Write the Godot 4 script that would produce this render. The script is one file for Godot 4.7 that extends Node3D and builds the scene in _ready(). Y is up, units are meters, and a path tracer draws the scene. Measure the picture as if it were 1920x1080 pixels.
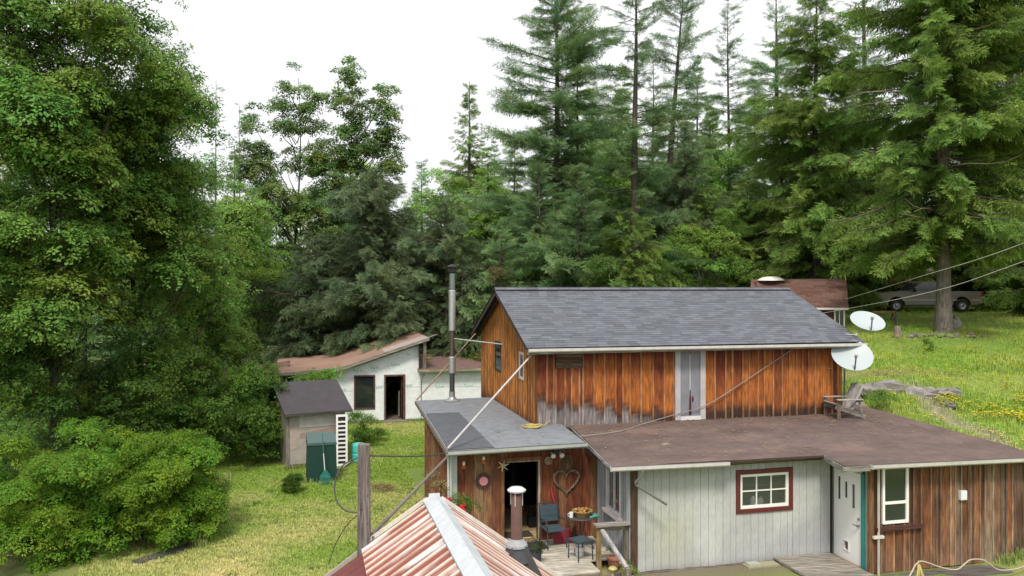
extends Node3D
# A forest homestead seen from a low drone: farmhouse, sheds, lawn, hillside and trees. Metres, y up, the camera looks along -z.

const TURN := 0.24784          # the farmhouse's long side is turned 14.2 degrees from the picture plane
const ORIGIN := Vector3(2.658, 0, -17.8)   # the outer corner of the grey wall
const SHED_AT := Vector3(-1.112, 0, -11.5) # far end of the near shed's ridge, on the ground
var rng := RandomNumberGenerator.new()
var used := {}
var M := {}
var noise := FastNoiseLite.new()
var fine := FastNoiseLite.new()


# ---------------------------------------------------------------- the scene
func _ready() -> void:
	var cam := Camera3D.new()
	cam.name = "camera"
	cam.fov = 39.598
	cam.near = 0.1
	cam.far = 2500.0
	cam.position = Vector3(0, 6.35, 0)
	add_child(cam)
	cam.current = true
	var env := Environment.new()
	env.background_mode = Environment.BG_SKY
	var sky := Sky.new()
	var sm := ProceduralSkyMaterial.new()
	sm.sky_top_color = Color(0.83, 0.835, 0.845)
	sm.sky_horizon_color = Color(0.705, 0.708, 0.715)
	sm.sky_curve = 0.6
	sm.ground_bottom_color = Color(0.25, 0.27, 0.2)
	sm.ground_horizon_color = Color(0.4, 0.42, 0.35)
	sm.sky_energy_multiplier = 1.0
	sm.ground_energy_multiplier = 0.5
	sky.sky_material = sm
	env.sky = sky
	env.tonemap_mode = Environment.TONE_MAPPER_LINEAR
	env.tonemap_exposure = 2.2
	env.sdfgi_enabled = true
	env.ssao_enabled = true
	env.ssil_enabled = true
	var we := WorldEnvironment.new()
	we.name = "world_environment"
	we.environment = env
	add_child(we)
	var sun := DirectionalLight3D.new()
	sun.name = "sun"
	sun.light_energy = 0.5
	sun.light_angular_distance = 12.0
	sun.light_color = Color(1.0, 0.965, 0.91)
	sun.shadow_enabled = true
	sun.rotation = Vector3(deg_to_rad(-54), deg_to_rad(-8), 0)
	add_child(sun)
	noise.seed = 4
	noise.frequency = 0.05
	noise.fractal_octaves = 4
	fine.seed = 8
	fine.frequency = 0.1
	fine.fractal_octaves = 3
	make_materials()
	var ink := mat("ink", L(0.14, 0.36, 0.36), 0.8)
	ink.vertex_color_use_as_albedo = false
	make_foliage()
	make_ground()
	make_house()
	make_white_building()
	make_small_shed()
	make_near_shed()
	make_red_cabin()
	make_lean_to()
	make_truck()
	make_trees()
	make_far_forest()
	make_undergrowth()
	make_porch()
	make_patio()
	make_wall_things()
	make_roof_things()
	make_yard()
	make_hill_things()
	make_grass()

# ---------------------------------------------------------------- mesh builder
class MB:
	var v := PackedVector3Array()
	var n := PackedVector3Array()
	var c := PackedColorArray()
	var t := PackedInt32Array()
	func quad(a: Vector3, b: Vector3, cc: Vector3, d: Vector3, col := Color.WHITE) -> void:   # counter-clockwise seen from the front
		quad4(a, b, cc, d, col, col, col, col)
	func quad4(a: Vector3, b: Vector3, cc: Vector3, d: Vector3, c0: Color, c1: Color, c2: Color, c3: Color) -> void:
		var nn := (b - a).cross(cc - a)
		if nn.length_squared() < 1e-14:
			nn = (cc - a).cross(d - a)
		nn = nn.normalized()
		var i := v.size()
		v.append(a); v.append(b); v.append(cc); v.append(d)
		n.append(nn); n.append(nn); n.append(nn); n.append(nn)
		c.append(c0); c.append(c1); c.append(c2); c.append(c3)
		t.append(i); t.append(i + 2); t.append(i + 1); t.append(i); t.append(i + 3); t.append(i + 2)
	func tri(a: Vector3, b: Vector3, cc: Vector3, col := Color.WHITE) -> void:
		var nn := (b - a).cross(cc - a).normalized()
		var i := v.size()
		v.append(a); v.append(b); v.append(cc)
		n.append(nn); n.append(nn); n.append(nn)
		c.append(col); c.append(col); c.append(col)
		t.append(i); t.append(i + 2); t.append(i + 1)
	func box(at: Vector3, s: Vector3, col := Color.WHITE, b := Basis.IDENTITY) -> void:
		var x := b.x * s.x * 0.5
		var y := b.y * s.y * 0.5
		var z := b.z * s.z * 0.5
		quad(at - x - y + z, at + x - y + z, at + x + y + z, at - x + y + z, col)
		quad(at + x - y - z, at - x - y - z, at - x + y - z, at + x + y - z, col)
		quad(at + x - y + z, at + x - y - z, at + x + y - z, at + x + y + z, col)
		quad(at - x - y - z, at - x - y + z, at - x + y + z, at - x + y - z, col)
		quad(at - x + y + z, at + x + y + z, at + x + y - z, at - x + y - z, col)
		quad(at - x - y - z, at + x - y - z, at + x - y + z, at - x - y + z, col)
	func span(a: Vector3, b: Vector3, col := Color.WHITE) -> void:      # a box between two opposite corners
		box((a + b) * 0.5, (b - a).abs(), col)
	func bar(a: Vector3, b: Vector3, w: float, h: float, col := Color.WHITE, up := Vector3.UP) -> void:   # a beam from a to b
		var x := (b - a).normalized()
		if absf(x.dot(up)) > 0.98:
			up = Vector3.RIGHT if absf(x.x) < 0.9 else Vector3.BACK
		var z := x.cross(up).normalized()
		box((a + b) * 0.5, Vector3(a.distance_to(b), h, w), col, Basis(x, z.cross(x), z))
	func tube(p: PackedVector3Array, r: PackedFloat32Array, sides := 8, col := Color.WHITE, caps := true, col2 := Color(-1, 0, 0)) -> void:
		var base := v.size()
		var m := p.size()
		var ref := Vector3.UP
		for i in m:
			var d := (p[mini(i + 1, m - 1)] - p[maxi(i - 1, 0)]).normalized()
			if absf(d.dot(ref)) > 0.95:
				ref = Vector3.RIGHT if absf(d.x) < 0.7 else Vector3.BACK
			var a := d.cross(ref).normalized()
			var b := a.cross(d)
			var cc := col if col2.r < 0 else col.lerp(col2, float(i) / (m - 1))
			for k in sides:
				var w := TAU * k / sides
				var o := a * cos(w) + b * sin(w)
				v.append(p[i] + o * r[i]); n.append(o); c.append(cc)
		for i in m - 1:
			for k in sides:
				var q := base + i * sides + k
				var q2 := base + i * sides + (k + 1) % sides
				t.append(q); t.append(q2); t.append(q2 + sides); t.append(q); t.append(q2 + sides); t.append(q + sides)
		if caps:
			for e in [0, m - 1]:
				var d2: Vector3 = (p[1] - p[0]).normalized() * -1.0 if e == 0 else (p[m - 1] - p[m - 2]).normalized()
				var i0 := v.size()
				for k in sides:
					v.append(v[base + e * sides + k]); n.append(d2); c.append(c[base + e * sides])
				for k in sides - 2:
					if e == 0:
						t.append(i0); t.append(i0 + k + 2); t.append(i0 + k + 1)
					else:
						t.append(i0); t.append(i0 + k + 1); t.append(i0 + k + 2)
	func rod(a: Vector3, b: Vector3, r: float, sides := 8, col := Color.WHITE, r2 := -1.0) -> void:
		tube(PackedVector3Array([a, b]), PackedFloat32Array([r, r if r2 < 0 else r2]), sides, col)
	func lathe(prof: Array, sides := 16, at := Vector3.ZERO, col := Color.WHITE, b := Basis.IDENTITY) -> void:   # prof: Vector2(radius, height) from the bottom up
		for i in prof.size() - 1:
			var p0: Vector2 = prof[i]
			var p1: Vector2 = prof[i + 1]
			var sl := Vector2(p1.y - p0.y, p0.x - p1.x).normalized()
			var base := v.size()
			for k in sides + 1:
				var w := TAU * k / sides
				var d := Vector3(cos(w), 0, sin(w))
				v.append(at + b * (d * p0.x + Vector3(0, p0.y, 0))); v.append(at + b * (d * p1.x + Vector3(0, p1.y, 0)))
				var nn := b * (d * sl.x + Vector3(0, sl.y, 0))
				n.append(nn); n.append(nn); c.append(col); c.append(col)
			for k in sides:
				var q := base + k * 2
				t.append(q); t.append(q + 2); t.append(q + 3); t.append(q); t.append(q + 3); t.append(q + 1)
	func ball(at: Vector3, r: Vector3, col := Color.WHITE, rings := 6, sides := 10) -> void:
		var base := v.size()
		for i in rings + 1:
			var f := PI * i / rings - PI / 2
			for k in sides + 1:
				var w := TAU * k / sides
				var d := Vector3(cos(f) * cos(w), sin(f), cos(f) * sin(w))
				v.append(at + d * r); n.append((d / r).normalized()); c.append(col)
		for i in rings:
			for k in sides:
				var q := base + i * (sides + 1) + k
				t.append(q); t.append(q + 1); t.append(q + sides + 2); t.append(q); t.append(q + sides + 2); t.append(q + sides + 1)
	func prism(poly: PackedVector2Array, depth: float, at := Vector3.ZERO, col := Color.WHITE, b := Basis.IDENTITY) -> void:   # an outline in xy, pushed along z
		var area := 0.0
		var m := poly.size()
		for i in m:
			area += poly[i].cross(poly[(i + 1) % m])
		if area < 0:
			poly = poly.duplicate(); poly.reverse()
		var tr := Geometry2D.triangulate_polygon(poly)
		for side in [1.0, -1.0]:
			var i0 := v.size()
			for q in poly:
				v.append(at + b * Vector3(q.x, q.y, side * depth * 0.5)); n.append(b * Vector3(0, 0, side)); c.append(col)
			for k in range(0, tr.size(), 3):
				var p0 := poly[tr[k]]
				var ccw := (poly[tr[k + 1]] - p0).cross(poly[tr[k + 2]] - p0) > 0
				if ccw == (side > 0):
					t.append(i0 + tr[k]); t.append(i0 + tr[k + 2]); t.append(i0 + tr[k + 1])
				else:
					t.append(i0 + tr[k]); t.append(i0 + tr[k + 1]); t.append(i0 + tr[k + 2])
		for i in m:
			var p := poly[i]
			var q := poly[(i + 1) % m]
			var h := depth * 0.5
			quad(at + b * Vector3(p.x, p.y, h), at + b * Vector3(p.x, p.y, -h), at + b * Vector3(q.x, q.y, -h), at + b * Vector3(q.x, q.y, h), col)
	func mesh() -> ArrayMesh:
		var a := []
		a.resize(Mesh.ARRAY_MAX)
		a[Mesh.ARRAY_VERTEX] = v; a[Mesh.ARRAY_NORMAL] = n; a[Mesh.ARRAY_COLOR] = c; a[Mesh.ARRAY_INDEX] = t
		var m := ArrayMesh.new()
		m.add_surface_from_arrays(Mesh.PRIMITIVE_TRIANGLES, a)
		return m

# ---------------------------------------------------------------- nodes
func numbered(called: String, parent: Node) -> String:
	var key := str(parent.get_instance_id()) + called
	var k: int = used.get(key, -1) + 1
	used[key] = k
	return called if k == 0 else "%s_%03d" % [called, k]

func put(called: String, mesh: Mesh, m: Material, parent: Node = self, at := Vector3.ZERO, b := Basis.IDENTITY) -> MeshInstance3D:
	var o := MeshInstance3D.new()
	o.name = numbered(called, parent)
	o.mesh = mesh
	o.material_override = m
	o.transform = Transform3D(b, at)
	parent.add_child(o, true)
	return o

func obj(called: String, s: MB, m: Material, parent: Node = self) -> MeshInstance3D:
	return put(called, s.mesh(), m, parent)

func tag(o: Node, label: String, category: String, group := "", kind := "") -> void:
	o.set_meta("label", label)
	o.set_meta("category", category)
	if group: o.set_meta("group", group)
	if kind: o.set_meta("kind", kind)

func thing(called: String, label: String, category: String, at := Vector3.ZERO, turn := 0.0, group := "") -> Node3D:
	var o := Node3D.new()
	o.name = numbered(called, self)
	add_child(o, true)
	o.position = at
	o.rotation.y = turn
	tag(o, label, category, group)
	return o

func many(called: String, mesh: Mesh, m: Material, xf: Array, colors: Array, parent: Node = self) -> MultiMeshInstance3D:
	var mm := MultiMesh.new()
	mm.transform_format = MultiMesh.TRANSFORM_3D
	mm.use_colors = true
	mm.mesh = mesh
	mm.instance_count = xf.size()
	var buf := PackedFloat32Array()
	buf.resize(xf.size() * 16)
	var i := 0
	for k in xf.size():
		var x: Transform3D = xf[k]
		var col: Color = colors[k]
		buf[i] = x.basis.x.x; buf[i + 1] = x.basis.y.x; buf[i + 2] = x.basis.z.x; buf[i + 3] = x.origin.x
		buf[i + 4] = x.basis.x.y; buf[i + 5] = x.basis.y.y; buf[i + 6] = x.basis.z.y; buf[i + 7] = x.origin.y
		buf[i + 8] = x.basis.x.z; buf[i + 9] = x.basis.y.z; buf[i + 10] = x.basis.z.z; buf[i + 11] = x.origin.z
		buf[i + 12] = col.r; buf[i + 13] = col.g; buf[i + 14] = col.b; buf[i + 15] = 1.0
		i += 16
	mm.buffer = buf
	var o := MultiMeshInstance3D.new()
	o.name = numbered(called, parent)
	o.multimesh = mm
	o.material_override = m
	parent.add_child(o, true)
	o.set_meta("kind", "stuff")
	return o

func P(u: float, h: float, v: float) -> Vector3:      # along the long side, up, away from the viewer
	return Vector3(u, h, -v)

func W(u: float, h: float, v: float) -> Vector3:      # the same, from the farmhouse's corner into the world
	return ORIGIN + Basis(Vector3.UP, TURN) * Vector3(u, h, -v)

func L(r: float, g: float, b: float) -> Color:
	return Color(r, g, b)

func r2(a: float, b: float) -> float:
	return rng.randf_range(a, b)

# ---------------------------------------------------------------- materials
func noise_tex(freq: float, lo: float, hi: float, oct := 4, size := 512, sd := 1, normal := false) -> NoiseTexture2D:
	var f := FastNoiseLite.new()
	f.seed = sd
	f.noise_type = FastNoiseLite.TYPE_SIMPLEX_SMOOTH
	f.frequency = freq
	f.fractal_octaves = oct
	var tx := NoiseTexture2D.new()
	tx.width = size
	tx.height = size
	tx.seamless = true
	tx.noise = f
	if normal:
		tx.as_normal_map = true
		tx.bump_strength = lo
	else:
		var g := Gradient.new()
		g.set_color(0, Color(lo, lo, lo))
		g.set_color(1, Color(hi, hi, hi))
		tx.color_ramp = g
	return tx

func mat(called: String, lin: Color, rough := 0.8, tex: Texture2D = null, scale := Vector3.ONE, nrm: Texture2D = null, nscale := 0.6) -> StandardMaterial3D:
	var m := StandardMaterial3D.new()
	m.resource_name = called
	m.albedo_color = lin.linear_to_srgb()
	m.roughness = rough
	m.vertex_color_use_as_albedo = true
	if tex: m.albedo_texture = tex
	if nrm:
		m.normal_enabled = true
		m.normal_texture = nrm
		m.normal_scale = nscale
	if tex or nrm:
		m.uv1_triplanar = true
		m.uv1_world_triplanar = true
		m.uv1_scale = scale
	M[called] = m
	return m

func leaf_mat(called: String, back := 0.45) -> void:
	var m := mat(called, Color.WHITE, 0.55)
	m.metallic_specular = 0.35
	m.backlight_enabled = true
	m.backlight = Color(back, back, back)

# wood grain running down the picture, with knots: fine noise drawn out sixteenfold
func grain_image(sd: int, across: bool) -> ImageTexture:
	var f := FastNoiseLite.new()
	f.seed = sd
	f.noise_type = FastNoiseLite.TYPE_SIMPLEX_SMOOTH
	f.frequency = 0.09
	f.fractal_octaves = 3
	var im := f.get_seamless_image(1024, 64)
	im.resize(1024, 1024, Image.INTERPOLATE_CUBIC)
	var broad := f.get_seamless_image(256, 32)
	broad.resize(1024, 1024, Image.INTERPOLATE_CUBIC)
	im.convert(Image.FORMAT_RGB8)
	broad.convert(Image.FORMAT_RGB8)
	var r := RandomNumberGenerator.new()
	r.seed = sd
	var a := im.get_data()
	var b := broad.get_data()
	for i in range(0, a.size(), 3):
		var k := int(clampf(78.0 + a[i] * 0.52 + b[i] * 0.34, 60.0, 255.0))
		a[i] = k
		a[i + 1] = k
		a[i + 2] = k
	for n in 150:
		var cx := r.randi_range(12, 1011)
		var cy := r.randi_range(16, 1007)
		var rx := r.randf_range(2.5, 6.0)
		var light := r.randf() < 0.35
		for y in range(-12, 13):
			for x in range(-8, 9):
				var d := Vector2(x / rx, y / (rx * 1.7)).length()
				if d < 1.0:
					var j := ((cy + y) * 1024 + cx + x) * 3
					var g := int(clampf(a[j] * (1.0 + 0.35 * (1.0 - d)) if light else a[j] * lerpf(0.5, 1.0, d), 0, 255))
					a[j] = g
					a[j + 1] = g
					a[j + 2] = g
	im = Image.create_from_data(1024, 1024, false, Image.FORMAT_RGB8, a)
	if across:
		im.rotate_90(CLOCKWISE)
	return ImageTexture.create_from_image(im)

func make_materials() -> void:
	var grain := grain_image(3, false)
	var grain_across := grain_image(5, true)
	var blotch := noise_tex(0.012, 0.86, 1.0, 5, 512, 5)
	var speck := noise_tex(0.16, 0.55, 1.0, 3, 512, 7)
	var soil := noise_tex(0.05, 0.6, 1.0, 5, 1024, 9)
	var bump := noise_tex(0.05, 6.0, 0, 4, 512, 11, true)
	var W1 := Color.WHITE
	mat("wood", W1, 0.85, grain, Vector3(0.43, 0.37, 0.43))
	mat("plank", W1, 0.85, grain_across, Vector3(0.4, 0.47, 0.47))
	mat("paint", W1, 0.6, blotch, Vector3(0.5, 0.35, 0.5))
	mat("clean", W1, 0.5)
	mat("siding", W1, 0.7, noise_tex(0.03, 0.84, 1.0, 5, 512, 17), Vector3(2.2, 0.25, 2.2))
	mat("wrap", W1, 0.6, noise_tex(0.012, 0.9, 1.0, 4, 512, 15), Vector3(0.4, 0.4, 0.4), bump, 0.3)
	mat("dull", W1, 0.9, blotch, Vector3(0.8, 0.8, 0.8))
	mat("shingle", W1, 0.95, speck, Vector3(2.6, 2.6, 2.6)).metallic_specular = 0.25
	mat("felt", W1, 0.95, noise_tex(0.01, 0.84, 1.0, 6, 1024, 13), Vector3(0.22, 0.22, 0.22), bump, 0.3)
	mat("concrete", W1, 0.95, soil, Vector3(0.9, 0.9, 0.9), bump, 0.5)
	mat("stone", W1, 0.95, soil, Vector3(1.3, 1.3, 1.3), bump, 1.0)
	mat("bark", W1, 0.95, grain, Vector3(0.6, 0.4, 0.6), bump, 1.0)
	mat("ground", W1, 1.0, soil, Vector3(0.45, 0.45, 0.45))
	mat("rust", W1, 0.6, blotch, Vector3(1.2, 1.2, 1.2)).metallic_specular = 0.4
	var me := mat("metal", W1, 0.42, blotch, Vector3(1.5, 1.5, 1.5))
	me.metallic = 0.7
	var g := mat("glass", L(0.02, 0.025, 0.028), 0.04)
	g.metallic_specular = 0.9
	var wg := mat("windowglass", L(0.1, 0.11, 0.11), 0.04)
	wg.transparency = BaseMaterial3D.TRANSPARENCY_ALPHA
	wg.albedo_color.a = 0.3
	var cp := mat("carpaint", W1, 0.35)
	cp.clearcoat_enabled = true
	cp.clearcoat = 0.6
	mat("black", L(0.012, 0.011, 0.01), 0.9)
	mat("dish", W1, 0.45)
	leaf_mat("leaf", 1.0)
	leaf_mat("needle", 0.95)
	leaf_mat("blade", 0.4)

# ---------------------------------------------------------------- terrain
const FZ := [0.0, 18.0, 20.5, 23.0, 27.0, 30.0, 32.0, 40.0, 47.0, 60.0, 100.0, 200.0, 900.0]
const FH := [0.0, 0.0, 1.0, 1.95, 2.15, 2.75, 2.95, 4.15, 4.95, 5.5, 8.0, 14.0, 14.0]
func terrain(x: float, d: float) -> float:
	var f := 0.0
	for i in FZ.size() - 1:
		if d >= FZ[i] and d < FZ[i + 1]:
			f = lerpf(FH[i], FH[i + 1], (d - FZ[i]) / (FZ[i + 1] - FZ[i]))
	var xa := lerpf(10.4, -7.0, clampf((d - 31.0) / 11.0, 0, 1))
	var xb := lerpf(13.2, 3.0, clampf((d - 31.0) / 11.0, 0, 1))
	if d > 60.0:
		xa -= (d - 60.0) * 0.8
	var m := smoothstep(xa, xb, x)
	var h := f * m
	if d > 70.0:
		h = maxf(h, (d - 70.0) * 0.04)
	h += noise.get_noise_2d(x * 2.0, d * 2.0) * 0.12 * smoothstep(10.0, 14.0, x) * smoothstep(21.0, 24.0, d)
	h += noise.get_noise_2d(x * 3.0 + 50.0, d * 3.0) * 0.05
	return h

func lawn_color(x: float, d: float) -> Color:
	var a := noise.get_noise_2d(x * 4.0, d * 4.0) * 0.5 + 0.5
	var b := fine.get_noise_2d(x, d) * 0.5 + 0.5
	var green := L(0.215, 0.32, 0.05)
	var straw := L(0.56, 0.49, 0.22)
	var col := green.lerp(straw, clampf((a * 1.0 + b * 0.6 - 0.68 - 0.16 * smoothstep(22.0, 30.0, d)) * 1.9, 0, 1))
	var hill := smoothstep(10.0, 13.0, x) * smoothstep(19.0, 22.0, d)
	if hill > 0:
		var lush := L(0.19, 0.34, 0.045).lerp(L(0.36, 0.4, 0.09), clampf(a * 1.2 - 0.2, 0, 1))
		lush = lush.lerp(L(0.36, 0.31, 0.14), clampf(1.0 - absf(d - 31.2 - a * 0.8) / 0.9, 0, 1) * smoothstep(19.0, 14.0, x) * 0.9)
		var path_x := 13.9 + (d - 24.0) * 0.17 + (a - 0.5) * 0.8
		lush = lush.lerp(L(0.4, 0.34, 0.26), clampf(1.3 - absf(x - path_x) / 0.5, 0, 1) * smoothstep(31.0, 29.0, d) * 0.8)
		lush = lush.lerp(L(0.2, 0.14, 0.08), clampf(1.0 - absf(d - 43.3 - a) / 1.0, 0, 1) * smoothstep(17.0, 19.0, x) * 0.55)
		col = col.lerp(lush, hill)
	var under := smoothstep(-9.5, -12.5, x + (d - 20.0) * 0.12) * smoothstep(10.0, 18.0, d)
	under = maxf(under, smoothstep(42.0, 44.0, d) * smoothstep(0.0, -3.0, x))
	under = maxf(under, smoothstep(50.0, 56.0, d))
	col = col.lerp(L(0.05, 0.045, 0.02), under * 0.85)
	var q := Basis(Vector3.UP, -TURN) * (Vector3(x, 0, -d) - ORIGIN)
	if q.x > -1.2 and q.x < 5.6 and q.z > -0.3 and q.z < 2.2:
		col = col.lerp(L(0.27, 0.22, 0.16), smoothstep(1.4, 0.5, q.z + a * 0.5) * 0.9)
	if x > -2.0 and x < 0.5 and d > 41.0 and d < 48.0:
		col = L(0.42, 0.34, 0.16)
	return col

func make_ground() -> void:
	var xs := [-900.0, -400.0, -200.0, -120.0, -80.0, -60.0]
	var zs := [-300.0, -60.0, -20.0, 0.0]
	var q := -50.0
	while q < 50.0:
		xs.append(q); q += 0.5
	xs += [50.0, 60.0, 80.0, 120.0, 200.0, 400.0, 900.0]
	q = 4.0
	while q < 64.0:
		zs.append(q); q += 0.5
	zs += [64.0, 70.0, 80.0, 90.0, 100.0, 130.0, 200.0, 400.0, 900.0]
	var s := MB.new()
	var w := xs.size()
	for d in zs:
		for x in xs:
			var e := 0.2
			s.v.append(Vector3(x, terrain(x, d), -d))
			s.n.append(Vector3(terrain(x - e, d) - terrain(x + e, d), 2 * e, terrain(x, d + e) - terrain(x, d - e)).normalized())
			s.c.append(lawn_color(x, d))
	for j in zs.size() - 1:
		for i in w - 1:
			var k := j * w + i
			s.t.append(k); s.t.append(k + w); s.t.append(k + w + 1); s.t.append(k); s.t.append(k + w + 1); s.t.append(k + 1)
	var o := obj("ground", s, M.ground)
	tag(o, "lawn and grassy hillside round the farmhouse", "ground", "", "structure")

# ---------------------------------------------------------------- vegetation
func blade_quad(s: MB, at: Vector3, dir: Vector3, side: Vector3, ln: float, w: float, c0: Color, c1: Color) -> void:   # a pointed leaf, bent along its middle
	var mid := at + dir * ln * 0.45
	var sag := dir.cross(side).normalized() * w * 0.25
	var tip := at + dir * ln
	s.quad4(at, mid + side * w * 0.5 + sag, tip, mid - side * w * 0.5 + sag, c0, c1, c1, c1)

# one conifer branch of length 1 along +x: a wooden axis and pairs of twigs set with needle sprays
func conifer_branch(sd: int, pairs: int, twig: float, droop: float, lift: float, hang: float, blades: int, blade: float, bw: float, inner: Color, outer: Color, bare := 0.1) -> ArrayMesh:
	rng.seed = sd
	var s := MB.new()
	var axis := PackedVector3Array()
	var rad := PackedFloat32Array()
	for i in 6:
		var f := i / 5.0
		axis.append(Vector3(f, -droop * f * f + lift * f * f * f, 0.04 * sin(f * 5.0 + sd)))
		rad.append(0.014 * (1.0 - f * 0.85))
	s.tube(axis, rad, 3, L(0.09, 0.07, 0.055), false)
	for i in pairs:
		var f := lerpf(bare, 1.0, (i + r2(0.0, 0.8)) / pairs)
		for side in [-1.0, 1.0]:
			var at := Vector3(f, -droop * f * f + lift * f * f * f, 0.04 * sin(f * 5.0 + sd))
			var ln: float = twig * (1.0 - 0.62 * f) * smoothstep(bare - 0.25, bare + 0.3, f) * r2(0.65, 1.15)
			var d := Vector3(r2(0.3, 0.95), -hang * r2(0.5, 1.4) + r2(-0.35, 0.4), side * r2(0.5, 1.0)).normalized()
			if f > 0.93:
				d = Vector3(1, -hang * 0.5, side * 0.3).normalized()
			var cross := d.cross(Vector3.UP).normalized()
			for k in blades:
				var g := (k + 0.4) / blades
				var p := at + d * ln * g + Vector3(0, -hang * 0.35 * ln * g * g, 0)
				var sd2 := -1.0 if k % 2 == 0 else 1.0
				var bd := (d * 0.8 + cross * sd2 * 0.65 + Vector3(0, r2(-0.5, 0.4) - hang * 0.5, 0)).normalized()
				if k == blades - 1:
					bd = (d + Vector3(0, -hang * 0.4, 0)).normalized()
				var sv := bd.cross(Vector3(r2(-0.5, 0.5), 1, r2(-0.5, 0.5))).normalized()
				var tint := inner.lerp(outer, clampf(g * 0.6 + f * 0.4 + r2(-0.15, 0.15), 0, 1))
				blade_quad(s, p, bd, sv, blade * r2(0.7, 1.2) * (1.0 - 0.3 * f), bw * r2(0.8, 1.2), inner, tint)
	return s.mesh()

# a spray of broad leaves on thin twigs, about 1 across, its outside towards +y
func leaf_spray(sd: int, leaves: int, size: float, wide: float, flat: float, c0: Color, c1: Color) -> ArrayMesh:
	rng.seed = sd
	var s := MB.new()
	for i in 5:
		var w := TAU * (i + r2(0, 0.8)) / 5
		var e := Vector3(cos(w) * 0.42, r2(0.05, 0.3), sin(w) * 0.42)
		s.tube(PackedVector3Array([Vector3(0, -0.35, 0), e * 0.5 + Vector3(0, -0.08, 0), e]), PackedFloat32Array([0.012, 0.008, 0.003]), 3, L(0.08, 0.065, 0.045), false)
	for i in leaves:
		var w := r2(0, TAU)
		var rr := sqrt(rng.randf()) * 0.5
		var p := Vector3(cos(w) * rr, r2(-0.3, 0.3) * (1.0 - rr) + 0.1, sin(w) * rr)
		var d := Vector3(cos(w) + r2(-0.8, 0.8), r2(-0.7, 0.25), sin(w) + r2(-0.8, 0.8)).normalized()
		var up := Vector3(r2(-1, 1) * (1.0 - flat), 1, r2(-1, 1) * (1.0 - flat))
		var sv := d.cross(up).normalized()
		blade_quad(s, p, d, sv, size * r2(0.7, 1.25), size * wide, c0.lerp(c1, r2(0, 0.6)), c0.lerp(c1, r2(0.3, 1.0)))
	return s.mesh()

var branch := {}
var spray := {}

func make_foliage() -> void:
	var lm := MB.new()
	var lp := PackedVector3Array()
	var lr := PackedFloat32Array()
	for i in 6:
		var f := i / 5.0
		lp.append(Vector3(f, -0.2 * f * f + 0.16 * f * f * f, 0.03 * sin(f * 6.0)))
		lr.append(0.011 * (1.0 - f * 0.8))
	lm.tube(lp, lr, 4, L(0.15, 0.125, 0.105), false)
	branch["limb"] = lm.mesh()
	for k in 3:
		branch["fir%d" % k] = conifer_branch(100 + k, 11, 0.5, 0.1, 0.16, 0.12, 5, 0.19, 0.036, L(0.15, 0.245, 0.1), L(0.275, 0.43, 0.175), 0.1)
		branch["cedar%d" % k] = conifer_branch(200 + k, 11, 0.5, 0.3, 0.15, 0.5, 5, 0.24, 0.045, L(0.165, 0.265, 0.058), L(0.3, 0.46, 0.1), 0.06)
		branch["spruce%d" % k] = conifer_branch(300 + k, 11, 0.42, 0.22, 0.15, 0.6, 5, 0.2, 0.036, L(0.11, 0.165, 0.078), L(0.22, 0.31, 0.15), 0.06)
		spray["alder%d" % k] = leaf_spray(400 + k, 34, 0.2, 0.62, 0.55, L(0.145, 0.265, 0.05), L(0.28, 0.48, 0.095))
		spray["bush%d" % k] = leaf_spray(500 + k, 40, 0.23, 0.5, 0.75, L(0.085, 0.21, 0.018), L(0.26, 0.43, 0.045))
		spray["shrub%d" % k] = leaf_spray(600 + k, 40, 0.2, 0.6, 0.4, L(0.1, 0.205, 0.032), L(0.21, 0.38, 0.06))
		spray["maple%d" % k] = leaf_spray(700 + k, 30, 0.24, 0.75, 0.45, L(0.12, 0.205, 0.055), L(0.23, 0.36, 0.11))
		spray["bloom%d" % k] = leaf_spray(800 + k, 34, 0.2, 0.6, 0.4, L(0.2, 0.22, 0.06), L(0.62, 0.56, 0.3))

func tinted(v: float, warm := 0.0) -> Color:
	var k := r2(1.0 - v, 1.0 + v)
	var w := r2(-warm, warm)
	return L(k * (1.0 + w), k, k * (1.0 - w * 0.6))

# where a tree stands: picture column (of 1920) and distance only serve to write its place down in metres
func trunk(parent: Node3D, height: float, r: float, lean := Vector3.ZERO, col := L(0.16, 0.13, 0.11), crook := 0.1, flare := 1.35) -> void:
	var s := MB.new()
	var p := PackedVector3Array()
	var q := PackedFloat32Array()
	for i in 12:
		var f := i / 11.0
		p.append(Vector3(sin(f * 7.0 + height) * crook * f * (1 - f) * 4, f * height - (0.3 if i == 0 else 0.0), cos(f * 5.0 + height) * crook * f * (1 - f) * 4) + lean * f * f)
		q.append(maxf(0.02, r * (1.0 - f) ** 0.8) * (flare if i == 0 else 1.0))
	s.tube(p, q, 9, col, false)
	obj("trunk", s, M.bark, parent)

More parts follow.
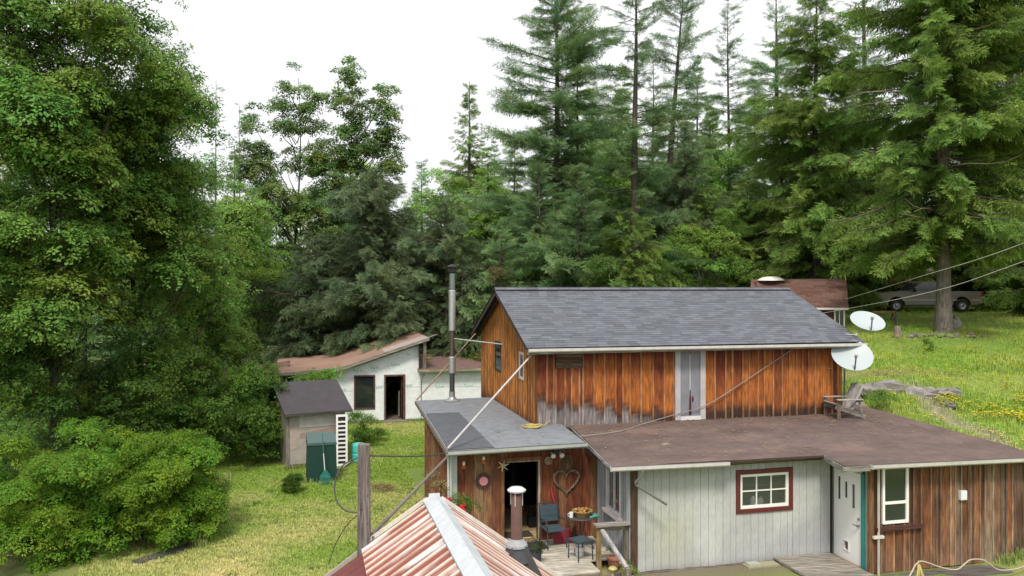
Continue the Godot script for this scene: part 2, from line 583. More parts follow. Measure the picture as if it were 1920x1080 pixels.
func conifer(called: String, label: String, x: float, d: float, height: float, radius: float, low: float, kind: String, step: float, per: int, sd: int, o := {}) -> Node3D:
	rng.seed = sd
	var t := thing(called, label, "tree", Vector3(x, terrain(x, d) - 0.1, -d), 0.0, "conifers round the clearing")
	var lean: Vector3 = o.get("lean", Vector3.ZERO)
	trunk(t, height, o.get("girth", height * 0.014), lean, o.get("bark", L(0.15, 0.125, 0.105)), 0.06)
	var sets := [[], [], []]
	var cols := [[], [], []]
	var limbs := []
	var limb_cols := []
	var y := low
	var power: float = o.get("power", 0.8)
	var tilt: float = o.get("tilt", 0.0)
	var bright: float = o.get("bright", 1.0)
	var ragged: float = o.get("ragged", 0.3)
	var dens: float = o.get("dens", 3.2)
	var gap: float = o.get("gap", 0.0)
	var hang: float = {"fir": -0.1, "cedar": -0.45, "spruce": -0.55}[kind]
	while y < height - 0.15:
		var f := (y - low) / (height - low)
		var full := radius * pow(1.0 - f, power) * (0.6 + 0.4 * smoothstep(0.0, 0.15, f)) + 0.2
		for k in per:
			if rng.randf() < gap:
				continue
			var yaw := r2(0, TAU)
			var side_n := noise.get_noise_3d(cos(yaw) * 14.0 + sd * 31.0, y * 7.0, sin(yaw) * 14.0)
			var ln := full * r2(1.0 - ragged * 1.2, 1.0 + ragged * 0.4) * (1.0 + side_n * 0.9)
			if side_n < -0.34:
				continue
			var up := tilt + lerpf(-0.05, 0.75, f * f) + r2(-0.2, 0.2)
			var b := Basis(Vector3.UP, yaw) * Basis(Vector3.BACK, up)
			var at := Vector3(0, y + r2(-step, step) * 0.9, 0) + lean * pow(y / height, 2)
			limbs.append(Transform3D(b * Basis.from_scale(Vector3.ONE * ln), at))
			limb_cols.append(Color.WHITE)
			var tone := tinted(0.16, 0.1) * bright
			var n := maxi(2, int(ln * dens))
			for j in n:
				var g := clampf((j + r2(0.3, 1.0)) / n, 0.0, 1.0)
				g = lerpf(0.15, 1.0, g)
				var p := b * Vector3(ln * g, ln * (-0.2 * g * g + 0.16 * g * g * g), 0)
				var sd2 := 1.0 if j % 2 else -1.0
				var b2 := Basis(Vector3.UP, yaw + sd2 * r2(0.15, 1.0) * (1.1 - g * 0.8)) * Basis(Vector3.BACK, up * 0.5 + hang * r2(0.3, 1.3) + r2(-0.2, 0.2)) * Basis(Vector3.RIGHT, r2(-1.2, 1.2))
				var sl := clampf(ln * 0.42 * (1.2 - 0.5 * g), 0.4, 1.15) * r2(0.6, 1.3)
				var i := rng.randi() % 3
				sets[i].append(Transform3D(b2 * Basis.from_scale(Vector3(sl, sl, sl * 1.1)), at + p - b2.x * sl * 0.25))
				cols[i].append(tone * r2(0.85, 1.15))
		y += step * lerpf(1.0, 0.6, f)
	for k in int(o.get("dead", 0)):
		var yy := r2(low, height * 0.75)
		var ln2 := radius * pow(1.0 - (yy - low) / (height - low), power) * r2(0.7, 1.12)
		limbs.append(Transform3D(Basis(Vector3.UP, r2(0, TAU)) * Basis(Vector3.BACK, r2(-0.3, 0.2)) * Basis(Vector3.RIGHT, r2(-2, 2)) * Basis.from_scale(Vector3(ln2, ln2 * 1.2, ln2 * 1.2)), Vector3(0, yy, 0)))
		limb_cols.append(L(2.6, 2.6, 2.5))
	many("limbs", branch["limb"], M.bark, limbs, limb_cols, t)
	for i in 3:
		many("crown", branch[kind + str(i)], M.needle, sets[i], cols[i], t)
	return t

# a broad-leaved tree or bush: stems to leaf clumps, each clump a shell of leaf sprays. clumps: [centre, radius]
func broadleaf(t: Node3D, clumps: Array, kind: String, size: float, sd: int, cover := 1.0, bright := 1.0, stems := true, r := 0.14, bark := L(0.17, 0.155, 0.14)) -> void:
	rng.seed = sd
	var sets := [[], [], []]
	var cols := [[], [], []]
	var s := MB.new()
	for c in clumps:
		var at: Vector3 = c[0]
		var rad: Vector3 = c[1]
		if stems and rng.randf() < 0.55:
			var foot := Vector3(at.x * 0.2, maxf(0.2, at.y - Vector2(at.x, at.z).length() * r2(0.8, 1.6)), at.z * 0.2)
			var mid := foot.lerp(at, 0.5) + Vector3(r2(-0.3, 0.3), r2(-0.3, 0.1), r2(-0.3, 0.3))
			s.tube(PackedVector3Array([foot, mid, at, at + Vector3(0, rad.y * 0.7, 0)]), PackedFloat32Array([r * 0.32, r * 0.2, r * 0.12, 0.01]), 5, bark, false)
		var area := (rad.x * rad.z * 2.0 + rad.y * (rad.x + rad.z) * 1.5)
		var num := int(area / (size * size) * 1.9 * cover)
		var ck := r2(0.78, 1.18)
		var cw := r2(-0.16, 0.2)
		var clump_tint := L(ck * (1.0 + cw), ck, ck * (1.0 - cw * 0.5))
		for k in num:
			var dir := Vector3(rng.randfn(), rng.randfn() + 0.35, rng.randfn()).normalized()
			if dir.y < -0.55:
				dir.y *= -0.5
			var q := r2(0.55, 1.05)
			var p := at + dir * rad * q
			var up := (dir * 0.7 + Vector3(0, 0.8, 0) + Vector3(r2(-0.3, 0.3), 0, r2(-0.3, 0.3))).normalized()
			var xx := up.cross(Vector3(r2(-1, 1), 0.1, r2(-1, 1))).normalized()
			var b := Basis(xx, up, xx.cross(up)) * Basis.from_scale(Vector3.ONE * size * r2(0.75, 1.2))
			var i := rng.randi() % 3
			sets[i].append(Transform3D(b, p))
			cols[i].append(tinted(0.15, 0.12) * clump_tint * bright)
	if stems:
		obj("stem", s, M.bark, t)
	for i in 3:
		if sets[i].size():
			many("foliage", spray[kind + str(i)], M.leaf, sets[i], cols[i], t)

func crown_clumps(sd: int, num: int, centre: Vector3, half: Vector3, rad: float, low := -1.0) -> Array:
	rng.seed = sd
	var out := []
	while out.size() < num:
		var dir := Vector3(rng.randfn(), rng.randfn(), rng.randfn()).normalized()
		if dir.y < low:
			continue
		var p := centre + dir * half * pow(rng.randf(), 0.38)
		var k := rad * r2(0.7, 1.25)
		out.append([p, Vector3(k, k * r2(0.5, 0.75), k)])
	return out

# ---------------------------------------------------------------- farmhouse
# colours of weathered cedar siding at (u along, h up); s is the board's own random number
func siding_upper(u: float, h: float, s: float) -> Color:
	var red := L(0.22, 0.037, 0.013)
	var orange := L(0.66, 0.205, 0.034)
	var n := fine.get_noise_2d(u * 40.0, h * 4.0) * 0.5 + 0.5
	var up := clampf((h - 2.6) / 2.0, 0, 1)
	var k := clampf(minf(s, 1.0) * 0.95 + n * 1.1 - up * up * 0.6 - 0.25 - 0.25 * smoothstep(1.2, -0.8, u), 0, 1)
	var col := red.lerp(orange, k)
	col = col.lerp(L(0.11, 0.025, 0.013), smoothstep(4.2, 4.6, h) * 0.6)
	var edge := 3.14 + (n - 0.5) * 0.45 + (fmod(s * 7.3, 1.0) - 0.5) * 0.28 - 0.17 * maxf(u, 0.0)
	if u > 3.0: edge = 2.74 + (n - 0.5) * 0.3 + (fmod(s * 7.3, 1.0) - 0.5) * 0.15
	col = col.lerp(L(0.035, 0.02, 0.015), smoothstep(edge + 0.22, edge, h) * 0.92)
	if s > 1.0:
		col = col.lerp(L(0.62, 0.38, 0.22), clampf((s - 1.0) * 2.6, 0.05, 0.6))
	if u < 2.9:
		col = col.lerp(L(0.38, 0.335, 0.33) * (0.7 + 0.5 * n) * (0.7 + 0.5 * s), smoothstep(edge + 0.02, edge - 0.16, h) * smoothstep(2.9, 1.6, u))
	return col

func siding_gable(u: float, h: float, s: float) -> Color:
	var n := fine.get_noise_2d(u * 40.0 + 90.0, h * 4.0) * 0.5 + 0.5
	var col := L(0.32, 0.1, 0.026).lerp(L(0.8, 0.33, 0.08), clampf(minf(s, 1.0) * 0.8 + n * 0.5 - 0.15, 0, 1))
	col = col.lerp(L(0.08, 0.03, 0.015), smoothstep(2.95, 2.5, h + (n - 0.5) * 0.4) * 0.8)
	return col

func siding_wing(u: float, h: float, s: float) -> Color:
	var n := fine.get_noise_2d(u * 40.0 + 190.0, h * 4.0) * 0.5 + 0.5
	var col := L(0.17, 0.04, 0.018).lerp(L(0.42, 0.125, 0.04), clampf(n * 0.9 + s * 0.3 - 0.2, 0, 1))
	var pale := (1.0 - smoothstep(0.0, 0.5, absf(u + 2.95))) * 0.8
	return col.lerp(L(0.42, 0.27, 0.14), clampf(pale * (0.4 + n * 0.6) + (0.4 if s > 0.84 else 0.0), 0, 1))

func siding_right(u: float, h: float, s: float) -> Color:
	var n := fine.get_noise_2d(u * 40.0 + 290.0, h * 4.0) * 0.5 + 0.5
	var w := fmod(s * 9.7, 1.0)
	var col := L(0.11, 0.036, 0.018).lerp(L(0.58, 0.21, 0.07), clampf(n * 1.1 + w * 1.0 - 0.75 + 0.25 * smoothstep(1.1, 0.9, h) * smoothstep(6.5, 6.2, u), 0, 1))
	var grey := L(0.5, 0.42, 0.3) * (0.65 + 0.5 * w)
	var g := smoothstep(6.6, 7.6, u) * clampf(n * 1.1 + fmod(s * 5.3, 1.0) * 0.9 - 0.75, 0, 0.9) + smoothstep(0.9, 0.2, h) * 0.35 * n
	return col.lerp(grey, clampf(g + (0.3 if s > 1.0 else 0.0), 0, 1))

# boards side by side on a wall: the wall's own u runs along x, its face is at z = 0, every board a mesh of its own
func boards(parent: Node3D, called: String, u0: float, u1: float, pitch: float, h0: float, top: Callable, color: Callable, batten := 0.05, gaps := [], uneven := 0.2, skin := "wood") -> void:
	var u := u0
	while u < u1 - 0.02:
		var w := minf(pitch * r2(1.0 - uneven, 1.0 + uneven), u1 - u)
		if u1 - u - w < pitch * 0.4: w = u1 - u
		for g in gaps:
			for edge in [g[0], g[1]]:
				if u < edge - 0.03 and u + w > edge: w = edge - u
		var s := rng.randf()
		var spans := [[h0, top.call(u + w * 0.5)]]
		for g in gaps:
			if u + w > g[0] + 0.02 and u < g[1] - 0.02:
				var cut := []
				for p in spans:
					if g[2] > p[0] + 0.01: cut.append([p[0], minf(g[2], p[1])])
					if g[3] < p[1] - 0.01: cut.append([maxf(g[3], p[0]), p[1]])
				spans = cut
		for p in spans:
			var b := MB.new()
			board(b, u + 0.004, u + w - 0.004, p[0] + r2(-0.012, 0.012), p[1], 0.0, 0.022 + r2(-0.003, 0.003), color, s)
			obj("board", b, M[skin], parent)
			if batten > 0.0 and u > u0 + 0.05:
				var q := MB.new()
				var cut_u := false
				for g in gaps:
					if u > g[0] and u < g[1] and p[0] < g[3] and p[1] > g[2]: cut_u = true
				if not cut_u:
					board(q, u - batten * 0.5, u + batten * 0.5, p[0] + r2(-0.02, 0.01), p[1], 0.024, 0.02, color, 1.0 + r2(0.01, 0.25))
					obj("batten", q, M[skin], parent)
		u += w

func board(b: MB, u0: float, u1: float, h0: float, h1: float, z: float, thick: float, color: Callable, s: float) -> void:
	var n := maxi(2, int((h1 - h0) / 0.11))
	var um := (u0 + u1) * 0.5
	for i in n:
		var a := lerpf(h0, h1, float(i) / n)
		var c := lerpf(h0, h1, float(i + 1) / n)
		var ca0: Color = color.call(u0, a, s)
		var ca1: Color = color.call(um + 0.05, a, s)
		var cc0: Color = color.call(u0, c, s)
		var cc1: Color = color.call(um + 0.05, c, s)
		b.quad4(Vector3(u0, a, z + thick), Vector3(u1, a, z + thick), Vector3(u1, c, z + thick), Vector3(u0, c, z + thick), ca0, ca1, cc1, cc0)
		b.quad4(Vector3(u1, a, z + thick), Vector3(u1, a, z), Vector3(u1, c, z), Vector3(u1, c, z + thick), ca1, ca1, cc1, cc1)
		b.quad4(Vector3(u0, a, z), Vector3(u0, a, z + thick), Vector3(u0, c, z + thick), Vector3(u0, c, z), ca0, ca0, cc0, cc0)
	var e: Color = color.call(um, h0, s)
	b.quad(Vector3(u0, h0, z), Vector3(u1, h0, z), Vector3(u1, h0, z + thick), Vector3(u0, h0, z + thick), e)
	b.quad(Vector3(u0, h1, z + thick), Vector3(u1, h1, z + thick), Vector3(u1, h1, z), Vector3(u0, h1, z), e)

# a solid wall under a sloping top with openings [u0, u1, h0, h1]; its front face at z = 0, thickness behind it
func wall(s: MB, u0: float, u1: float, h0: float, top: Callable, thick: float, gaps: Array, col: Color) -> void:
	var cuts := [u0, u1]
	for g in gaps:
		cuts.append(g[0]); cuts.append(g[1])
	cuts.sort()
	gaps = gaps.duplicate()
	gaps.sort_custom(func(p, q): return p[2] < q[2])
	for i in cuts.size() - 1:
		var a: float = cuts[i]
		var b: float = cuts[i + 1]
		if b - a < 0.001: continue
		var lo := h0
		for g in gaps:
			if (a + b) * 0.5 > g[0] and (a + b) * 0.5 < g[1]:
				if g[2] > lo + 0.01:
					s.prism(PackedVector2Array([Vector2(a, lo), Vector2(b, lo), Vector2(b, g[2]), Vector2(a, g[2])]), thick, Vector3(0, 0, -thick * 0.5), col)
				lo = g[3]
		s.prism(PackedVector2Array([Vector2(a, lo), Vector2(b, lo), Vector2(b, top.call(b)), Vector2(a, top.call(a))]), thick, Vector3(0, 0, -thick * 0.5), col)

func frame(s: MB, u0: float, u1: float, h0: float, h1: float, w: float, z: float, thick: float, col: Color) -> void:   # four strips round an opening, outside it
	s.span(Vector3(u0 - w, h0 - w, z), Vector3(u1 + w, h0, z + thick), col)
	s.span(Vector3(u0 - w, h1, z), Vector3(u1 + w, h1 + w, z + thick), col)
	s.span(Vector3(u0 - w, h0, z), Vector3(u0, h1, z + thick), col)
	s.span(Vector3(u1, h0, z), Vector3(u1 + w, h1, z + thick), col)

func side(called: String, parent: Node3D, at: Vector3, turn := 0.0) -> Node3D:      # a part that holds the pieces of one wall
	var o := Node3D.new()
	o.name = numbered(called, parent)
	parent.add_child(o, true)
	o.position = at
	o.rotation.y = turn
	return o

func slab(s: MB, c: Array, thick: float, col: Color, edge: Color) -> void:      # a thin roof sheet over four corners given anticlockwise from above
	var d := Vector3(0, thick, 0)
	s.quad(c[0], c[1], c[2], c[3], col)
	s.quad(c[3] - d, c[2] - d, c[1] - d, c[0] - d, edge)
	for i in 4:
		s.quad(c[i] - d, c[(i + 1) % 4] - d, c[(i + 1) % 4], c[i], edge)

func flat(h: float) -> Callable:
	return func(_u): return h

func make_house() -> void:
	rng.seed = 11
	var hs := thing("farmhouse", "two storey cedar board house with blue grey shingle roof and lower flat roofed wings", "house", ORIGIN, TURN)
	# --- upper storey
	var up := side("upper_front_wall", hs, P(0, 0, 4.5))
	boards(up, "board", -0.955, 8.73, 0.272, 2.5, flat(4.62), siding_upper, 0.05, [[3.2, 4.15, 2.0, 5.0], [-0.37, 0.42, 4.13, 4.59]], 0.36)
	var s := MB.new()
	wall(s, -0.93, 8.7, 2.3, flat(4.62), 0.12, [], L(0.05, 0.03, 0.02))
	s.prism(PackedVector2Array([Vector2(-0.955, 2.5), Vector2(-0.90, 2.5), Vector2(-0.90, 4.62), Vector2(-0.955, 4.62)]), 0.05, Vector3(0, 0, 0.028), L(0.2, 0.07, 0.03))
	obj("sheathing", s, M.wood, up)
	var ga := side("gable_wall", hs, P(-0.955, 0, 4.5), -PI / 2)
	# the gable's own u runs towards the viewer, so that -z of the turned node is into the house
	var gt := func(g): return 4.80 + minf(0.0 - g, 7.0 + g) * 0.392
	boards(ga, "board", -7.0, 0.0, 0.27, 2.45, gt, siding_gable, 0.05, [[-4.73, -3.77, 3.65, 4.62], [-1.55, -1.0, 3.7, 4.5]])
	s = MB.new()
	wall(s, -6.98, -0.13, 2.2, func(g): return gt.call(g) - 0.02, 0.1, [], L(0.05, 0.03, 0.02))
	obj("sheathing", s, M.wood, ga)
	var gw := side("window", hs, P(-0.955, 0, 4.5), -PI / 2)
	s = MB.new()
	frame(s, -4.68, -3.82, 3.7, 4.57, 0.05, 0.005, 0.045, L(0.09, 0.05, 0.03))
	obj("frame", s, M.wood, gw)
	s = MB.new()
	s.span(Vector3(-4.68, 3.7, 0.01), Vector3(-3.82, 4.57, 0.03), L(1, 1, 1))
	obj("pane", s, M.glass, gw)
	gw = side("window", hs, P(-0.955, 0, 4.5), -PI / 2)
	s = MB.new()
	frame(s, -1.47, -1.08, 3.78, 4.42, 0.08, 0.005, 0.045, L(0.62, 0.58, 0.55))
	obj("frame", s, M.paint, gw)
	s = MB.new()
	s.span(Vector3(-1.47, 3.78, 0.01), Vector3(-1.08, 4.42, 0.03), L(1, 1, 1))
	obj("pane", s, M.glass, gw)
	# other two sides, out of sight
	s = MB.new()
	s.span(P(8.61, 2.3, 4.63), P(8.72, 4.64, 11.5), L(0.25, 0.1, 0.04))
	s.span(P(-0.85, 2.3, 11.4), P(8.6, 4.64, 11.5), L(0.25, 0.1, 0.04))
	s.prism(PackedVector2Array([Vector2(-11.5, 4.64), Vector2(-4.5, 4.64), Vector2(-8.0, 6.0)]), 0.1, P(8.66, 0, 0), L(0.25, 0.1, 0.04), Basis(Vector3.UP, -PI / 2))
	obj("back_wall", s, M.wood, hs)
	# boarded window and tall screen door
	s = MB.new()
	for k in 3:
		s.span(P(-0.37, 4.135 + k * 0.15, 4.5) , P(0.42, 4.275 + k * 0.15, 4.44 - 0.006 * k), [L(0.16, 0.1, 0.06), L(0.12, 0.06, 0.03), L(0.2, 0.13, 0.08)][k])
	obj("boarded_window", s, M.plank, hs)
	var dr := side("door", hs, P(0, 0, 4.5))
	s = MB.new()
	s.span(Vector3(3.2, 2.56, 0.0), Vector3(3.36, 4.63, 0.07), L(0.5, 0.48, 0.5))
	s.span(Vector3(3.99, 2.56, 0.0), Vector3(4.15, 4.63, 0.07), L(0.5, 0.48, 0.5))
	s.span(Vector3(3.36, 2.56, 0.0), Vector3(3.99, 2.66, 0.09), L(0.75, 0.75, 0.75))
	obj("door_frame", s, M.paint, dr)
	s = MB.new()
	s.span(Vector3(3.362, 2.662, 0.0), Vector3(3.672, 4.63, 0.03), L(0.24, 0.25, 0.28))
	s.span(Vector3(3.692, 2.662, 0.0), Vector3(3.988, 4.63, 0.03), L(0.24, 0.25, 0.28))
	obj("door_leaf", s, M.paint, dr)
	s = MB.new()
	s.span(Vector3(3.674, 3.4, 0.0), Vector3(3.69, 4.45, 0.024), L(0.8, 0.8, 0.82))
	obj("gap_strip", s, M.clean, dr)
	s = MB.new()
	s.prism(PackedVector2Array([Vector2(3.645, 2.7), Vector2(3.715, 2.7), Vector2(3.705, 3.1), Vector2(3.685, 3.45), Vector2(3.655, 3.15)]), 0.012, Vector3(0, 0, 0.037), L(0.08, 0.015, 0.02))
	s.prism(PackedVector2Array([Vector2(3.74, 3.05), Vector2(3.79, 3.12), Vector2(3.77, 3.25), Vector2(3.735, 3.2)]), 0.012, Vector3(0, 0, 0.037), L(0.08, 0.015, 0.02))
	obj("tear", s, M.dull, dr)
	# --- main roof
	var rf := side("roof", hs, Vector3.ZERO)
	var e0 := P(-1.28, 4.74, 4.1)
	var slope := Vector3(0, 1.56, -3.9)
	var sl := slope.length()
	var sd := slope / sl
	s = MB.new()
	var deck := L(0.035, 0.03, 0.028)
	slab(s, [P(-1.25, 4.72, 4.13), P(9.16, 4.72, 4.13), P(9.16, 6.28, 8.0), P(-1.25, 6.28, 8.0)], 0.05, deck, deck)
	slab(s, [P(9.16, 4.72, 11.87), P(-1.25, 4.72, 11.87), P(-1.25, 6.28, 8.0), P(9.16, 6.28, 8.0)], 0.05, deck, deck)
	obj("deck_boards", s, M.wood, rf)
	s = MB.new()
	slab(s, [P(9.2, 4.74, 11.9), P(-1.28, 4.74, 11.9), P(-1.28, 6.31, 8.0), P(9.2, 6.31, 8.0)], 0.012, L(0.16, 0.17, 0.2), deck)
	obj("back_slope", s, M.shingle, rf)
	var tones := []
	for k in 9:
		var g := r2(0.86, 1.14)
		tones.append(L(0.235, 0.25, 0.295) * g * (1.0 if k % 3 else 0.85))
	var nrm := Vector3(0, 3.9, 1.56).normalized()
	var tab := []
	for k in 9:
		s = MB.new()
		shingle(s, Vector3.ZERO, 1.0, 0.185, sd, nrm, tones[k])
		tab.append(s.mesh())
	var rest := MB.new()
	var rows := 29
	var pitch := sl / rows
	for row in rows:
		var u := -1.28 - r2(0.0, 0.2)
		while u < 9.2:
			var w := r2(0.27, 0.345)
			var a := maxf(u, -1.29)
			var b := minf(u + w - 0.006, 9.21)
			var at := e0 + sd * (row * pitch - 0.02) + nrm * 0.004
			if row < 9 and a == u and b < 9.2:
				var k := rng.randi() % 9
				put("shingle", tab[k], M.shingle, rf, Vector3(u, at.y, at.z), Basis.from_scale(Vector3((b - u), 1, 1)))
			elif b > a + 0.02:
				shingle(rest, Vector3(a, at.y, at.z), b - a, 0.185, sd, nrm, tones[rng.randi() % 9])
			u += w
	var o := obj("shingles", rest, M.shingle, rf)
	o.set_meta("kind", "stuff")
	s = MB.new()
	for k in 30:
		var u := -1.29 + k * 0.35
		s.box(P(u + 0.17, 6.335, 7.93), Vector3(0.34, 0.012, 0.2), tones[k % 9], Basis(Vector3.RIGHT, 0.38))
		s.box(P(u + 0.17, 6.335, 8.07), Vector3(0.34, 0.012, 0.2), tones[k % 9], Basis(Vector3.RIGHT, -0.38))
	obj("ridge_cap", s, M.shingle, rf)
	s = MB.new()
	s.span(P(-1.27, 4.56, 4.16), P(9.19, 4.7, 4.135), L(0.5, 0.45, 0.4))
	obj("fascia", s, M.plank, rf)
	s = MB.new()
	for x in [-1.25, 9.16]:
		s.bar(P(x, 4.65, 4.12), P(x, 6.2, 8.0), 0.03, 0.13, L(0.12, 0.07, 0.05))
		s.bar(P(x, 6.2, 8.0), P(x, 4.65, 11.88), 0.03, 0.13, L(0.09, 0.05, 0.04))
	for x in [-1.1]:
		s.bar(P(x, 4.62, 4.2), P(x, 6.12, 8.0), 0.05, 0.1, L(0.06, 0.035, 0.025))
		s.bar(P(x, 6.12, 8.0), P(x, 4.62, 11.8), 0.05, 0.1, L(0.06, 0.035, 0.025))
	obj("barge_board", s, M.wood, rf)
	s = MB.new()
	gutter(s, P(-1.25, 4.67, 4.05), P(9.24, 4.65, 4.05), L(0.62, 0.6, 0.57))
	obj("gutter", s, M.paint, rf)
	# --- flat roof of the right wing
	var br := side("brown_roof", hs, Vector3.ZERO)
	var felt := L(0.145, 0.1, 0.09)
	var fe := L(0.06, 0.04, 0.035)
	s = MB.new()
	roof_sheet(s, [[P(-0.62, 2.5, -0.42), P(4.62, 2.49, -0.42)], [P(0.06, 2.55, 4.52), P(5.1, 2.55, 4.52)]], 14, 12, felt, 0.05)
	roof_sheet(s, [[P(4.62, 2.49, -0.42), P(9.75, 2.47, -0.42)], [P(5.1, 2.55, 4.52), P(10.25, 2.55, 4.52)]], 14, 12, felt, 0.05)
	roof_sheet(s, [[P(4.2, 2.53, -1.68), P(9.62, 2.45, -1.68)], [P(4.62, 2.49, -0.42), P(9.75, 2.47, -0.42)]], 10, 4, felt, 0.05)
	roof_sheet(s, [[P(8.72, 2.55, 4.52), P(10.25, 2.55, 4.52)], [P(8.72, 2.58, 6.2), P(10.35, 2.55, 6.2)]], 4, 4, felt, 0.05)
	obj("roofing_felt", s, M.felt, br)
	s = MB.new()
	# dark lower face and edge boards
	s.span(P(-0.58, 2.36, -0.34), P(4.6, 2.43, 0.02), L(0.1, 0.06, 0.04))
	s.bar(P(-0.62, 2.44, -0.42), P(2.2, 2.43, -0.42), 0.03, 0.1, L(0.09, 0.05, 0.035))
	s.bar(P(2.2, 2.42, -0.36), P(4.66, 2.43, -0.36), 0.03, 0.07, L(0.24, 0.15, 0.08))
	s.bar(P(4.62, 2.42, -0.42), P(4.2, 2.44, -1.68), 0.04, 0.12, L(0.42, 0.4, 0.36))
	s.bar(P(4.2, 2.44, -1.67), P(4.86, 2.44, -1.67), 0.04, 0.12, L(0.42, 0.4, 0.36))
	s.bar(P(-0.62, 2.44, -0.42), P(0.04, 2.48, 4.5), 0.03, 0.09, L(0.5, 0.48, 0.47))
	obj("edge_board", s, M.plank, br)
	s = MB.new()
	gutter(s, P(-0.66, 2.45, -0.45), P(2.15, 2.42, -0.45), L(0.6, 0.58, 0.57))
	obj("gutter", s, M.paint, br)
	s = MB.new()
	gutter(s, P(4.86, 2.47, -1.72), P(9.65, 2.4, -1.72), L(0.56, 0.54, 0.5))
	obj("gutter", s, M.paint, br)
	s = MB.new()
	s.tube(PackedVector3Array([P(0.05, 2.4, -0.5), P(0.05, 2.31, -0.5), P(-0.08, 2.13, -0.42), P(-0.05, 2.06, -0.38), P(0.62, 1.62, -0.5)]), PackedFloat32Array([0.03, 0.03, 0.03, 0.03, 0.03]), 8, L(0.16, 0.17, 0.16))
	obj("downspout", s, M.paint, br)
	s = MB.new()
	s.span(P(9.2, 2.2, -1.3), P(9.5, 2.4, 4.4), L(0.05, 0.035, 0.03))
	s.span(P(-0.35, 2.3, 0.05), P(0.1, 2.42, 4.4), L(0.05, 0.035, 0.03))
	obj("soffit", s, M.wood, br)
	# --- grey wall
	var gr := side("grey_wall", hs, P(0, 0, 0))
	s = MB.new()
	wall(s, 0.02, 5.15, -0.1, flat(2.36), 0.12, [[2.66, 3.95, 1.24, 2.06]], L(0.3, 0.32, 0.31))
	obj("sheathing", s, M.paint, gr)
	var pc := func(u: float, h: float, q: float) -> Color:
		var n := fine.get_noise_2d(u * 6.0 + 20.0, h * 5.0) * 0.5 + 0.5
		var col := L(0.5, 0.512, 0.528) * (0.9 + 0.1 * q)
		col = col.lerp(L(0.53, 0.54, 0.43), clampf(0.85 - Vector2(u - 0.9, (h - 0.8) * 0.8).length() * 0.95, 0, 0.85))
		col = col.lerp(L(0.7, 0.72, 0.7), clampf(n * 1.6 - 0.7, 0, 0.6))
		col = col.lerp(L(0.2, 0.19, 0.16), smoothstep(0.25, -0.05, h + n * 0.12) * 0.5)
		return col.lerp(L(0.32, 0.33, 0.29), clampf(smoothstep(1.7, 2.35, h) * (n * 1.1 - 0.15), 0, 0.6))
	boards(gr, "board", 0.14, 5.12, 0.19, 0.02, flat(2.37), pc, 0.0, [[2.57, 4.04, 1.15, 2.15]], 0.04, "siding")
	s = MB.new()
	s.span(Vector3(-0.02, -0.05, -0.02), Vector3(0.125, 2.4, 0.045), L(0.14, 0.075, 0.05))
	obj("corner_post", s, M.wood, gr)
	s = MB.new()
	s.span(Vector3(0.1, -0.16, 0.0), Vector3(5.1, 0.01, 0.06), L(0.3, 0.27, 0.22))
	obj("sill_beam", s, M.plank, gr)
	var wn := side("window", hs, P(0, 0, 0))
	s = MB.new()
	frame(s, 2.67, 3.94, 1.25, 2.05, 0.1, 0.0, 0.05, L(0.13, 0.022, 0.022))
	obj("frame", s, M.paint, wn)
	s = MB.new()
	frame(s, 2.735, 3.875, 1.315, 1.985, 0.065, -0.03, 0.05, L(0.8, 0.8, 0.78))
	for k in 2:
		s.span(Vector3(2.735 + 0.38 * (k + 1) - 0.012, 1.315, -0.025), Vector3(2.735 + 0.38 * (k + 1) + 0.012, 1.985, 0.0), L(0.78, 0.78, 0.76))
	for k in 3:
		s.span(Vector3(2.735 + 0.38 * k + (0.012 if k else 0.0), 1.635, -0.025), Vector3(2.735 + 0.38 * (k + 1) - (0.012 if k < 2 else 0.0), 1.66, 0.0), L(0.78, 0.78, 0.76))
	obj("sash", s, M.clean, wn)
	for i in 3:
		for j in 2:
			s = MB.new()
			s.span(Vector3(2.748 + 0.38 * i, [1.316, 1.661][j], -0.03), Vector3(3.102 + 0.38 * i, [1.634, 1.984][j], -0.022), Color.WHITE)
			obj("pane", s, M.windowglass, wn)
	s = MB.new()
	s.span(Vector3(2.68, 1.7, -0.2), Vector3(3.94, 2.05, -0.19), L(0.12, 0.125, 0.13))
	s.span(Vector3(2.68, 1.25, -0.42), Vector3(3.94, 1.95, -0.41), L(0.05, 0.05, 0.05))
	s.lathe([Vector2(0, 1.3), Vector2(0.06, 1.3), Vector2(0.07, 1.42), Vector2(0.03, 1.5), Vector2(0.0, 1.5)], 10, Vector3(3.08, 0, -0.1), L(0.6, 0.6, 0.6))
	s.box(Vector3(3.27, 1.37, -0.12), Vector3(0.16, 0.14, 0.05), L(0.5, 0.48, 0.45), Basis(Vector3.BACK, 0.5))
	obj("curtain", s, M.dull, wn)
	# --- porch side of the grey wall
	var ps := side("porch_side_wall", hs, P(0, 0, 0), -PI / 2)
	s = MB.new()
	wall(s, -2.15, -0.02, -0.1, flat(2.36), 0.1, [[-1.36, -0.58, 1.16, 2.12]], L(0.3, 0.31, 0.33))
	obj("sheathing", s, M.paint, ps)
	var pg := func(u: float, h: float, q: float) -> Color: return L(0.46, 0.48, 0.52) * (0.7 + 0.3 * q) * (0.85 + 0.3 * fine.get_noise_2d(u * 30.0, h * 4.0))
	boards(ps, "board", -2.13, -0.2, 0.1, 0.02, flat(2.37), pg, 0.02, [[-1.44, -0.5, 1.08, 2.2]], 0.05, "siding")
	s = MB.new()
	s.span(Vector3(-0.2, -0.05, 0.0), Vector3(-0.02, 2.38, 0.035), L(0.46, 0.5, 0.53))
	obj("corner_board", s, M.paint, ps)
	wn = side("window", hs, P(0, 0, 0), -PI / 2)
	s = MB.new()
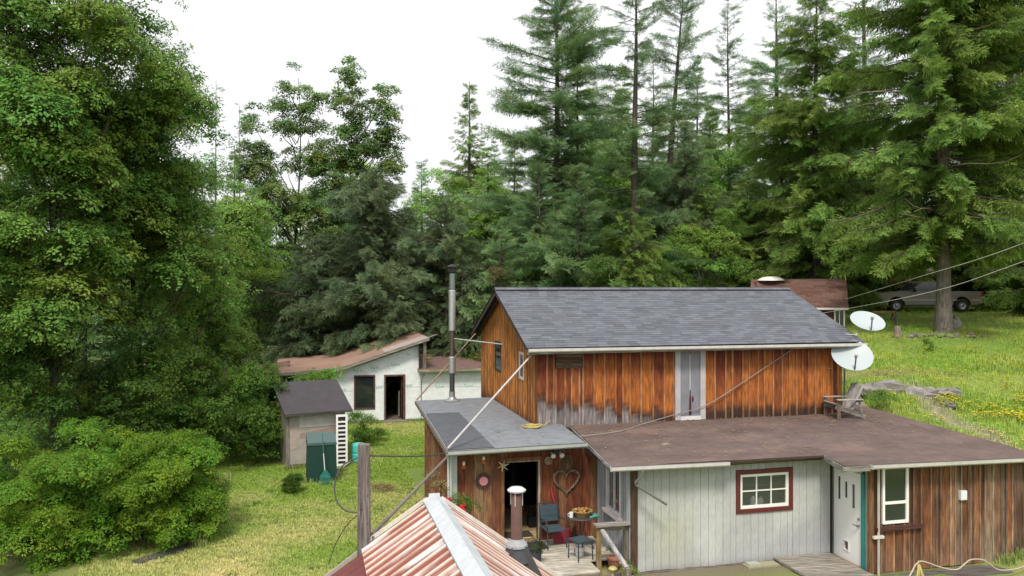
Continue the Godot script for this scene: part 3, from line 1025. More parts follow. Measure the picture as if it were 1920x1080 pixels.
	frame(s, -1.36, -0.58, 1.16, 2.12, 0.07, 0.0, 0.06, L(0.7, 0.66, 0.66))
	s.span(Vector3(-1.5, 1.02, 0.0), Vector3(-0.44, 1.085, 0.14), L(0.68, 0.62, 0.62))
	s.span(Vector3(-0.99, 1.16, 0.0), Vector3(-0.95, 2.12, 0.04), L(0.7, 0.66, 0.66))
	obj("frame", s, M.paint, wn)
	s = MB.new()
	s.span(Vector3(-1.36, 1.16, -0.02), Vector3(-0.992, 2.12, -0.012), Color.WHITE)
	obj("pane", s, M.windowglass, wn)
	s = MB.new()
	s.span(Vector3(-0.948, 1.16, -0.02), Vector3(-0.58, 2.12, -0.012), Color.WHITE)
	obj("pane", s, M.windowglass, wn)
	s = MB.new()
	rng.seed = 15
	for k in 14:
		s.ball(Vector3(r2(-1.3, -0.65), r2(1.2, 1.75), r2(-0.12, -0.05)), Vector3.ONE * r2(0.03, 0.07), [L(0.5, 0.06, 0.03), L(0.6, 0.55, 0.5), L(0.1, 0.06, 0.04), L(0.55, 0.2, 0.08)][k % 4], 4, 7)
	s.span(Vector3(-1.36, 1.1, -0.3), Vector3(-0.58, 2.12, -0.29), L(0.05, 0.045, 0.04))
	obj("window_ornaments", s, M.dull, wn)
	# --- closed volume of the ground floor behind these walls
	s = MB.new()
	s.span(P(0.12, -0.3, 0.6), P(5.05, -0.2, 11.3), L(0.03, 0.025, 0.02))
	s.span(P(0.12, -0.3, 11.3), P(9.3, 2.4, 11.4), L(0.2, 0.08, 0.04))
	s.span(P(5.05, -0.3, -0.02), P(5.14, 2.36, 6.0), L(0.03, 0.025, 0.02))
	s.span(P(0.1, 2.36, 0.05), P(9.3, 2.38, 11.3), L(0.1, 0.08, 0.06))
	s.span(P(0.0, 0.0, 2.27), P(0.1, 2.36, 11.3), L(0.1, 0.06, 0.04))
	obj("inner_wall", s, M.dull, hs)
	# --- right wing with the white door on its left side
	var rw := side("right_wing_wall", hs, P(0, 0, -1.36))
	var rg := [[5.36, 6.09, 1.07, 2.42]]
	s = MB.new()
	wall(s, 5.17, 9.32, -0.05, flat(2.4), 0.1, [[5.44, 6.02, 1.14, 2.34]], L(0.06, 0.04, 0.03))
	obj("sheathing", s, M.wood, rw)
	boards(rw, "board", 5.17, 9.25, 0.19, 0.02, flat(2.42), siding_right, 0.04, rg, 0.45)
	s = MB.new()
	s.span(Vector3(9.25, -0.1, -0.02), Vector3(9.38, 2.42, 0.05), L(0.3, 0.32, 0.15))
	s.span(Vector3(5.06, -0.05, -0.04), Vector3(5.168, 2.42, 0.04), L(0.3, 0.16, 0.07))
	obj("corner_post", s, M.wood, rw)
	s = MB.new()
	s.span(Vector3(5.2, 0.97, 0.0), Vector3(6.42, 1.05, 0.12), L(0.13, 0.05, 0.04))
	obj("window_shelf", s, M.plank, rw)
	s = MB.new()
	s.tube(PackedVector3Array([Vector3(5.24, 2.38, 0.1), Vector3(5.24, -0.1, 0.1)]), PackedFloat32Array([0.03, 0.03]), 8, L(0.5, 0.47, 0.42))
	s.span(Vector3(5.1, 0.82, 0.08), Vector3(5.36, 0.88, 0.142), L(0.7, 0.64, 0.6))
	obj("downspout", s, M.paint, rw)
	wn = side("window", hs, P(0, 0, -1.36))
	s = MB.new()
	frame(s, 5.45, 6.01, 1.16, 2.32, 0.06, -0.01, 0.06, L(0.82, 0.82, 0.8))
	s.span(Vector3(5.45, 1.53, -0.01), Vector3(6.01, 1.59, 0.035), L(0.82, 0.82, 0.8))
	obj("frame", s, M.clean, wn)
	for p in [[1.16, 1.53], [1.59, 2.32]]:
		s = MB.new()
		s.span(Vector3(5.45, p[0], -0.01), Vector3(6.01, p[1], 0.01), Color.WHITE)
		obj("pane", s, M.glass, wn)
	s = MB.new()
	s.span(P(5.16, -0.3, -1.26), P(9.3, -0.05, 6.0), L(0.05, 0.04, 0.03))
	s.span(P(9.22, -0.3, -1.26), P(9.32, 2.4, 6.0), L(0.16, 0.08, 0.05))
	s.span(P(5.16, -0.3, 6.0), P(9.32, 2.35, 6.1), L(0.16, 0.08, 0.05))
	obj("wing_side_wall", s, M.wood, hs)
	dr = side("door", hs, P(5.15, 0, 0), -PI / 2)
	s = MB.new()     # own u runs towards the viewer: 0 at the grey wall
	s.span(Vector3(0.0, 0.0, -0.12), Vector3(0.03, 2.2, 0.03), L(0.2, 0.21, 0.2))
	s.span(Vector3(1.05, 0.0, -0.12), Vector3(1.17, 2.17, 0.05), L(0.03, 0.26, 0.24))
	s.span(Vector3(1.17, 0.0, -0.12), Vector3(1.3, 2.4, 0.02), L(0.42, 0.42, 0.4))
	s.span(Vector3(0.03, 2.13, -0.12), Vector3(1.05, 2.4, 0.02), L(0.55, 0.55, 0.54))
	s.span(Vector3(0.03, -0.06, -0.12), Vector3(1.05, 0.03, 0.06), L(0.35, 0.2, 0.1))
	obj("door_frame", s, M.paint, dr)
	s = MB.new()
	wall(s, 0.035, 1.045, 0.035, flat(2.125), 0.05, [[0.18, 0.27, 1.38, 1.92], [0.43, 0.52, 1.47, 1.85], [0.69, 0.78, 1.3, 1.85], [0.41, 0.56, 0.27, 0.47]], L(0.84, 0.84, 0.84))
	obj("door_leaf", s, M.clean, dr)
	for p in [[0.18, 0.27, 1.38, 1.92], [0.43, 0.52, 1.47, 1.85], [0.69, 0.78, 1.3, 1.85]]:
		s = MB.new()
		s.span(Vector3(p[0], p[2], -0.035), Vector3(p[1], p[3], -0.02), Color.WHITE)
		obj("pane", s, M.glass, dr)
	s = MB.new()
	frame(s, 0.41, 0.56, 0.27, 0.47, 0.025, -0.005, 0.02, L(0.7, 0.7, 0.68))
	s.span(Vector3(0.41, 0.27, -0.04), Vector3(0.56, 0.47, -0.03), L(0.08, 0.07, 0.06))
	obj("pet_flap", s, M.clean, dr)
	s = MB.new()
	s.rod(Vector3(0.93, 0.95, 0.0), Vector3(0.93, 0.95, 0.06), 0.028, 8, L(0.4, 0.38, 0.36))
	s.bar(Vector3(0.95, 0.95, 0.06), Vector3(0.8, 0.95, 0.065), 0.018, 0.022, L(0.4, 0.38, 0.36))
	s.rod(Vector3(0.93, 1.1, 0.0), Vector3(0.93, 1.1, 0.03), 0.03, 8, L(0.4, 0.38, 0.36))
	obj("handle", s, M.metal, dr)
	make_wing(hs)

func gutter(s: MB, a: Vector3, b: Vector3, col: Color) -> void:
	var prof := PackedVector2Array()
	for p in [[0.055, 0.05], [-0.05, 0.05], [-0.05, -0.02], [-0.03, -0.05], [0.03, -0.05], [0.055, -0.02]]:
		prof.append(Vector2(p[0], p[1]))
	var x := (b - a).normalized()
	var z := Vector3.BACK
	var y := z.cross(x).normalized()
	for i in prof.size():
		var p := prof[i]
		var q := prof[(i + 1) % prof.size()]
		s.quad(a + z * p.x + y * p.y, a + z * q.x + y * q.y, b + z * q.x + y * q.y, b + z * p.x + y * p.y, col.darkened(0.85) if i == 0 else col)
	for e in [a, b]:
		s.box(e, Vector3(0.006, 0.1, 0.1), col)

func shingle(s: MB, at: Vector3, w: float, ln: float, up: Vector3, nrm: Vector3, col: Color) -> void:
	var th := nrm * 0.011
	var x := Vector3(w, 0, 0)
	var a := at
	var b := at + x
	var c := b + up * ln
	var d := a + up * ln
	s.quad(a + th, b + th, c + nrm * 0.003, d + nrm * 0.003, col)
	s.quad(a, b, b + th, a + th, col * 0.8)
	s.quad(b, c, c + nrm * 0.003, b + th, col)
	s.quad(d, a, a + th, d + nrm * 0.003, col)
	s.quad(d, c, b, a, col)

func roof_sheet(s: MB, e: Array, nu: int, nv: int, col: Color, thick: float) -> void:     # front edge, back edge; uneven felt laid in overlapping strips
	var d := Vector3(0, thick, 0)
	var f := func(a: float, b: float, lap: float) -> Vector3:
		var p: Vector3 = (e[0][0] as Vector3).lerp(e[0][1], a).lerp((e[1][0] as Vector3).lerp(e[1][1], a), b)
		return p + Vector3(0, noise.get_noise_2d(p.x * 12.0, p.z * 12.0) * 0.022 + lap, 0)
	var k := func(p: Vector3, strip: float) -> Color:
		var n := noise.get_noise_2d(p.x * 5.0 + 7.0, p.z * 14.0)
		var st := fine.get_noise_2d(p.x * 2.5, p.z * 9.0)
		var c := col.lerp(L(0.25, 0.165, 0.145), clampf(n * 0.5 + st * 0.35 + 0.1, 0, 0.4)) * (0.92 + 0.2 * st) * (0.93 + 0.14 * strip)
		var damp := noise.get_noise_2d(p.x * 9.0 + 70.0, p.z * 9.0)
		return c.lerp(col * 0.55, clampf(damp * 1.8 - 0.25, 0, 0.6))
	for j in nv:
		var strip := fmod(absf(sin(float(j / 2) * 12.9 + nu)) * 43.7, 1.0)
		var up0 := 0.007 if j % 2 == 0 else 0.0035
		var up1 := 0.0035 if j % 2 == 0 else 0.0
		for i in nu:
			var a0 := float(i) / nu
			var a1 := float(i + 1) / nu
			var b0 := float(j) / nv
			var b1 := float(j + 1) / nv
			var q0: Vector3 = f.call(a0, b0, -up0)
			var q1: Vector3 = f.call(a1, b0, -up0)
			var q2: Vector3 = f.call(a1, b1, -up1)
			var q3: Vector3 = f.call(a0, b1, -up1)
			s.quad4(q0, q1, q2, q3, k.call(q0, strip), k.call(q1, strip), k.call(q2, strip), k.call(q3, strip))
			if j % 2 == 0 and j > 0:
				s.quad(q0, f.call(a0, b0, 0.0), f.call(a1, b0, 0.0), q1, col * 0.4)
			s.quad(q3 - d, q2 - d, q1 - d, q0 - d, col * 0.5)
			if j == 0: s.quad(q0 - d, q1 - d, q1, q0, col * 0.5)
			if i == 0: s.quad(q3 - d, q0 - d, q0, q3, col * 0.5)
			if i == nu - 1: s.quad(q1 - d, q2 - d, q2, q1, col * 0.5)

func make_wing(hs: Node3D) -> void:
	# --- left wing under the grey roof, its door open onto the porch
	var fw := side("porch_wall", hs, P(0, 0, 2.17))
	var door := [-2.39, -1.55, 0.0, 2.16]
	rng.seed = 21
	boards(fw, "board", -3.62, -0.02, 0.2, 0.18, flat(2.46), siding_wing, 0.0, [[-2.49, -1.47, 0.0, 2.24]], 0.25)
	var s := MB.new()
	wall(s, -3.65, -0.02, -0.1, flat(2.46), 0.1, [door], L(0.05, 0.03, 0.02))
	obj("sheathing", s, M.wood, fw)
	s = MB.new()
	s.span(Vector3(-3.68, 0.0, -0.02), Vector3(-3.55, 2.46, 0.06), L(0.55, 0.6, 0.58))
	obj("corner_post", s, M.paint, fw)
	var lw := side("left_wall", hs, P(-3.65, 0, 2.17), -PI / 2)
	boards(lw, "board", -4.6, -0.03, 0.22, 0.1, flat(2.5), siding_wing, 0.05, [], 0.2)
	s = MB.new()
	wall(s, -4.6, -0.11, -0.1, flat(2.5), 0.1, [], L(0.05, 0.03, 0.02))
	obj("sheathing", s, M.wood, lw)
	s = MB.new()
	s.span(P(-3.54, 0.0, 2.28), P(-0.05, 0.22, 6.7), L(0.8, 0.58, 0.3))
	obj("floor", s, M.plank, hs)
	s = MB.new()
	s.span(P(-3.64, -0.1, 6.7), P(-0.03, 2.5, 6.8), L(0.1, 0.05, 0.04))
	s.span(P(-0.04, 0.22, 2.28), P(-0.01, 2.5, 6.7), L(0.08, 0.045, 0.035))
	s.span(P(-3.54, 2.44, 2.28), P(-0.05, 2.46, 6.7), L(0.08, 0.05, 0.04))
	for k in 9:
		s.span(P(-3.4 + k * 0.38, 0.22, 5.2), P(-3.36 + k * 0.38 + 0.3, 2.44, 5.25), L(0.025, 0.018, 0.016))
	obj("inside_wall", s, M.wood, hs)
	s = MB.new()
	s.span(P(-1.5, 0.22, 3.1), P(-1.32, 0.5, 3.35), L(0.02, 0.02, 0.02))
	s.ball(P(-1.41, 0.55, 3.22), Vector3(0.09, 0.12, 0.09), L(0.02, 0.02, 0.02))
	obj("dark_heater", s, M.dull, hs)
	var dr := side("door", hs, P(0, 0, 2.17))
	s = MB.new()
	s.span(Vector3(-2.49, 0.2, -0.1), Vector3(-2.395, 2.16, 0.05), L(0.3, 0.13, 0.05))
	s.span(Vector3(-1.545, 0.2, -0.1), Vector3(-1.5, 2.16, 0.06), L(0.62, 0.52, 0.42))
	s.span(Vector3(-1.498, 0.2, -0.1), Vector3(-1.44, 2.16, 0.045), L(0.28, 0.1, 0.04))
	s.span(Vector3(-2.5, 2.162, -0.1), Vector3(-1.44, 2.25, 0.055), L(0.3, 0.13, 0.06))
	s.span(Vector3(-2.394, 0.18, -0.1), Vector3(-1.546, 0.235, 0.08), L(0.42, 0.3, 0.16))
	s.span(Vector3(-2.394, 2.13, -0.06), Vector3(-1.546, 2.16, 0.03), L(0.55, 0.42, 0.28))
	obj("door_frame", s, M.wood, dr)
	s = MB.new()
	s.box(P(-1.58, 1.18, 2.62), Vector3(0.05, 1.9, 0.72), L(0.1, 0.06, 0.045))
	obj("door_leaf", s, M.wood, dr)
	# --- its flat roof
	var wr := side("grey_roof", hs, Vector3.ZERO)
	s = MB.new()
	var felt := L(0.215, 0.228, 0.258)
	slab(s, [P(-3.86, 2.6, 1.6), P(-0.52, 2.63, 1.6), P(-0.2, 2.59, 4.48), P(-3.75, 2.62, 4.48)], 0.05, felt, L(0.07, 0.065, 0.06))
	slab(s, [P(-3.75, 2.62, 4.48), P(-0.98, 2.59, 4.48), P(-0.98, 2.63, 10.0), P(-3.52, 2.6, 10.0)], 0.05, felt, L(0.07, 0.065, 0.06))
	obj("roofing_felt", s, M.felt, wr)
	s = MB.new()
	slab(s, [P(-3.83, 2.616, 1.66), P(-2.75, 2.622, 1.66), P(-2.62, 2.634, 7.0), P(-3.6, 2.634, 7.0)], 0.012, L(0.095, 0.103, 0.122), L(0.05, 0.05, 0.055))
	obj("felt_strip", s, M.felt, wr)
	s = MB.new()
	s.bar(P(-3.86, 2.52, 1.61), P(-0.5, 2.55, 1.61), 0.03, 0.09, L(0.25, 0.24, 0.21))
	s.bar(P(-3.88, 2.54, 1.6), P(-3.53, 2.54, 10.0), 0.035, 0.1, L(0.3, 0.24, 0.19))
	s.bar(P(-3.5, 2.52, 9.98), P(-0.98, 2.55, 9.98), 0.03, 0.1, L(0.2, 0.15, 0.12))
	obj("edge_board", s, M.plank, wr)
	s = MB.new()
	gutter(s, P(-3.9, 2.55, 1.54), P(-0.5, 2.59, 1.54), L(0.4, 0.42, 0.4))
	obj("gutter", s, M.paint, wr)
	s = MB.new()
	for x in [-3.78, -3.72]:
		s.rod(P(x, 2.5, 2.0), P(x, 0.0, 2.0), 0.028, 8, L(0.62, 0.66, 0.64))
	obj("downspout", s, M.paint, wr)
	s = MB.new()
	for k in 4:
		var v := 7.3 + k * 0.8
		s.bar(P(-3.5, 2.5, v), P(-1.0, 2.5, v), 0.05, 0.1, L(0.1, 0.06, 0.04))
	obj("rafter", s, M.plank, wr)
	# --- stove pipe with its stays
	var ch := side("stovepipe", hs, P(-2.37, 2.63, 9.55))
	s = MB.new()
	s.lathe([Vector2(0.28, 0.0), Vector2(0.16, 0.05), Vector2(0.1, 0.12), Vector2(0.1, 0.3)], 14, Vector3.ZERO, L(0.45, 0.45, 0.46))
	obj("flashing", s, M.metal, ch)
	var seg := [[0.1, 0.9, 0.085, L(0.12, 0.115, 0.12)], [0.9, 1.45, 0.12, L(0.55, 0.54, 0.54)], [1.45, 2.3, 0.085, L(0.17, 0.13, 0.12)], [2.3, 3.65, 0.115, L(0.6, 0.6, 0.61)], [3.65, 4.25, 0.1, L(0.26, 0.3, 0.29)]]
	for q in seg:
		s = MB.new()
		s.lathe([Vector2(q[2] * 0.9, q[0]), Vector2(q[2], q[0] + 0.02), Vector2(q[2], q[1] - 0.02), Vector2(q[2] * 0.85, q[1]), Vector2(0, q[1])], 16, Vector3.ZERO, q[3])
		obj("pipe", s, M.metal, ch)
	s = MB.new()
	s.lathe([Vector2(0.09, 4.2), Vector2(0.15, 4.25), Vector2(0.15, 4.3), Vector2(0.1, 4.32), Vector2(0.1, 4.4), Vector2(0.17, 4.42), Vector2(0.12, 4.47), Vector2(0, 4.5)], 16, Vector3.ZERO, L(0.05, 0.05, 0.05))
	obj("cap", s, M.metal, ch)
	s = MB.new()
	s.rod(Vector3(0, 2.05, 0), P(-0.955, 4.55, 8.2) - P(-2.37, 2.63, 9.55), 0.022, 6, L(0.6, 0.6, 0.58))
	s.rod(P(-3.5, 2.64, 9.9) - P(-2.37, 2.63, 9.55), P(-1.3, 4.75, 10.9) - P(-2.37, 2.63, 9.55), 0.025, 6, L(0.26, 0.17, 0.12))
	obj("stay", s, M.metal, ch)

# ---------------------------------------------------------------- other buildings
func make_white_building() -> void:
	rng.seed = 31
	var t := thing("workshop", "white house-wrapped workshop with slanting red roof and dark open doorway", "building", W(0, 0, 21.51), TURN)
	var white := L(0.84, 0.88, 0.91)
	var top := func(u): return lerpf(2.36, 2.56, (u + 7.8) / 2.3) if u < -5.5 else lerpf(2.56, 3.82, (u + 5.5) / 3.9) - 0.0
	var fw := side("front_wall", t, Vector3.ZERO)
	var s := MB.new()
	wall(s, -7.6, -1.9, 0.12, func(u): return top.call(u) - 0.1, 0.12, [[-4.92, -3.96, 0.67, 2.25], [-3.53, -2.53, 0.12, 2.25]], white)
	obj("house_wrap", s, M.wrap, fw)
	s = MB.new()
	wall(s, -1.9, 1.42, 0.12, flat(2.42), 0.12, [], white)
	obj("house_wrap", s, M.wrap, fw)
	s = MB.new()
	s.span(Vector3(-7.6, -0.2, -0.1), Vector3(-3.6, 0.118, 0.04), L(0.3, 0.28, 0.24))
	s.span(Vector3(-2.5, -0.2, -0.1), Vector3(1.45, 0.118, 0.04), L(0.3, 0.28, 0.24))
	s.span(Vector3(-3.6, -0.1, -1.0), Vector3(-2.5, 0.1, 0.35), L(0.36, 0.32, 0.26))
	obj("footing", s, M.concrete, t)
	# lettering printed on the wrap, in rows
	for p in [[-4.0, 2.62, 0], [-3.0, 2.72, 1], [-2.35, 3.2, 2], [-5.5, 1.62, 3], [-3.78, 1.7, 4], [-2.42, 1.72, 5], [-0.9, 1.62, 6], [0.55, 1.62, 7], [-4.75, 2.48, 8]]:
		var tm := TextMesh.new()
		var f := SystemFont.new()
		f.font_names = PackedStringArray(["Droid Sans"])
		tm.font = f
		tm.text = "Typar"
		tm.font_size = 24
		tm.pixel_size = 0.0082
		tm.depth = 0.002
		var o := put("lettering", tm, M.ink, fw, Vector3(p[0], p[1], 0.003))
		o.rotation.z = 0.02 * (int(p[2]) % 3 - 1)
		if p[2] == 2:
			o.scale = Vector3(0.5, 0.5, 1)
	# seams of the wrap
	s = MB.new()
	for q in [[-7.5, 1.5, -4.98, 1.52], [-3.9, 1.62, -3.6, 1.62], [-2.48, 1.64, 1.4, 1.55]]:
		s.bar(Vector3(q[0], q[1], 0.002), Vector3(q[2], q[3], 0.002), 0.003, 0.03, L(0.6, 0.64, 0.64))
	obj("wrap_seam", s, M.paint, fw)
	var wn := side("window", t, Vector3.ZERO)
	s = MB.new()
	frame(s, -4.86, -4.02, 0.73, 2.19, 0.07, -0.02, 0.06, L(0.16, 0.075, 0.06))
	obj("frame", s, M.wood, wn)
	s = MB.new()
	s.span(Vector3(-4.86, 0.73, -0.06), Vector3(-4.02, 2.19, -0.03), Color.WHITE)
	obj("pane", s, M.glass, wn)
	var dr := side("door", t, Vector3.ZERO)
	s = MB.new()
	s.span(Vector3(-3.53, 0.12, -0.12), Vector3(-3.45, 2.25, 0.03), L(0.2, 0.12, 0.09))
	s.span(Vector3(-2.63, 0.12, -0.12), Vector3(-2.53, 2.25, 0.03), L(0.2, 0.09, 0.07))
	s.span(Vector3(-3.45, 2.17, -0.12), Vector3(-2.63, 2.25, 0.03), L(0.2, 0.12, 0.09))
	obj("door_frame", s, M.wood, dr)
	s = MB.new()
	s.box(Vector3(-2.68, 1.13, -0.5), Vector3(0.05, 2.0, 0.75), L(0.09, 0.03, 0.03))
	s.box(Vector3(-2.78, 0.8, -0.55), Vector3(0.04, 1.2, 0.3), L(0.4, 0.36, 0.33))
	obj("door_leaf", s, M.wood, dr)
	s = MB.new()
	s.span(Vector3(-7.6, 0.0, -7.0), Vector3(1.4, 0.11, -0.12), L(0.16, 0.13, 0.1))
	s.span(Vector3(-7.6, 0.1, -7.1), Vector3(1.4, 2.3, -7.0), L(0.5, 0.5, 0.5))
	s.span(Vector3(-7.6, 0.1, -7.0), Vector3(-7.5, 2.2, -0.12), L(0.5, 0.5, 0.5))
	s.span(Vector3(1.32, 0.1, -7.0), Vector3(1.42, 2.42, -0.12), L(0.05, 0.03, 0.03))
	s.prism(PackedVector2Array([Vector2(-7.0, 2.4), Vector2(-0.12, 2.4), Vector2(-0.12, 3.7), Vector2(-7.0, 3.7)]), 0.1, Vector3(-1.85, 0, 0), L(0.06, 0.05, 0.05), Basis(Vector3.UP, -PI / 2))
	obj("side_wall", s, M.paint, t)
	# slanting roof with a bend, moss and rust on it
	var rf := side("roof", t, Vector3.ZERO)
	s = MB.new()
	var line := [Vector2(-8.6, 2.46), Vector2(-5.5, 2.68), Vector2(-3.5, 3.34), Vector2(-1.45, 4.0)]
	for i in 3:
		for j in 8:
			var z0 := 0.45 - j * 1.0
			var a: Vector2 = line[i]
			var b: Vector2 = line[i + 1]
			var k := L(0.33, 0.18, 0.14).lerp(L(0.32, 0.25, 0.17), r2(0, 0.6)).lerp(L(0.42, 0.37, 0.36), 0.75 if i == 2 and j < 2 else 0.0)
			s.quad4(Vector3(a.x, a.y, z0), Vector3(b.x, b.y, z0), Vector3(b.x, b.y, z0 - 1.0), Vector3(a.x, a.y, z0 - 1.0), k, k * r2(0.8, 1.1), k * r2(0.8, 1.1), k)
		var p: Vector2 = line[i]
		var q: Vector2 = line[i + 1]
		s.quad(Vector3(p.x, p.y - 0.04, -7.5), Vector3(q.x, q.y - 0.04, -7.5), Vector3(q.x, q.y - 0.04, 0.45), Vector3(p.x, p.y - 0.04, 0.45), L(0.1, 0.07, 0.05))
	obj("roofing", s, M.felt, rf)
	s = MB.new()
	for i in 3:
		var p: Vector2 = line[i]
		var q: Vector2 = line[i + 1]
		s.bar(Vector3(p.x, p.y - 0.06, 0.46), Vector3(q.x, q.y - 0.06, 0.46), 0.035, 0.13, L(0.5, 0.44, 0.38))
		s.bar(Vector3(p.x, p.y + 0.012, 0.46), Vector3(q.x, q.y + 0.012, 0.46), 0.05, 0.02, L(0.55, 0.5, 0.5))
	s.bar(Vector3(-1.5, 4.01, 0.3), Vector3(-1.05, 4.14, 0.3), 0.04, 0.03, L(0.55, 0.5, 0.47))
	obj("fascia", s, M.plank, rf)
	s = MB.new()
	s.span(Vector3(-1.72, 2.5, 0.2), Vector3(-1.58, 3.86, 0.34), L(0.3, 0.25, 0.21))
	s.span(Vector3(-1.9, 2.5, -0.4), Vector3(-1.86, 3.72, 0.2), L(0.1, 0.05, 0.05))
	obj("roof_post", s, M.wood, rf)
	var lr := side("low_roof", t, Vector3.ZERO)
	s = MB.new()
	var lc := L(0.17, 0.105, 0.09)
	slab(s, [Vector3(-1.95, 2.5, 0.4), Vector3(1.6, 2.5, 0.4), Vector3(0.85, 2.72, -5.4), Vector3(-1.95, 2.74, -5.4)], 0.05, lc, L(0.06, 0.05, 0.04))
	s.tri(Vector3(1.6, 2.5, 0.4), Vector3(2.0, 2.5, -5.4), Vector3(0.85, 2.72, -5.4), lc)
	obj("roofing", s, M.felt, lr)
	s = MB.new()
	s.bar(Vector3(-2.0, 2.43, 0.42), Vector3(1.62, 2.43, 0.42), 0.04, 0.12, L(0.5, 0.42, 0.32))
	obj("fascia", s, M.plank, lr)
	s = MB.new()
	for k in 60:
		s.ball(Vector3(r2(-1.6, -0.7), 2.66 + r2(0, 0.03), r2(-4.8, -3.2)), Vector3(r2(0.05, 0.16), 0.03, r2(0.05, 0.16)), L(0.2, 0.16, 0.02).lerp(L(0.26, 0.12, 0.04), rng.randf()), 4, 6)
	var o := obj("moss", s, M.dull, lr)
	o.set_meta("kind", "stuff")
	s = MB.new()
	s.rod(Vector3(-1.78, 0.2, 0.06), Vector3(-1.78, 1.9, 0.06), 0.015, 6, L(0.12, 0.1, 0.09))
	s.tube(PackedVector3Array([Vector3(-1.78, 1.9, 0.06), Vector3(-1.72, 2.1, 0.06), Vector3(-1.6, 2.25, 0.06)]), PackedFloat32Array([0.015, 0.015, 0.015]), 6, L(0.3, 0.28, 0.26))
	obj("conduit", s, M.metal, t)
	s = MB.new()
	s.span(Vector3(1.2, 1.45, 0.0), Vector3(1.36, 1.7, 0.08), L(0.55, 0.55, 0.55))
	obj("meter_box", s, M.paint, t)

func make_small_shed() -> void:
	rng.seed = 33
	var t := thing("garden_shed", "small plywood shed with sloping dark roof behind the green bin", "shed", Vector3(-6.95, 0, -28.5), 0.5)
	# own x along the front, front face at z = 0
	var s := MB.new()
	wall(s, -1.02, 1.02, 0.15, flat(1.98), 0.08, [], L(0.46, 0.42, 0.385))
	obj("plywood_wall", s, M.paint, t)
	s = MB.new()
	s.span(Vector3(-0.62, 1.42, 0.0), Vector3(1.02, 1.98, 0.018), L(0.66, 0.63, 0.59))
	obj("upper_panel", s, M.paint, t)
	s = MB.new()
	s.prism(PackedVector2Array([Vector2(-0.6, 1.05), Vector2(0.9, 1.08), Vector2(0.9, 1.4), Vector2(-0.62, 1.22)]), 0.008, Vector3(0, 0, 0.004), L(0.4, 0.28, 0.235))
	s.prism(PackedVector2Array([Vector2(-1.0, 0.6), Vector2(-0.7, 0.72), Vector2(-0.72, 1.4), Vector2(-1.0, 1.9), Vector2(-1.0, 1.9)]), 0.008, Vector3(0, 0, 0.004), L(0.5, 0.41, 0.36))
	obj("bare_patch", s, M.dull, t)
	s = MB.new()
	s.span(Vector3(-1.08, 0.0, 0.0), Vector3(-0.98, 1.9, 0.04), L(0.38, 0.34, 0.3))
	s.span(Vector3(-1.0, 0.02, -0.1), Vector3(1.02, 0.15, 0.02), L(0.2, 0.14, 0.11))
	obj("corner_board", s, M.wood, t)
	s = MB.new()
	for x in [-0.98, 0.98]:
		s.prism(PackedVector2Array([Vector2(-1.9, 0.0), Vector2(-0.08, 0.0), Vector2(-0.08, 1.98), Vector2(-1.75, 2.72), Vector2(-1.9, 2.6)]), 0.08, Vector3(x, 0, 0), L(0.4, 0.36, 0.32), Basis(Vector3.UP, -PI / 2))
	s.span(Vector3(-1.02, 0.0, -1.98), Vector3(1.02, 2.6, -1.9), L(0.3, 0.27, 0.24))
	obj("side_wall", s, M.wood, t)
	s = MB.new()
	slab(s, [Vector3(-1.2, 1.97, 0.28), Vector3(1.2, 1.97, 0.28), Vector3(1.2, 2.86, -1.75), Vector3(-1.2, 2.86, -1.75)], 0.04, L(0.07, 0.06, 0.072), L(0.03, 0.028, 0.03))
	slab(s, [Vector3(1.2, 2.1, -2.6), Vector3(-1.2, 2.1, -2.6), Vector3(-1.2, 2.86, -1.75), Vector3(1.2, 2.86, -1.75)], 0.04, L(0.07, 0.06, 0.072), L(0.03, 0.028, 0.03))
	obj("roof", s, M.felt, t)
	s = MB.new()
	s.bar(Vector3(-1.2, 1.93, 0.29), Vector3(1.22, 1.93, 0.29), 0.03, 0.07, L(0.12, 0.1, 0.09))
	s.bar(Vector3(1.21, 1.93, 0.28), Vector3(1.21, 2.82, -1.75), 0.03, 0.07, L(0.16, 0.13, 0.12))
	obj("roof_edge", s, M.plank, t)

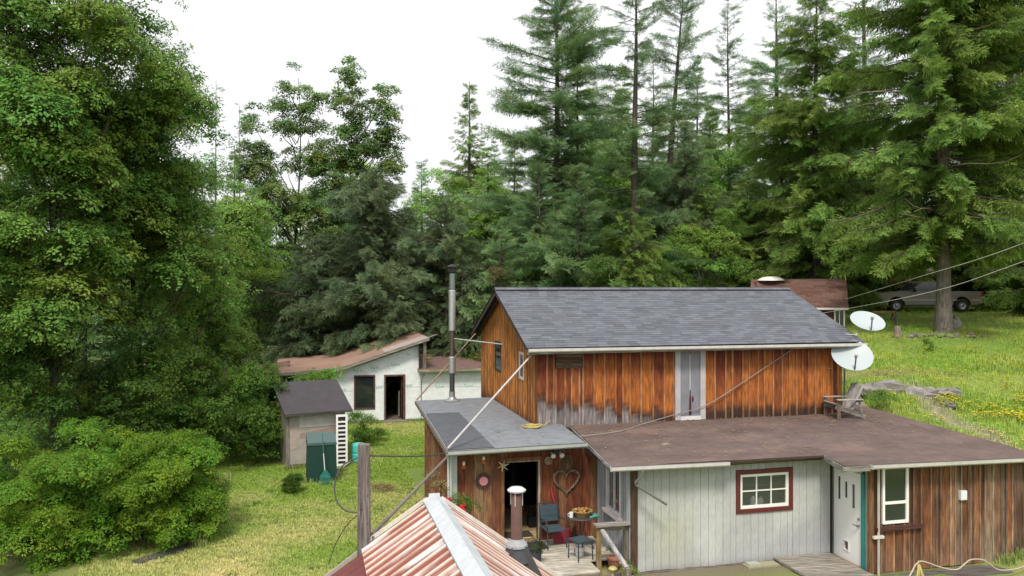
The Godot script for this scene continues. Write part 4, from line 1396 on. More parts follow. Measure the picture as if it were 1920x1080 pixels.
func make_near_shed() -> void:
	rng.seed = 35
	var t := thing("metal_roof_shed", "near shed roofed with rust red corrugated metal under a white ridge cap", "shed", SHED_AT, TURN)
	var ridge := 3.345
	var s := MB.new()
	for sg in [-1.0, 1.0]:
		var pitch := 0.64 if sg < 0 else 0.73
		for k in 6:
			var v0 := 0.0 - k * 0.9
			for part in 2:
				if part == 1 and sg > 0: continue
				var a0 := 0.0 if part == 0 else 1.0
				var a1 := (1.04 if sg < 0 else 2.35) if part == 0 else 2.4
				s = MB.new()
				panel(s, sg, a0, a1, pitch, ridge - (0.07 if part == 1 else 0.0), v0, 0.9, part == 1, k)
				obj("metal_panel", s, M.rust, t)
	s = MB.new()
	for k in 12:
		var z := k * 0.45
		for sg in [-1.0, 1.0]:
			var drop := 0.16 * (0.64 if sg < 0 else 0.73)
			var c := L(0.56, 0.6, 0.64) * r2(0.85, 1.05)
			var a := Vector3(0, ridge + 0.055, z - 0.03)
			var b := Vector3(sg * 0.16, ridge + 0.055 - drop, z - 0.03)
			var e := Vector3(0, 0, 0.45)
			var lip := Vector3(0, -0.03, 0)
			if sg < 0:
				s.quad(b, b + e, a + e, a, c)
				s.quad(b + lip, b + lip + e, b + e, b, c * 0.8)
			else:
				s.quad(a, a + e, b + e, b, c)
				s.quad(b, b + e, b + lip + e, b + lip, c * 0.8)
	s.box(Vector3(0, ridge + 0.02, -0.035), Vector3(0.16, 0.05, 0.01), L(0.6, 0.62, 0.65))
	obj("ridge_cap", s, M.rust, t)
	s = MB.new()
	s.prism(PackedVector2Array([Vector2(-2.2, 0), Vector2(2.15, 0), Vector2(2.15, 1.7), Vector2(0, ridge - 0.1), Vector2(-2.2, 1.8)]), 0.08, Vector3(0, 0, 0.25), L(0.14, 0.09, 0.06))
	s.prism(PackedVector2Array([Vector2(-2.2, 0), Vector2(2.15, 0), Vector2(2.15, 1.7), Vector2(0, ridge - 0.1), Vector2(-2.2, 1.8)]), 0.08, Vector3(0, 0, 5.2), L(0.14, 0.09, 0.06))
	s.span(Vector3(-2.2, 0, 0.3), Vector3(-2.12, 1.78, 5.15), L(0.14, 0.09, 0.06))
	s.span(Vector3(2.07, 0, 0.3), Vector3(2.15, 1.68, 5.15), L(0.14, 0.09, 0.06))
	obj("wall", s, M.wood, t)
	s = MB.new()
	s.bar(Vector3(0.1, ridge - 0.02, -0.02), Vector3(2.35, ridge - 0.02 - 2.25 * 0.73, -0.02), 0.03, 0.05, L(0.75, 0.68, 0.62))
	s.bar(Vector3(-0.1, ridge - 0.02, -0.02), Vector3(-1.0, ridge - 0.02 - 0.9 * 0.64, -0.02), 0.03, 0.05, L(0.7, 0.62, 0.56))
	s.bar(Vector3(-1.0, ridge - 0.66, -0.02), Vector3(-2.4, ridge - 0.09 - 2.4 * 0.64, -0.02), 0.03, 0.05, L(0.45, 0.4, 0.38))
	obj("rake_trim", s, M.rust, t)
	# flue through the right slope
	var fl := side("flue", t, Vector3(1.03, ridge - 1.03 * 0.73 - 0.06, 0.72))
	s = MB.new()
	s.prism(PackedVector2Array([Vector2(-0.14, 0.14), Vector2(0.38, -0.24), Vector2(0.12, 0.27), Vector2(-0.1, 0.27)]), 0.25, Vector3(0, 0, 0), L(0.075, 0.08, 0.09))
	s.lathe([Vector2(0.19, 0.05), Vector2(0.125, 0.27)], 16, Vector3.ZERO, L(0.075, 0.08, 0.09))
	obj("boot", s, M.dull, fl)
	s = MB.new()
	s.lathe([Vector2(0.0, 0.24), Vector2(0.155, 0.25), Vector2(0.15, 0.28), Vector2(0.1, 0.34), Vector2(0.09, 0.36)], 18, Vector3.ZERO, L(0.36, 0.37, 0.39))
	obj("storm_collar", s, M.rust, fl)
	s = MB.new()
	s.lathe([Vector2(0.078, 0.3), Vector2(0.078, 0.95), Vector2(0.07, 0.96), Vector2(0.0, 0.955)], 18, Vector3.ZERO, L(0.17, 0.1, 0.085))
	obj("pipe", s, M.dull, fl)
	s = MB.new()
	for k in 4:
		var w := k * PI / 2 + 0.5
		s.bar(Vector3(cos(w) * 0.083, 0.82, sin(w) * 0.083), Vector3(cos(w) * 0.083, 1.03, sin(w) * 0.083), 0.02, 0.006, L(0.6, 0.6, 0.6))
	s.lathe([Vector2(0.0, 1.0), Vector2(0.125, 1.01), Vector2(0.13, 1.03), Vector2(0.09, 1.06), Vector2(0.0, 1.07)], 18, Vector3.ZERO, L(0.5, 0.5, 0.5))
	obj("rain_cap", s, M.dish, fl)

func panel(s: MB, sg: float, a0: float, a1: float, pitch: float, ridge: float, v0: float, w: float, dark: bool, sd: int) -> void:
	# ribs run down the slope, four to a panel; z grows towards the viewer
	var prof := [[0.0, 0.0], [0.08, 0.0], [0.095, 0.028], [0.13, 0.028], [0.145, 0.0]]
	var zs := []
	for r in 4:
		for p in prof:
			zs.append([p[0] + r * 0.225, p[1]])
	zs.append([0.9 + 0.005, 0.0])
	var n := 16
	var base := -v0
	for i in n:
		var x0 := lerpf(a0, a1, float(i) / n)
		var x1 := lerpf(a0, a1, float(i + 1) / n)
		for j in zs.size() - 1:
			var q0: Array = zs[j]
			var q1: Array = zs[j + 1]
			var f := func(x, q): return Vector3(sg * x, ridge - pitch * x + q[1] + 0.004 * (sd % 2), base + q[0])
			var a: Vector3 = f.call(x0, q0)
			var b: Vector3 = f.call(x1, q0)
			var c: Vector3 = f.call(x1, q1)
			var d: Vector3 = f.call(x0, q1)
			var ks := []
			for p in [[x0, q0], [x1, q0], [x1, q1], [x0, q1]]:
				ks.append(rusty(p[0] * sg, base + p[1][0], p[1][1] > 0.01, sg, dark))
			if sg > 0:
				s.quad4(a, d, c, b, ks[0], ks[3], ks[2], ks[1])
			else:
				s.quad4(b, c, d, a, ks[1], ks[2], ks[3], ks[0])

func rusty(x: float, z: float, rib: bool, sg: float, dark: bool) -> Color:
	var st := fine.get_noise_2d(x * 4.0, z * 55.0) * 0.5 + 0.5
	var bl := noise.get_noise_2d(x * 16.0 + 30.0, z * 50.0) * 0.5 + 0.5
	var lane := fmod(absf(sin(floorf(z / 0.225) * 12.9898 + sg)) * 437.5, 1.0)     # every corrugation wears differently
	if dark:
		return L(0.2, 0.055, 0.055).lerp(L(0.1, 0.04, 0.035), st * 0.6)
	var red := L(0.2, 0.05, 0.034).lerp(L(0.34, 0.12, 0.08), lane if sg > 0 else 0.35 + 0.65 * lane)
	var k := bl * 0.8 + st * 0.6 - 0.88 + (lane - 0.5) * 0.35
	if rib: k += 0.62
	var col := red.lerp(L(0.72, 0.62, 0.55), clampf(k * 2.2, 0, 0.95))
	return col.lerp(L(0.74, 0.75, 0.76), clampf((bl + st - 1.12) * 4.0, 0, 0.9))

func make_red_cabin() -> void:
	var t := thing("red_cabin", "small dark red cabin with brown shingle roof and white trimmed windows up the hill", "cabin", Vector3(12.76, 4.0, -43), -0.34)
	var s := MB.new()
	s.span(Vector3(0.3, -0.6, -3.8), Vector3(4.72, 1.35, -0.1), L(0.17, 0.05, 0.035))
	s.prism(PackedVector2Array([Vector2(-3.8, 1.35), Vector2(-0.1, 1.35), Vector2(-1.95, 2.65)]), 4.4, Vector3(2.52, 0, 0), L(0.1, 0.025, 0.025), Basis(Vector3.UP, -PI / 2))
	obj("wall", s, M.wood, t)
	var rf := side("roof", t, Vector3.ZERO)
	s = MB.new()
	slab(s, [Vector3(0.0, 1.34, 0.25), Vector3(4.9, 1.34, 0.25), Vector3(4.9, 2.8, -1.95), Vector3(0, 2.8, -1.95)], 0.06, L(0.14, 0.08, 0.07), L(0.08, 0.02, 0.02))
	slab(s, [Vector3(4.9, 1.34, -4.15), Vector3(0, 1.34, -4.15), Vector3(0, 2.8, -1.95), Vector3(4.9, 2.8, -1.95)], 0.06, L(0.14, 0.08, 0.07), L(0.08, 0.02, 0.02))
	obj("underlay", s, M.shingle, rf)
	s = MB.new()
	rng.seed = 41
	var up := Vector3(0, 1.46, -2.2).normalized()
	var nrm := Vector3(0, 2.2, 1.46).normalized()
	for row in 14:
		var x := -0.02 - r2(0, 0.2)
		while x < 4.9:
			var w := r2(0.3, 0.45)
			var k := L(0.19, 0.1, 0.085).lerp(L(0.29, 0.17, 0.14), rng.randf())
			shingle(s, Vector3(maxf(x, -0.01), 1.35, 0.26) + up * row * 0.188 + nrm * 0.005, minf(w - 0.01, 4.91 - maxf(x, -0.01)), 0.23, up, nrm, k)
			x += w
	var o := obj("shingles", s, M.shingle, rf)
	o.set_meta("kind", "stuff")
	s = MB.new()
	s.box(Vector3(2.45, 2.82, -1.95), Vector3(4.92, 0.05, 0.14), L(0.25, 0.17, 0.15))
	obj("ridge_cap", s, M.shingle, rf)
	s = MB.new()
	s.span(Vector3(0.0, 1.22, 0.26), Vector3(4.9, 1.33, 0.29), L(0.72, 0.66, 0.64))
	obj("fascia", s, M.paint, rf)
	s = MB.new()
	s.lathe([Vector2(0.75, 0), Vector2(0.72, 0.06), Vector2(0.5, 0.17), Vector2(0.25, 0.22), Vector2(0, 0.23)], 16, Vector3(1.05, 2.76, -1.95), L(0.74, 0.72, 0.68))
	obj("roof_dome", s, M.dish, rf)
	s = MB.new()
	s.rod(Vector3(4.4, 2.8, -2.0), Vector3(4.4, 3.0, -2.0), 0.04, 8, L(0.3, 0.3, 0.28))
	obj("vent_pipe", s, M.metal, rf)
	for p in [[2.6, 3.45, 0.3, 1.0], [4.3, 4.68, 0.0, 1.18]]:
		var wn := side("window", t, Vector3.ZERO)
		s = MB.new()
		frame(s, p[0], p[1], p[2], p[3], 0.07, -0.1, 0.05, L(0.72, 0.72, 0.7))
		if p[0] > 4:
			s.span(Vector3(4.47, p[2], -0.1), Vector3(4.51, p[3], -0.06), L(0.72, 0.72, 0.7))
		obj("frame", s, M.clean, wn)
		s = MB.new()
		s.span(Vector3(p[0], p[2], -0.1), Vector3(p[1], p[3], -0.085), Color.WHITE)
		obj("pane", s, M.glass, wn)

func make_lean_to() -> void:
	var t := thing("collapsed_shelter", "low brown shelter roof half swallowed by bushes left of the white workshop", "shelter", Vector3(-11.8, 0, -38), 0.25)
	var s := MB.new()
	slab(s, [Vector3(-0.9, 1.85, 0.6), Vector3(1.0, 2.2, 0.6), Vector3(1.2, 2.75, -1.6), Vector3(-0.6, 2.5, -1.6)], 0.06, L(0.2, 0.12, 0.09), L(0.07, 0.05, 0.045))
	obj("roof", s, M.felt, t)
	s = MB.new()
	for p in [[-0.8, 0.5, 1.85], [0.9, 0.5, 2.15], [-0.5, -1.4, 2.4], [1.1, -1.4, 2.7]]:
		s.rod(Vector3(p[0], 0, p[1]), Vector3(p[0], p[2], p[1]), 0.06, 6, L(0.1, 0.07, 0.05))
	s.tube(PackedVector3Array([Vector3(-0.75, 1.95, 0.62), Vector3(-0.3, 2.2, 0.62), Vector3(0.1, 2.6, 0.2), Vector3(0.3, 2.68, -0.4)]), PackedFloat32Array([0.035, 0.035, 0.035, 0.035]), 6, L(0.07, 0.05, 0.045))
	obj("post", s, M.plank, t)

# ---------------------------------------------------------------- objects
func make_porch() -> void:
	rng.seed = 51
	var t := thing("porch_deck", "pale weathered plank deck in front of the open porch door", "deck", ORIGIN, TURN)
	var v := -0.22
	var s := MB.new()
	while v < 2.12:
		s = MB.new()
		var k := L(0.82, 0.77, 0.64) * r2(0.82, 1.05)
		s.span(P(-3.3, 0.165 + r2(-0.003, 0.003), v), P(-0.14 - (0.68 if v < 0.35 else 0.0), 0.2, v + 0.132), k)
		obj("plank", s, M.plank, t)
		v += 0.14
	s = MB.new()
	s.span(P(-3.3, 0.0, -0.19), P(-0.84, 0.16, -0.23), L(0.4, 0.35, 0.27))
	s.span(P(-3.25, -0.05, 0.8), P(-0.2, 0.16, 0.9), L(0.2, 0.17, 0.13))
	s.span(P(-3.25, -0.05, 1.8), P(-0.2, 0.16, 1.9), L(0.2, 0.17, 0.13))
	obj("joist", s, M.plank, t)
	s = MB.new()
	s.span(P(-2.3, 0.02, -0.62), P(-0.85, 0.08, -0.28), L(0.55, 0.5, 0.43))
	obj("step", s, M.plank, t)
	# railing at the deck's right end
	var r := thing("porch_railing", "grey wooden railing with slanting handrail at the end of the porch deck", "railing", ORIGIN, TURN)
	for p in [[-0.75, 0.02, 1.08, 0.095, L(0.42, 0.28, 0.13)], [-0.1, 0.06, 1.05, 0.08, L(0.28, 0.23, 0.18)]]:
		s = MB.new()
		s.span(P(p[0] - p[3] * 0.5, -0.1, p[1]), P(p[0] + p[3] * 0.5, p[2], p[1] + p[3]), p[4])
		obj("post", s, M.wood, r)
	s = MB.new()
	s.span(P(-0.84, 1.08, -0.03), P(-0.03, 1.13, 0.17), L(0.46, 0.42, 0.38))
	s.span(P(-0.7, 0.97, 0.05), P(-0.14, 1.06, 0.09), L(0.33, 0.27, 0.22))
	obj("top_rail", s, M.plank, r)
	s = MB.new()
	s.bar(P(-0.7, 1.02, 0.0), P(-0.42, 0.42, -0.75), 0.09, 0.05, L(0.6, 0.57, 0.58))
	obj("handrail", s, M.wood, r)
	s = MB.new()
	s.span(P(-0.46, -0.1, -0.82), P(-0.36, 0.42, -0.72), L(0.38, 0.33, 0.28))
	obj("post", s, M.wood, r)
	# step under the white door
	var e := thing("door_platform", "low weathered plank platform under the white side door", "platform", ORIGIN, TURN)
	v = -1.6
	while v < -0.1:
		s = MB.new()
		s.span(P(3.55 + r2(-0.02, 0.02), 0.03, v), P(5.03, 0.07, v + 0.17), L(0.46, 0.42, 0.36) * r2(0.8, 1.15))
		obj("plank", s, M.plank, e)
		v += 0.18
	s = MB.new()
	s.span(P(3.56, -0.1, -1.58), P(3.62, 0.03, -0.1), L(0.24, 0.22, 0.13))
	s.span(P(3.56, -0.1, -1.6), P(5.03, 0.03, -1.54), L(0.24, 0.22, 0.13))
	obj("joist", s, M.plank, e)
	var b := thing("foundation_slab", "pale yellow concrete slab edge at the foot of the grey wall", "slab", ORIGIN, TURN)
	s = MB.new()
	s.span(P(2.7, -0.25, -0.35), P(3.5, 0.02, -0.07), L(0.52, 0.5, 0.33))
	s.span(P(2.75, 0.02, -0.3), P(3.05, 0.06, -0.1), L(0.62, 0.62, 0.56))
	obj("slab", s, M.concrete, b)

func make_patio() -> void:
	rng.seed = 53
	var dk := L(0.035, 0.05, 0.065)
	# armchair facing the viewer
	var c := thing("patio_chair", "dark blue sling armchair left of the round table on the deck", "chair", W(-1.32, 0.2, 1.62), TURN + 0.12, "patio chairs")
	var s := MB.new()
	s.box(Vector3(0, 0.43, 0), Vector3(0.46, 0.025, 0.44), L(0.045, 0.08, 0.1), Basis(Vector3.RIGHT, 0.05))
	obj("seat", s, M.dull, c)
	for k in 3:
		s = MB.new()
		s.box(Vector3(0, 0.6 + k * 0.13, -0.235 - k * 0.02), Vector3(0.44, 0.122, 0.015), L(0.045, 0.085, 0.105), Basis(Vector3.RIGHT, -0.12))
		obj("back_sling", s, M.dull, c)
	s = MB.new()
	for x in [-0.24, 0.24]:
		s.tube(PackedVector3Array([Vector3(x, 0.4, -0.2), Vector3(x, 0.65, -0.24), Vector3(x, 0.97, -0.3)]), PackedFloat32Array([0.014, 0.014, 0.014]), 6, dk)
		s.tube(PackedVector3Array([Vector3(x, 0.64, -0.24), Vector3(x, 0.65, 0.1), Vector3(x, 0.6, 0.2), Vector3(x, 0.43, 0.22)]), PackedFloat32Array([0.016, 0.018, 0.016, 0.014]), 6, dk)
	s.rod(Vector3(-0.24, 0.97, -0.3), Vector3(0.24, 0.97, -0.3), 0.014, 6, dk)
	obj("frame", s, M.paint, c)
	for x in [-0.24, 0.24]:
		for z in [-0.24, 0.22]:
			s = MB.new()
			s.rod(Vector3(x, 0.43, z * 0.95), Vector3(x * 1.02, 0, z * 1.1), 0.014, 6, dk)
			obj("leg", s, M.paint, c)
	# stool-like second chair seen from behind the rail
	var d := thing("patio_stool", "low dark stool in front of the round table", "stool", W(-0.98, 0.2, 0.62), TURN + 0.3, "patio chairs")
	s = MB.new()
	s.box(Vector3(0, 0.44, 0), Vector3(0.42, 0.03, 0.4), L(0.045, 0.07, 0.085))
	obj("seat", s, M.dull, d)
	for x in [-0.19, 0.19]:
		for z in [-0.18, 0.18]:
			s = MB.new()
			s.rod(Vector3(x, 0.43, z), Vector3(x * 1.05, 0, z * 1.08), 0.014, 6, dk)
			obj("leg", s, M.paint, d)
	var t := thing("patio_table", "small round dark metal table on the deck with a basket on it", "table", W(-0.72, 0.2, 1.3), TURN)
	s = MB.new()
	s.lathe([Vector2(0, 0.74), Vector2(0.34, 0.74), Vector2(0.355, 0.755), Vector2(0.34, 0.77), Vector2(0, 0.765)], 20, Vector3.ZERO, L(0.06, 0.06, 0.065))
	obj("table_top", s, M.paint, t)
	for k in 3:
		s = MB.new()
		var w := TAU * k / 3 + 0.4
		s.tube(PackedVector3Array([Vector3(cos(w) * 0.1, 0.74, sin(w) * 0.1), Vector3(cos(w) * 0.04, 0.45, sin(w) * 0.04), Vector3(cos(w) * 0.3, 0.0, sin(w) * 0.3)]), PackedFloat32Array([0.013, 0.013, 0.013]), 6, dk)
		obj("leg", s, M.paint, t)
	var k := thing("basket", "tan wicker basket with greenery on the round deck table", "basket", W(-0.7, 0.97, 1.3), TURN)
	s = MB.new()
	s.lathe([Vector2(0, 0.0), Vector2(0.17, 0.0), Vector2(0.23, 0.12), Vector2(0.21, 0.125), Vector2(0.16, 0.03), Vector2(0, 0.03)], 18, Vector3.ZERO, L(0.45, 0.27, 0.09))
	obj("bowl", s, M.plank, k)
	s = MB.new()
	for i in 16:
		var w := TAU * i / 16
		s.ball(Vector3(cos(w) * 0.22, 0.125, sin(w) * 0.22), Vector3(0.045, 0.022, 0.03), L(0.5, 0.31, 0.1), 4, 6)
	obj("woven_rim", s, M.plank, k)
	s = MB.new()
	for i in 12:
		s.ball(Vector3(r2(-0.13, 0.13), 0.09 + r2(0, 0.05), r2(-0.12, 0.12)), Vector3.ONE * r2(0.03, 0.05), [L(0.42, 0.2, 0.05), L(0.5, 0.4, 0.18), L(0.3, 0.14, 0.05)][i % 3], 4, 7)
	obj("contents", s, M.dull, k)
	var m := thing("mug", "white mug at the left edge of the round deck table", "mug", W(-0.99, 0.97, 1.25), TURN)
	s = MB.new()
	s.lathe([Vector2(0, 0), Vector2(0.045, 0), Vector2(0.05, 0.12), Vector2(0.043, 0.12), Vector2(0.04, 0.02), Vector2(0, 0.02)], 14, Vector3.ZERO, L(0.75, 0.74, 0.7))
	obj("cup", s, M.clean, m)
	s = MB.new()
	s.tube(PackedVector3Array([Vector3(-0.05, 0.1, 0), Vector3(-0.085, 0.08, 0), Vector3(-0.085, 0.04, 0), Vector3(-0.048, 0.02, 0)]), PackedFloat32Array([0.008, 0.008, 0.008, 0.008]), 6, L(0.75, 0.74, 0.7))
	obj("handle", s, M.clean, m)
	var g := thing("teal_cloth", "crumpled teal cloth hanging at the right edge of the deck table", "cloth", W(-0.46, 0.97, 1.15), TURN)
	s = MB.new()
	for i in 7:
		s.ball(Vector3(r2(-0.08, 0.08), r2(0.0, 0.06), r2(-0.06, 0.06)), Vector3(r2(0.05, 0.09), r2(0.02, 0.04), r2(0.04, 0.07)), L(0.08, 0.3, 0.26), 5, 8)
	obj("folds", s, M.dull, g)
	var h := thing("snow_shovel", "red snow shovel leaning on the porch wall behind the deck chair", "shovel", W(-1.12, 0.2, 2.0), TURN)
	s = MB.new()
	s.rod(Vector3(0.08, 0.25, 0.12), Vector3(-0.1, 1.25, -0.13), 0.022, 8, L(0.42, 0.015, 0.03))
	obj("handle", s, M.clean, h)
	s = MB.new()
	s.box(Vector3(0.08, 0.17, 0.17), Vector3(0.4, 0.34, 0.02), L(0.26, 0.01, 0.025), Basis(Vector3.RIGHT, -0.3))
	for q in [-0.2, 0.2]:
		s.box(Vector3(0.08 + q, 0.17, 0.2), Vector3(0.02, 0.33, 0.07), L(0.26, 0.01, 0.025), Basis(Vector3.RIGHT, -0.3))
	obj("scoop", s, M.clean, h)
	var b := thing("bucket", "small white bucket under the low stool", "bucket", W(-0.92, 0.2, 0.85), TURN)
	s = MB.new()
	s.lathe([Vector2(0, 0), Vector2(0.09, 0), Vector2(0.115, 0.2), Vector2(0.12, 0.21), Vector2(0.1, 0.205), Vector2(0.08, 0.02), Vector2(0, 0.02)], 16, Vector3.ZERO, L(0.74, 0.74, 0.72))
	obj("pail", s, M.clean, b)
	s = MB.new()
	s.tube(PackedVector3Array([Vector3(-0.115, 0.19, 0), Vector3(-0.1, 0.1, 0.1), Vector3(0.1, 0.1, 0.1), Vector3(0.115, 0.19, 0)]), PackedFloat32Array([0.004, 0.004, 0.004, 0.004]), 4, L(0.4, 0.4, 0.4))
	obj("handle", s, M.metal, b)
	var l := thing("log_stump", "upright split log against the porch wall beside the red shovel", "log", W(-0.72, 0.2, 1.98), TURN)
	s = MB.new()
	s.lathe([Vector2(0, 0), Vector2(0.09, 0), Vector2(0.085, 0.5), Vector2(0, 0.52)], 9, Vector3.ZERO, L(0.24, 0.12, 0.06))
	obj("log", s, M.bark, l)
	var dm := thing("door_mat", "dark mat on the floor inside the open porch door", "mat", W(-1.95, 0.222, 2.62), TURN)
	s = MB.new()
	s.box(Vector3(0, 0.012, 0), Vector3(0.72, 0.018, 0.45), L(0.045, 0.042, 0.038))
	obj("pile", s, M.dull, dm)
	var om := thing("outdoor_mat", "black rubber mat on the deck before the porch door", "mat", W(-1.95, 0.202, 1.75), TURN)
	s = MB.new()
	s.box(Vector3(0, 0.01, 0), Vector3(0.95, 0.016, 0.55), L(0.035, 0.035, 0.04))
	obj("pile", s, M.dull, om)
	var bl := thing("dark_planter", "dark leafy planter on the deck beside the flue", "planter", W(-2.05, 0.2, 0.7), TURN)
	s = MB.new()
	s.lathe([Vector2(0, 0), Vector2(0.14, 0), Vector2(0.18, 0.26), Vector2(0.15, 0.25), Vector2(0, 0.22)], 14, Vector3.ZERO, L(0.05, 0.05, 0.06))
	obj("pot", s, M.dull, bl)
	var cl := [[Vector3(0, 0.38, 0), Vector3(0.2, 0.16, 0.2)], [Vector3(0.12, 0.3, 0.05), Vector3(0.14, 0.12, 0.14)]]
	broadleaf(bl, cl, "shrub", 0.22, 531, 0.8, 0.28, false)

func make_wall_things() -> void:
	# everything that hangs on the porch wall: own z = 0 is its boards' face
	var z := 2.14
	rng.seed = 57
	var s := MB.new()
	for p in [[-3.41, 2.16, "red glass feeder hanging from the eave at the porch wall's left end", L(0.5, 0.1, 0.05)], [-2.93, 2.26, "orange glass feeder hanging from the eave midway to the porch door", L(0.6, 0.14, 0.04)]]:
		var t := thing("bird_feeder", p[2], "bird feeder", W(p[0], p[1], 2.0), TURN, "feeders along the porch eave")
		s = MB.new()
		s.rod(Vector3(0, 0.1, 0), Vector3(0, 2.52 - p[1], 0), 0.004, 4, L(0.3, 0.3, 0.3))
		obj("hanger", s, M.metal, t)
		s = MB.new()
		s.lathe([Vector2(0, 0.0), Vector2(0.03, 0.0), Vector2(0.035, 0.07), Vector2(0.015, 0.09), Vector2(0, 0.1)], 12, Vector3.ZERO, L(0.7, 0.65, 0.6))
		obj("bottle", s, M.clean, t)
		s = MB.new()
		s.lathe([Vector2(0, -0.08), Vector2(0.045, -0.075), Vector2(0.06, -0.045), Vector2(0.03, -0.01), Vector2(0, 0.0)], 12, Vector3.ZERO, p[3])
		obj("base", s, M.clean, t)
	var f := thing("pink_plaque", "round pink plaque with a dark petal rim on the porch wall", "wall ornament", W(-2.91, 1.73, z), TURN)
	s = MB.new()
	for k in 14:
		var w := TAU * k / 14
		s.bar(Vector3(cos(w) * 0.1, sin(w) * 0.1, 0.02), Vector3(cos(w) * 0.2, sin(w) * 0.2, 0.02), 0.02, 0.045, L(0.1, 0.055, 0.05))
	obj("petal", s, M.dull, f)
	s = MB.new()
	s.lathe([Vector2(0.1, 0), Vector2(0.115, 0.02), Vector2(0.1, 0.045), Vector2(0, 0.05)], 18, Vector3.ZERO, L(0.62, 0.24, 0.27), Basis(Vector3.RIGHT, PI / 2))
	obj("disc", s, M.clean, f)
	var st := thing("star_ornament", "pale starfish shaped ornament at the porch door's upper left corner", "wall ornament", W(-2.44, 2.08, z - 0.06), TURN)
	s = MB.new()
	for k in 6:
		var w := TAU * k / 6 + 0.3
		s.tube(PackedVector3Array([Vector3.ZERO, Vector3(cos(w) * 0.15, sin(w) * 0.15, 0.02)]), PackedFloat32Array([0.035, 0.01]), 6, L(0.42, 0.3, 0.16) if k % 2 else L(0.6, 0.5, 0.34))
	obj("arm", s, M.dull, st)
	var hw := thing("heart_wreath", "heart shaped twig wreath on the porch wall above the table", "wreath", W(-0.83, 1.62, z), TURN)
	for lay in 4:
		s = MB.new()
		var pts := PackedVector3Array()
		var rr := PackedFloat32Array()
		for i in 41:
			var a := TAU * i / 40
			var x := 16.0 * pow(sin(a), 3)
			var y := 13.0 * cos(a) - 5 * cos(2 * a) - 2 * cos(3 * a) - cos(4 * a)
			var k := 0.0185 + 0.0008 * lay
			pts.append(Vector3(x * k + r2(-0.013, 0.013), y * k + r2(-0.013, 0.013), 0.03 + r2(-0.01, 0.015)))
			rr.append(0.015)
		s.tube(pts, rr, 5, L(0.32, 0.22, 0.16) * (0.7 + 0.2 * lay), false)
		obj("twig", s, M.bark, hw)
	var ow := thing("owl_plaque", "brown carved plaque above the heart wreath", "wall ornament", W(-0.8, 2.05, z), TURN)
	s = MB.new()
	s.prism(PackedVector2Array([Vector2(-0.13, -0.2), Vector2(0.1, -0.22), Vector2(0.15, 0.0), Vector2(0.1, 0.2), Vector2(-0.08, 0.22), Vector2(-0.16, 0.02)]), 0.04, Vector3(0, 0, 0.02), L(0.17, 0.085, 0.04))
	s.ball(Vector3(0, -0.08, 0.05), Vector3(0.07, 0.09, 0.03), L(0.32, 0.17, 0.08), 5, 8)
	obj("carving", s, M.wood, ow)
	var dd := thing("wall_dial", "round tan dial on the porch wall right of the door", "dial", W(-1.29, 2.13, z), TURN)
	s = MB.new()
	s.lathe([Vector2(0.1, 0), Vector2(0.105, 0.03), Vector2(0.09, 0.04), Vector2(0, 0.04)], 18, Vector3.ZERO, L(0.42, 0.3, 0.2), Basis(Vector3.RIGHT, PI / 2))
	obj("face", s, M.plank, dd)
	var lt := thing("flood_light", "twin white floodlight under the eave above the porch wall", "lamp", W(-1.1, 2.3, z), TURN)
	s = MB.new()
	s.box(Vector3(0, 0.03, 0.02), Vector3(0.12, 0.1, 0.04), L(0.05, 0.05, 0.05))
	obj("bracket", s, M.paint, lt)
	for x in [-0.1, 0.12]:
		s = MB.new()
		s.lathe([Vector2(0.03, -0.1), Vector2(0.04, -0.02), Vector2(0.065, 0.05), Vector2(0.05, 0.07), Vector2(0, 0.075)], 14, Vector3(x, -0.02, 0.1), L(0.72, 0.7, 0.66), Basis(Vector3.RIGHT, 1.9))
		obj("lamp_head", s, M.clean, lt)
	var nb := thing("utility_box", "small white box on the brown right wing wall", "box", W(7.52, 1.62, -1.42), TURN)
	s = MB.new()
	s.box(Vector3(0, 0, 0), Vector3(0.17, 0.21, 0.07), L(0.68, 0.7, 0.74))
	s.box(Vector3(0, -0.005, 0.037), Vector3(0.14, 0.17, 0.004), L(0.72, 0.74, 0.78))
	obj("cover", s, M.clean, nb)

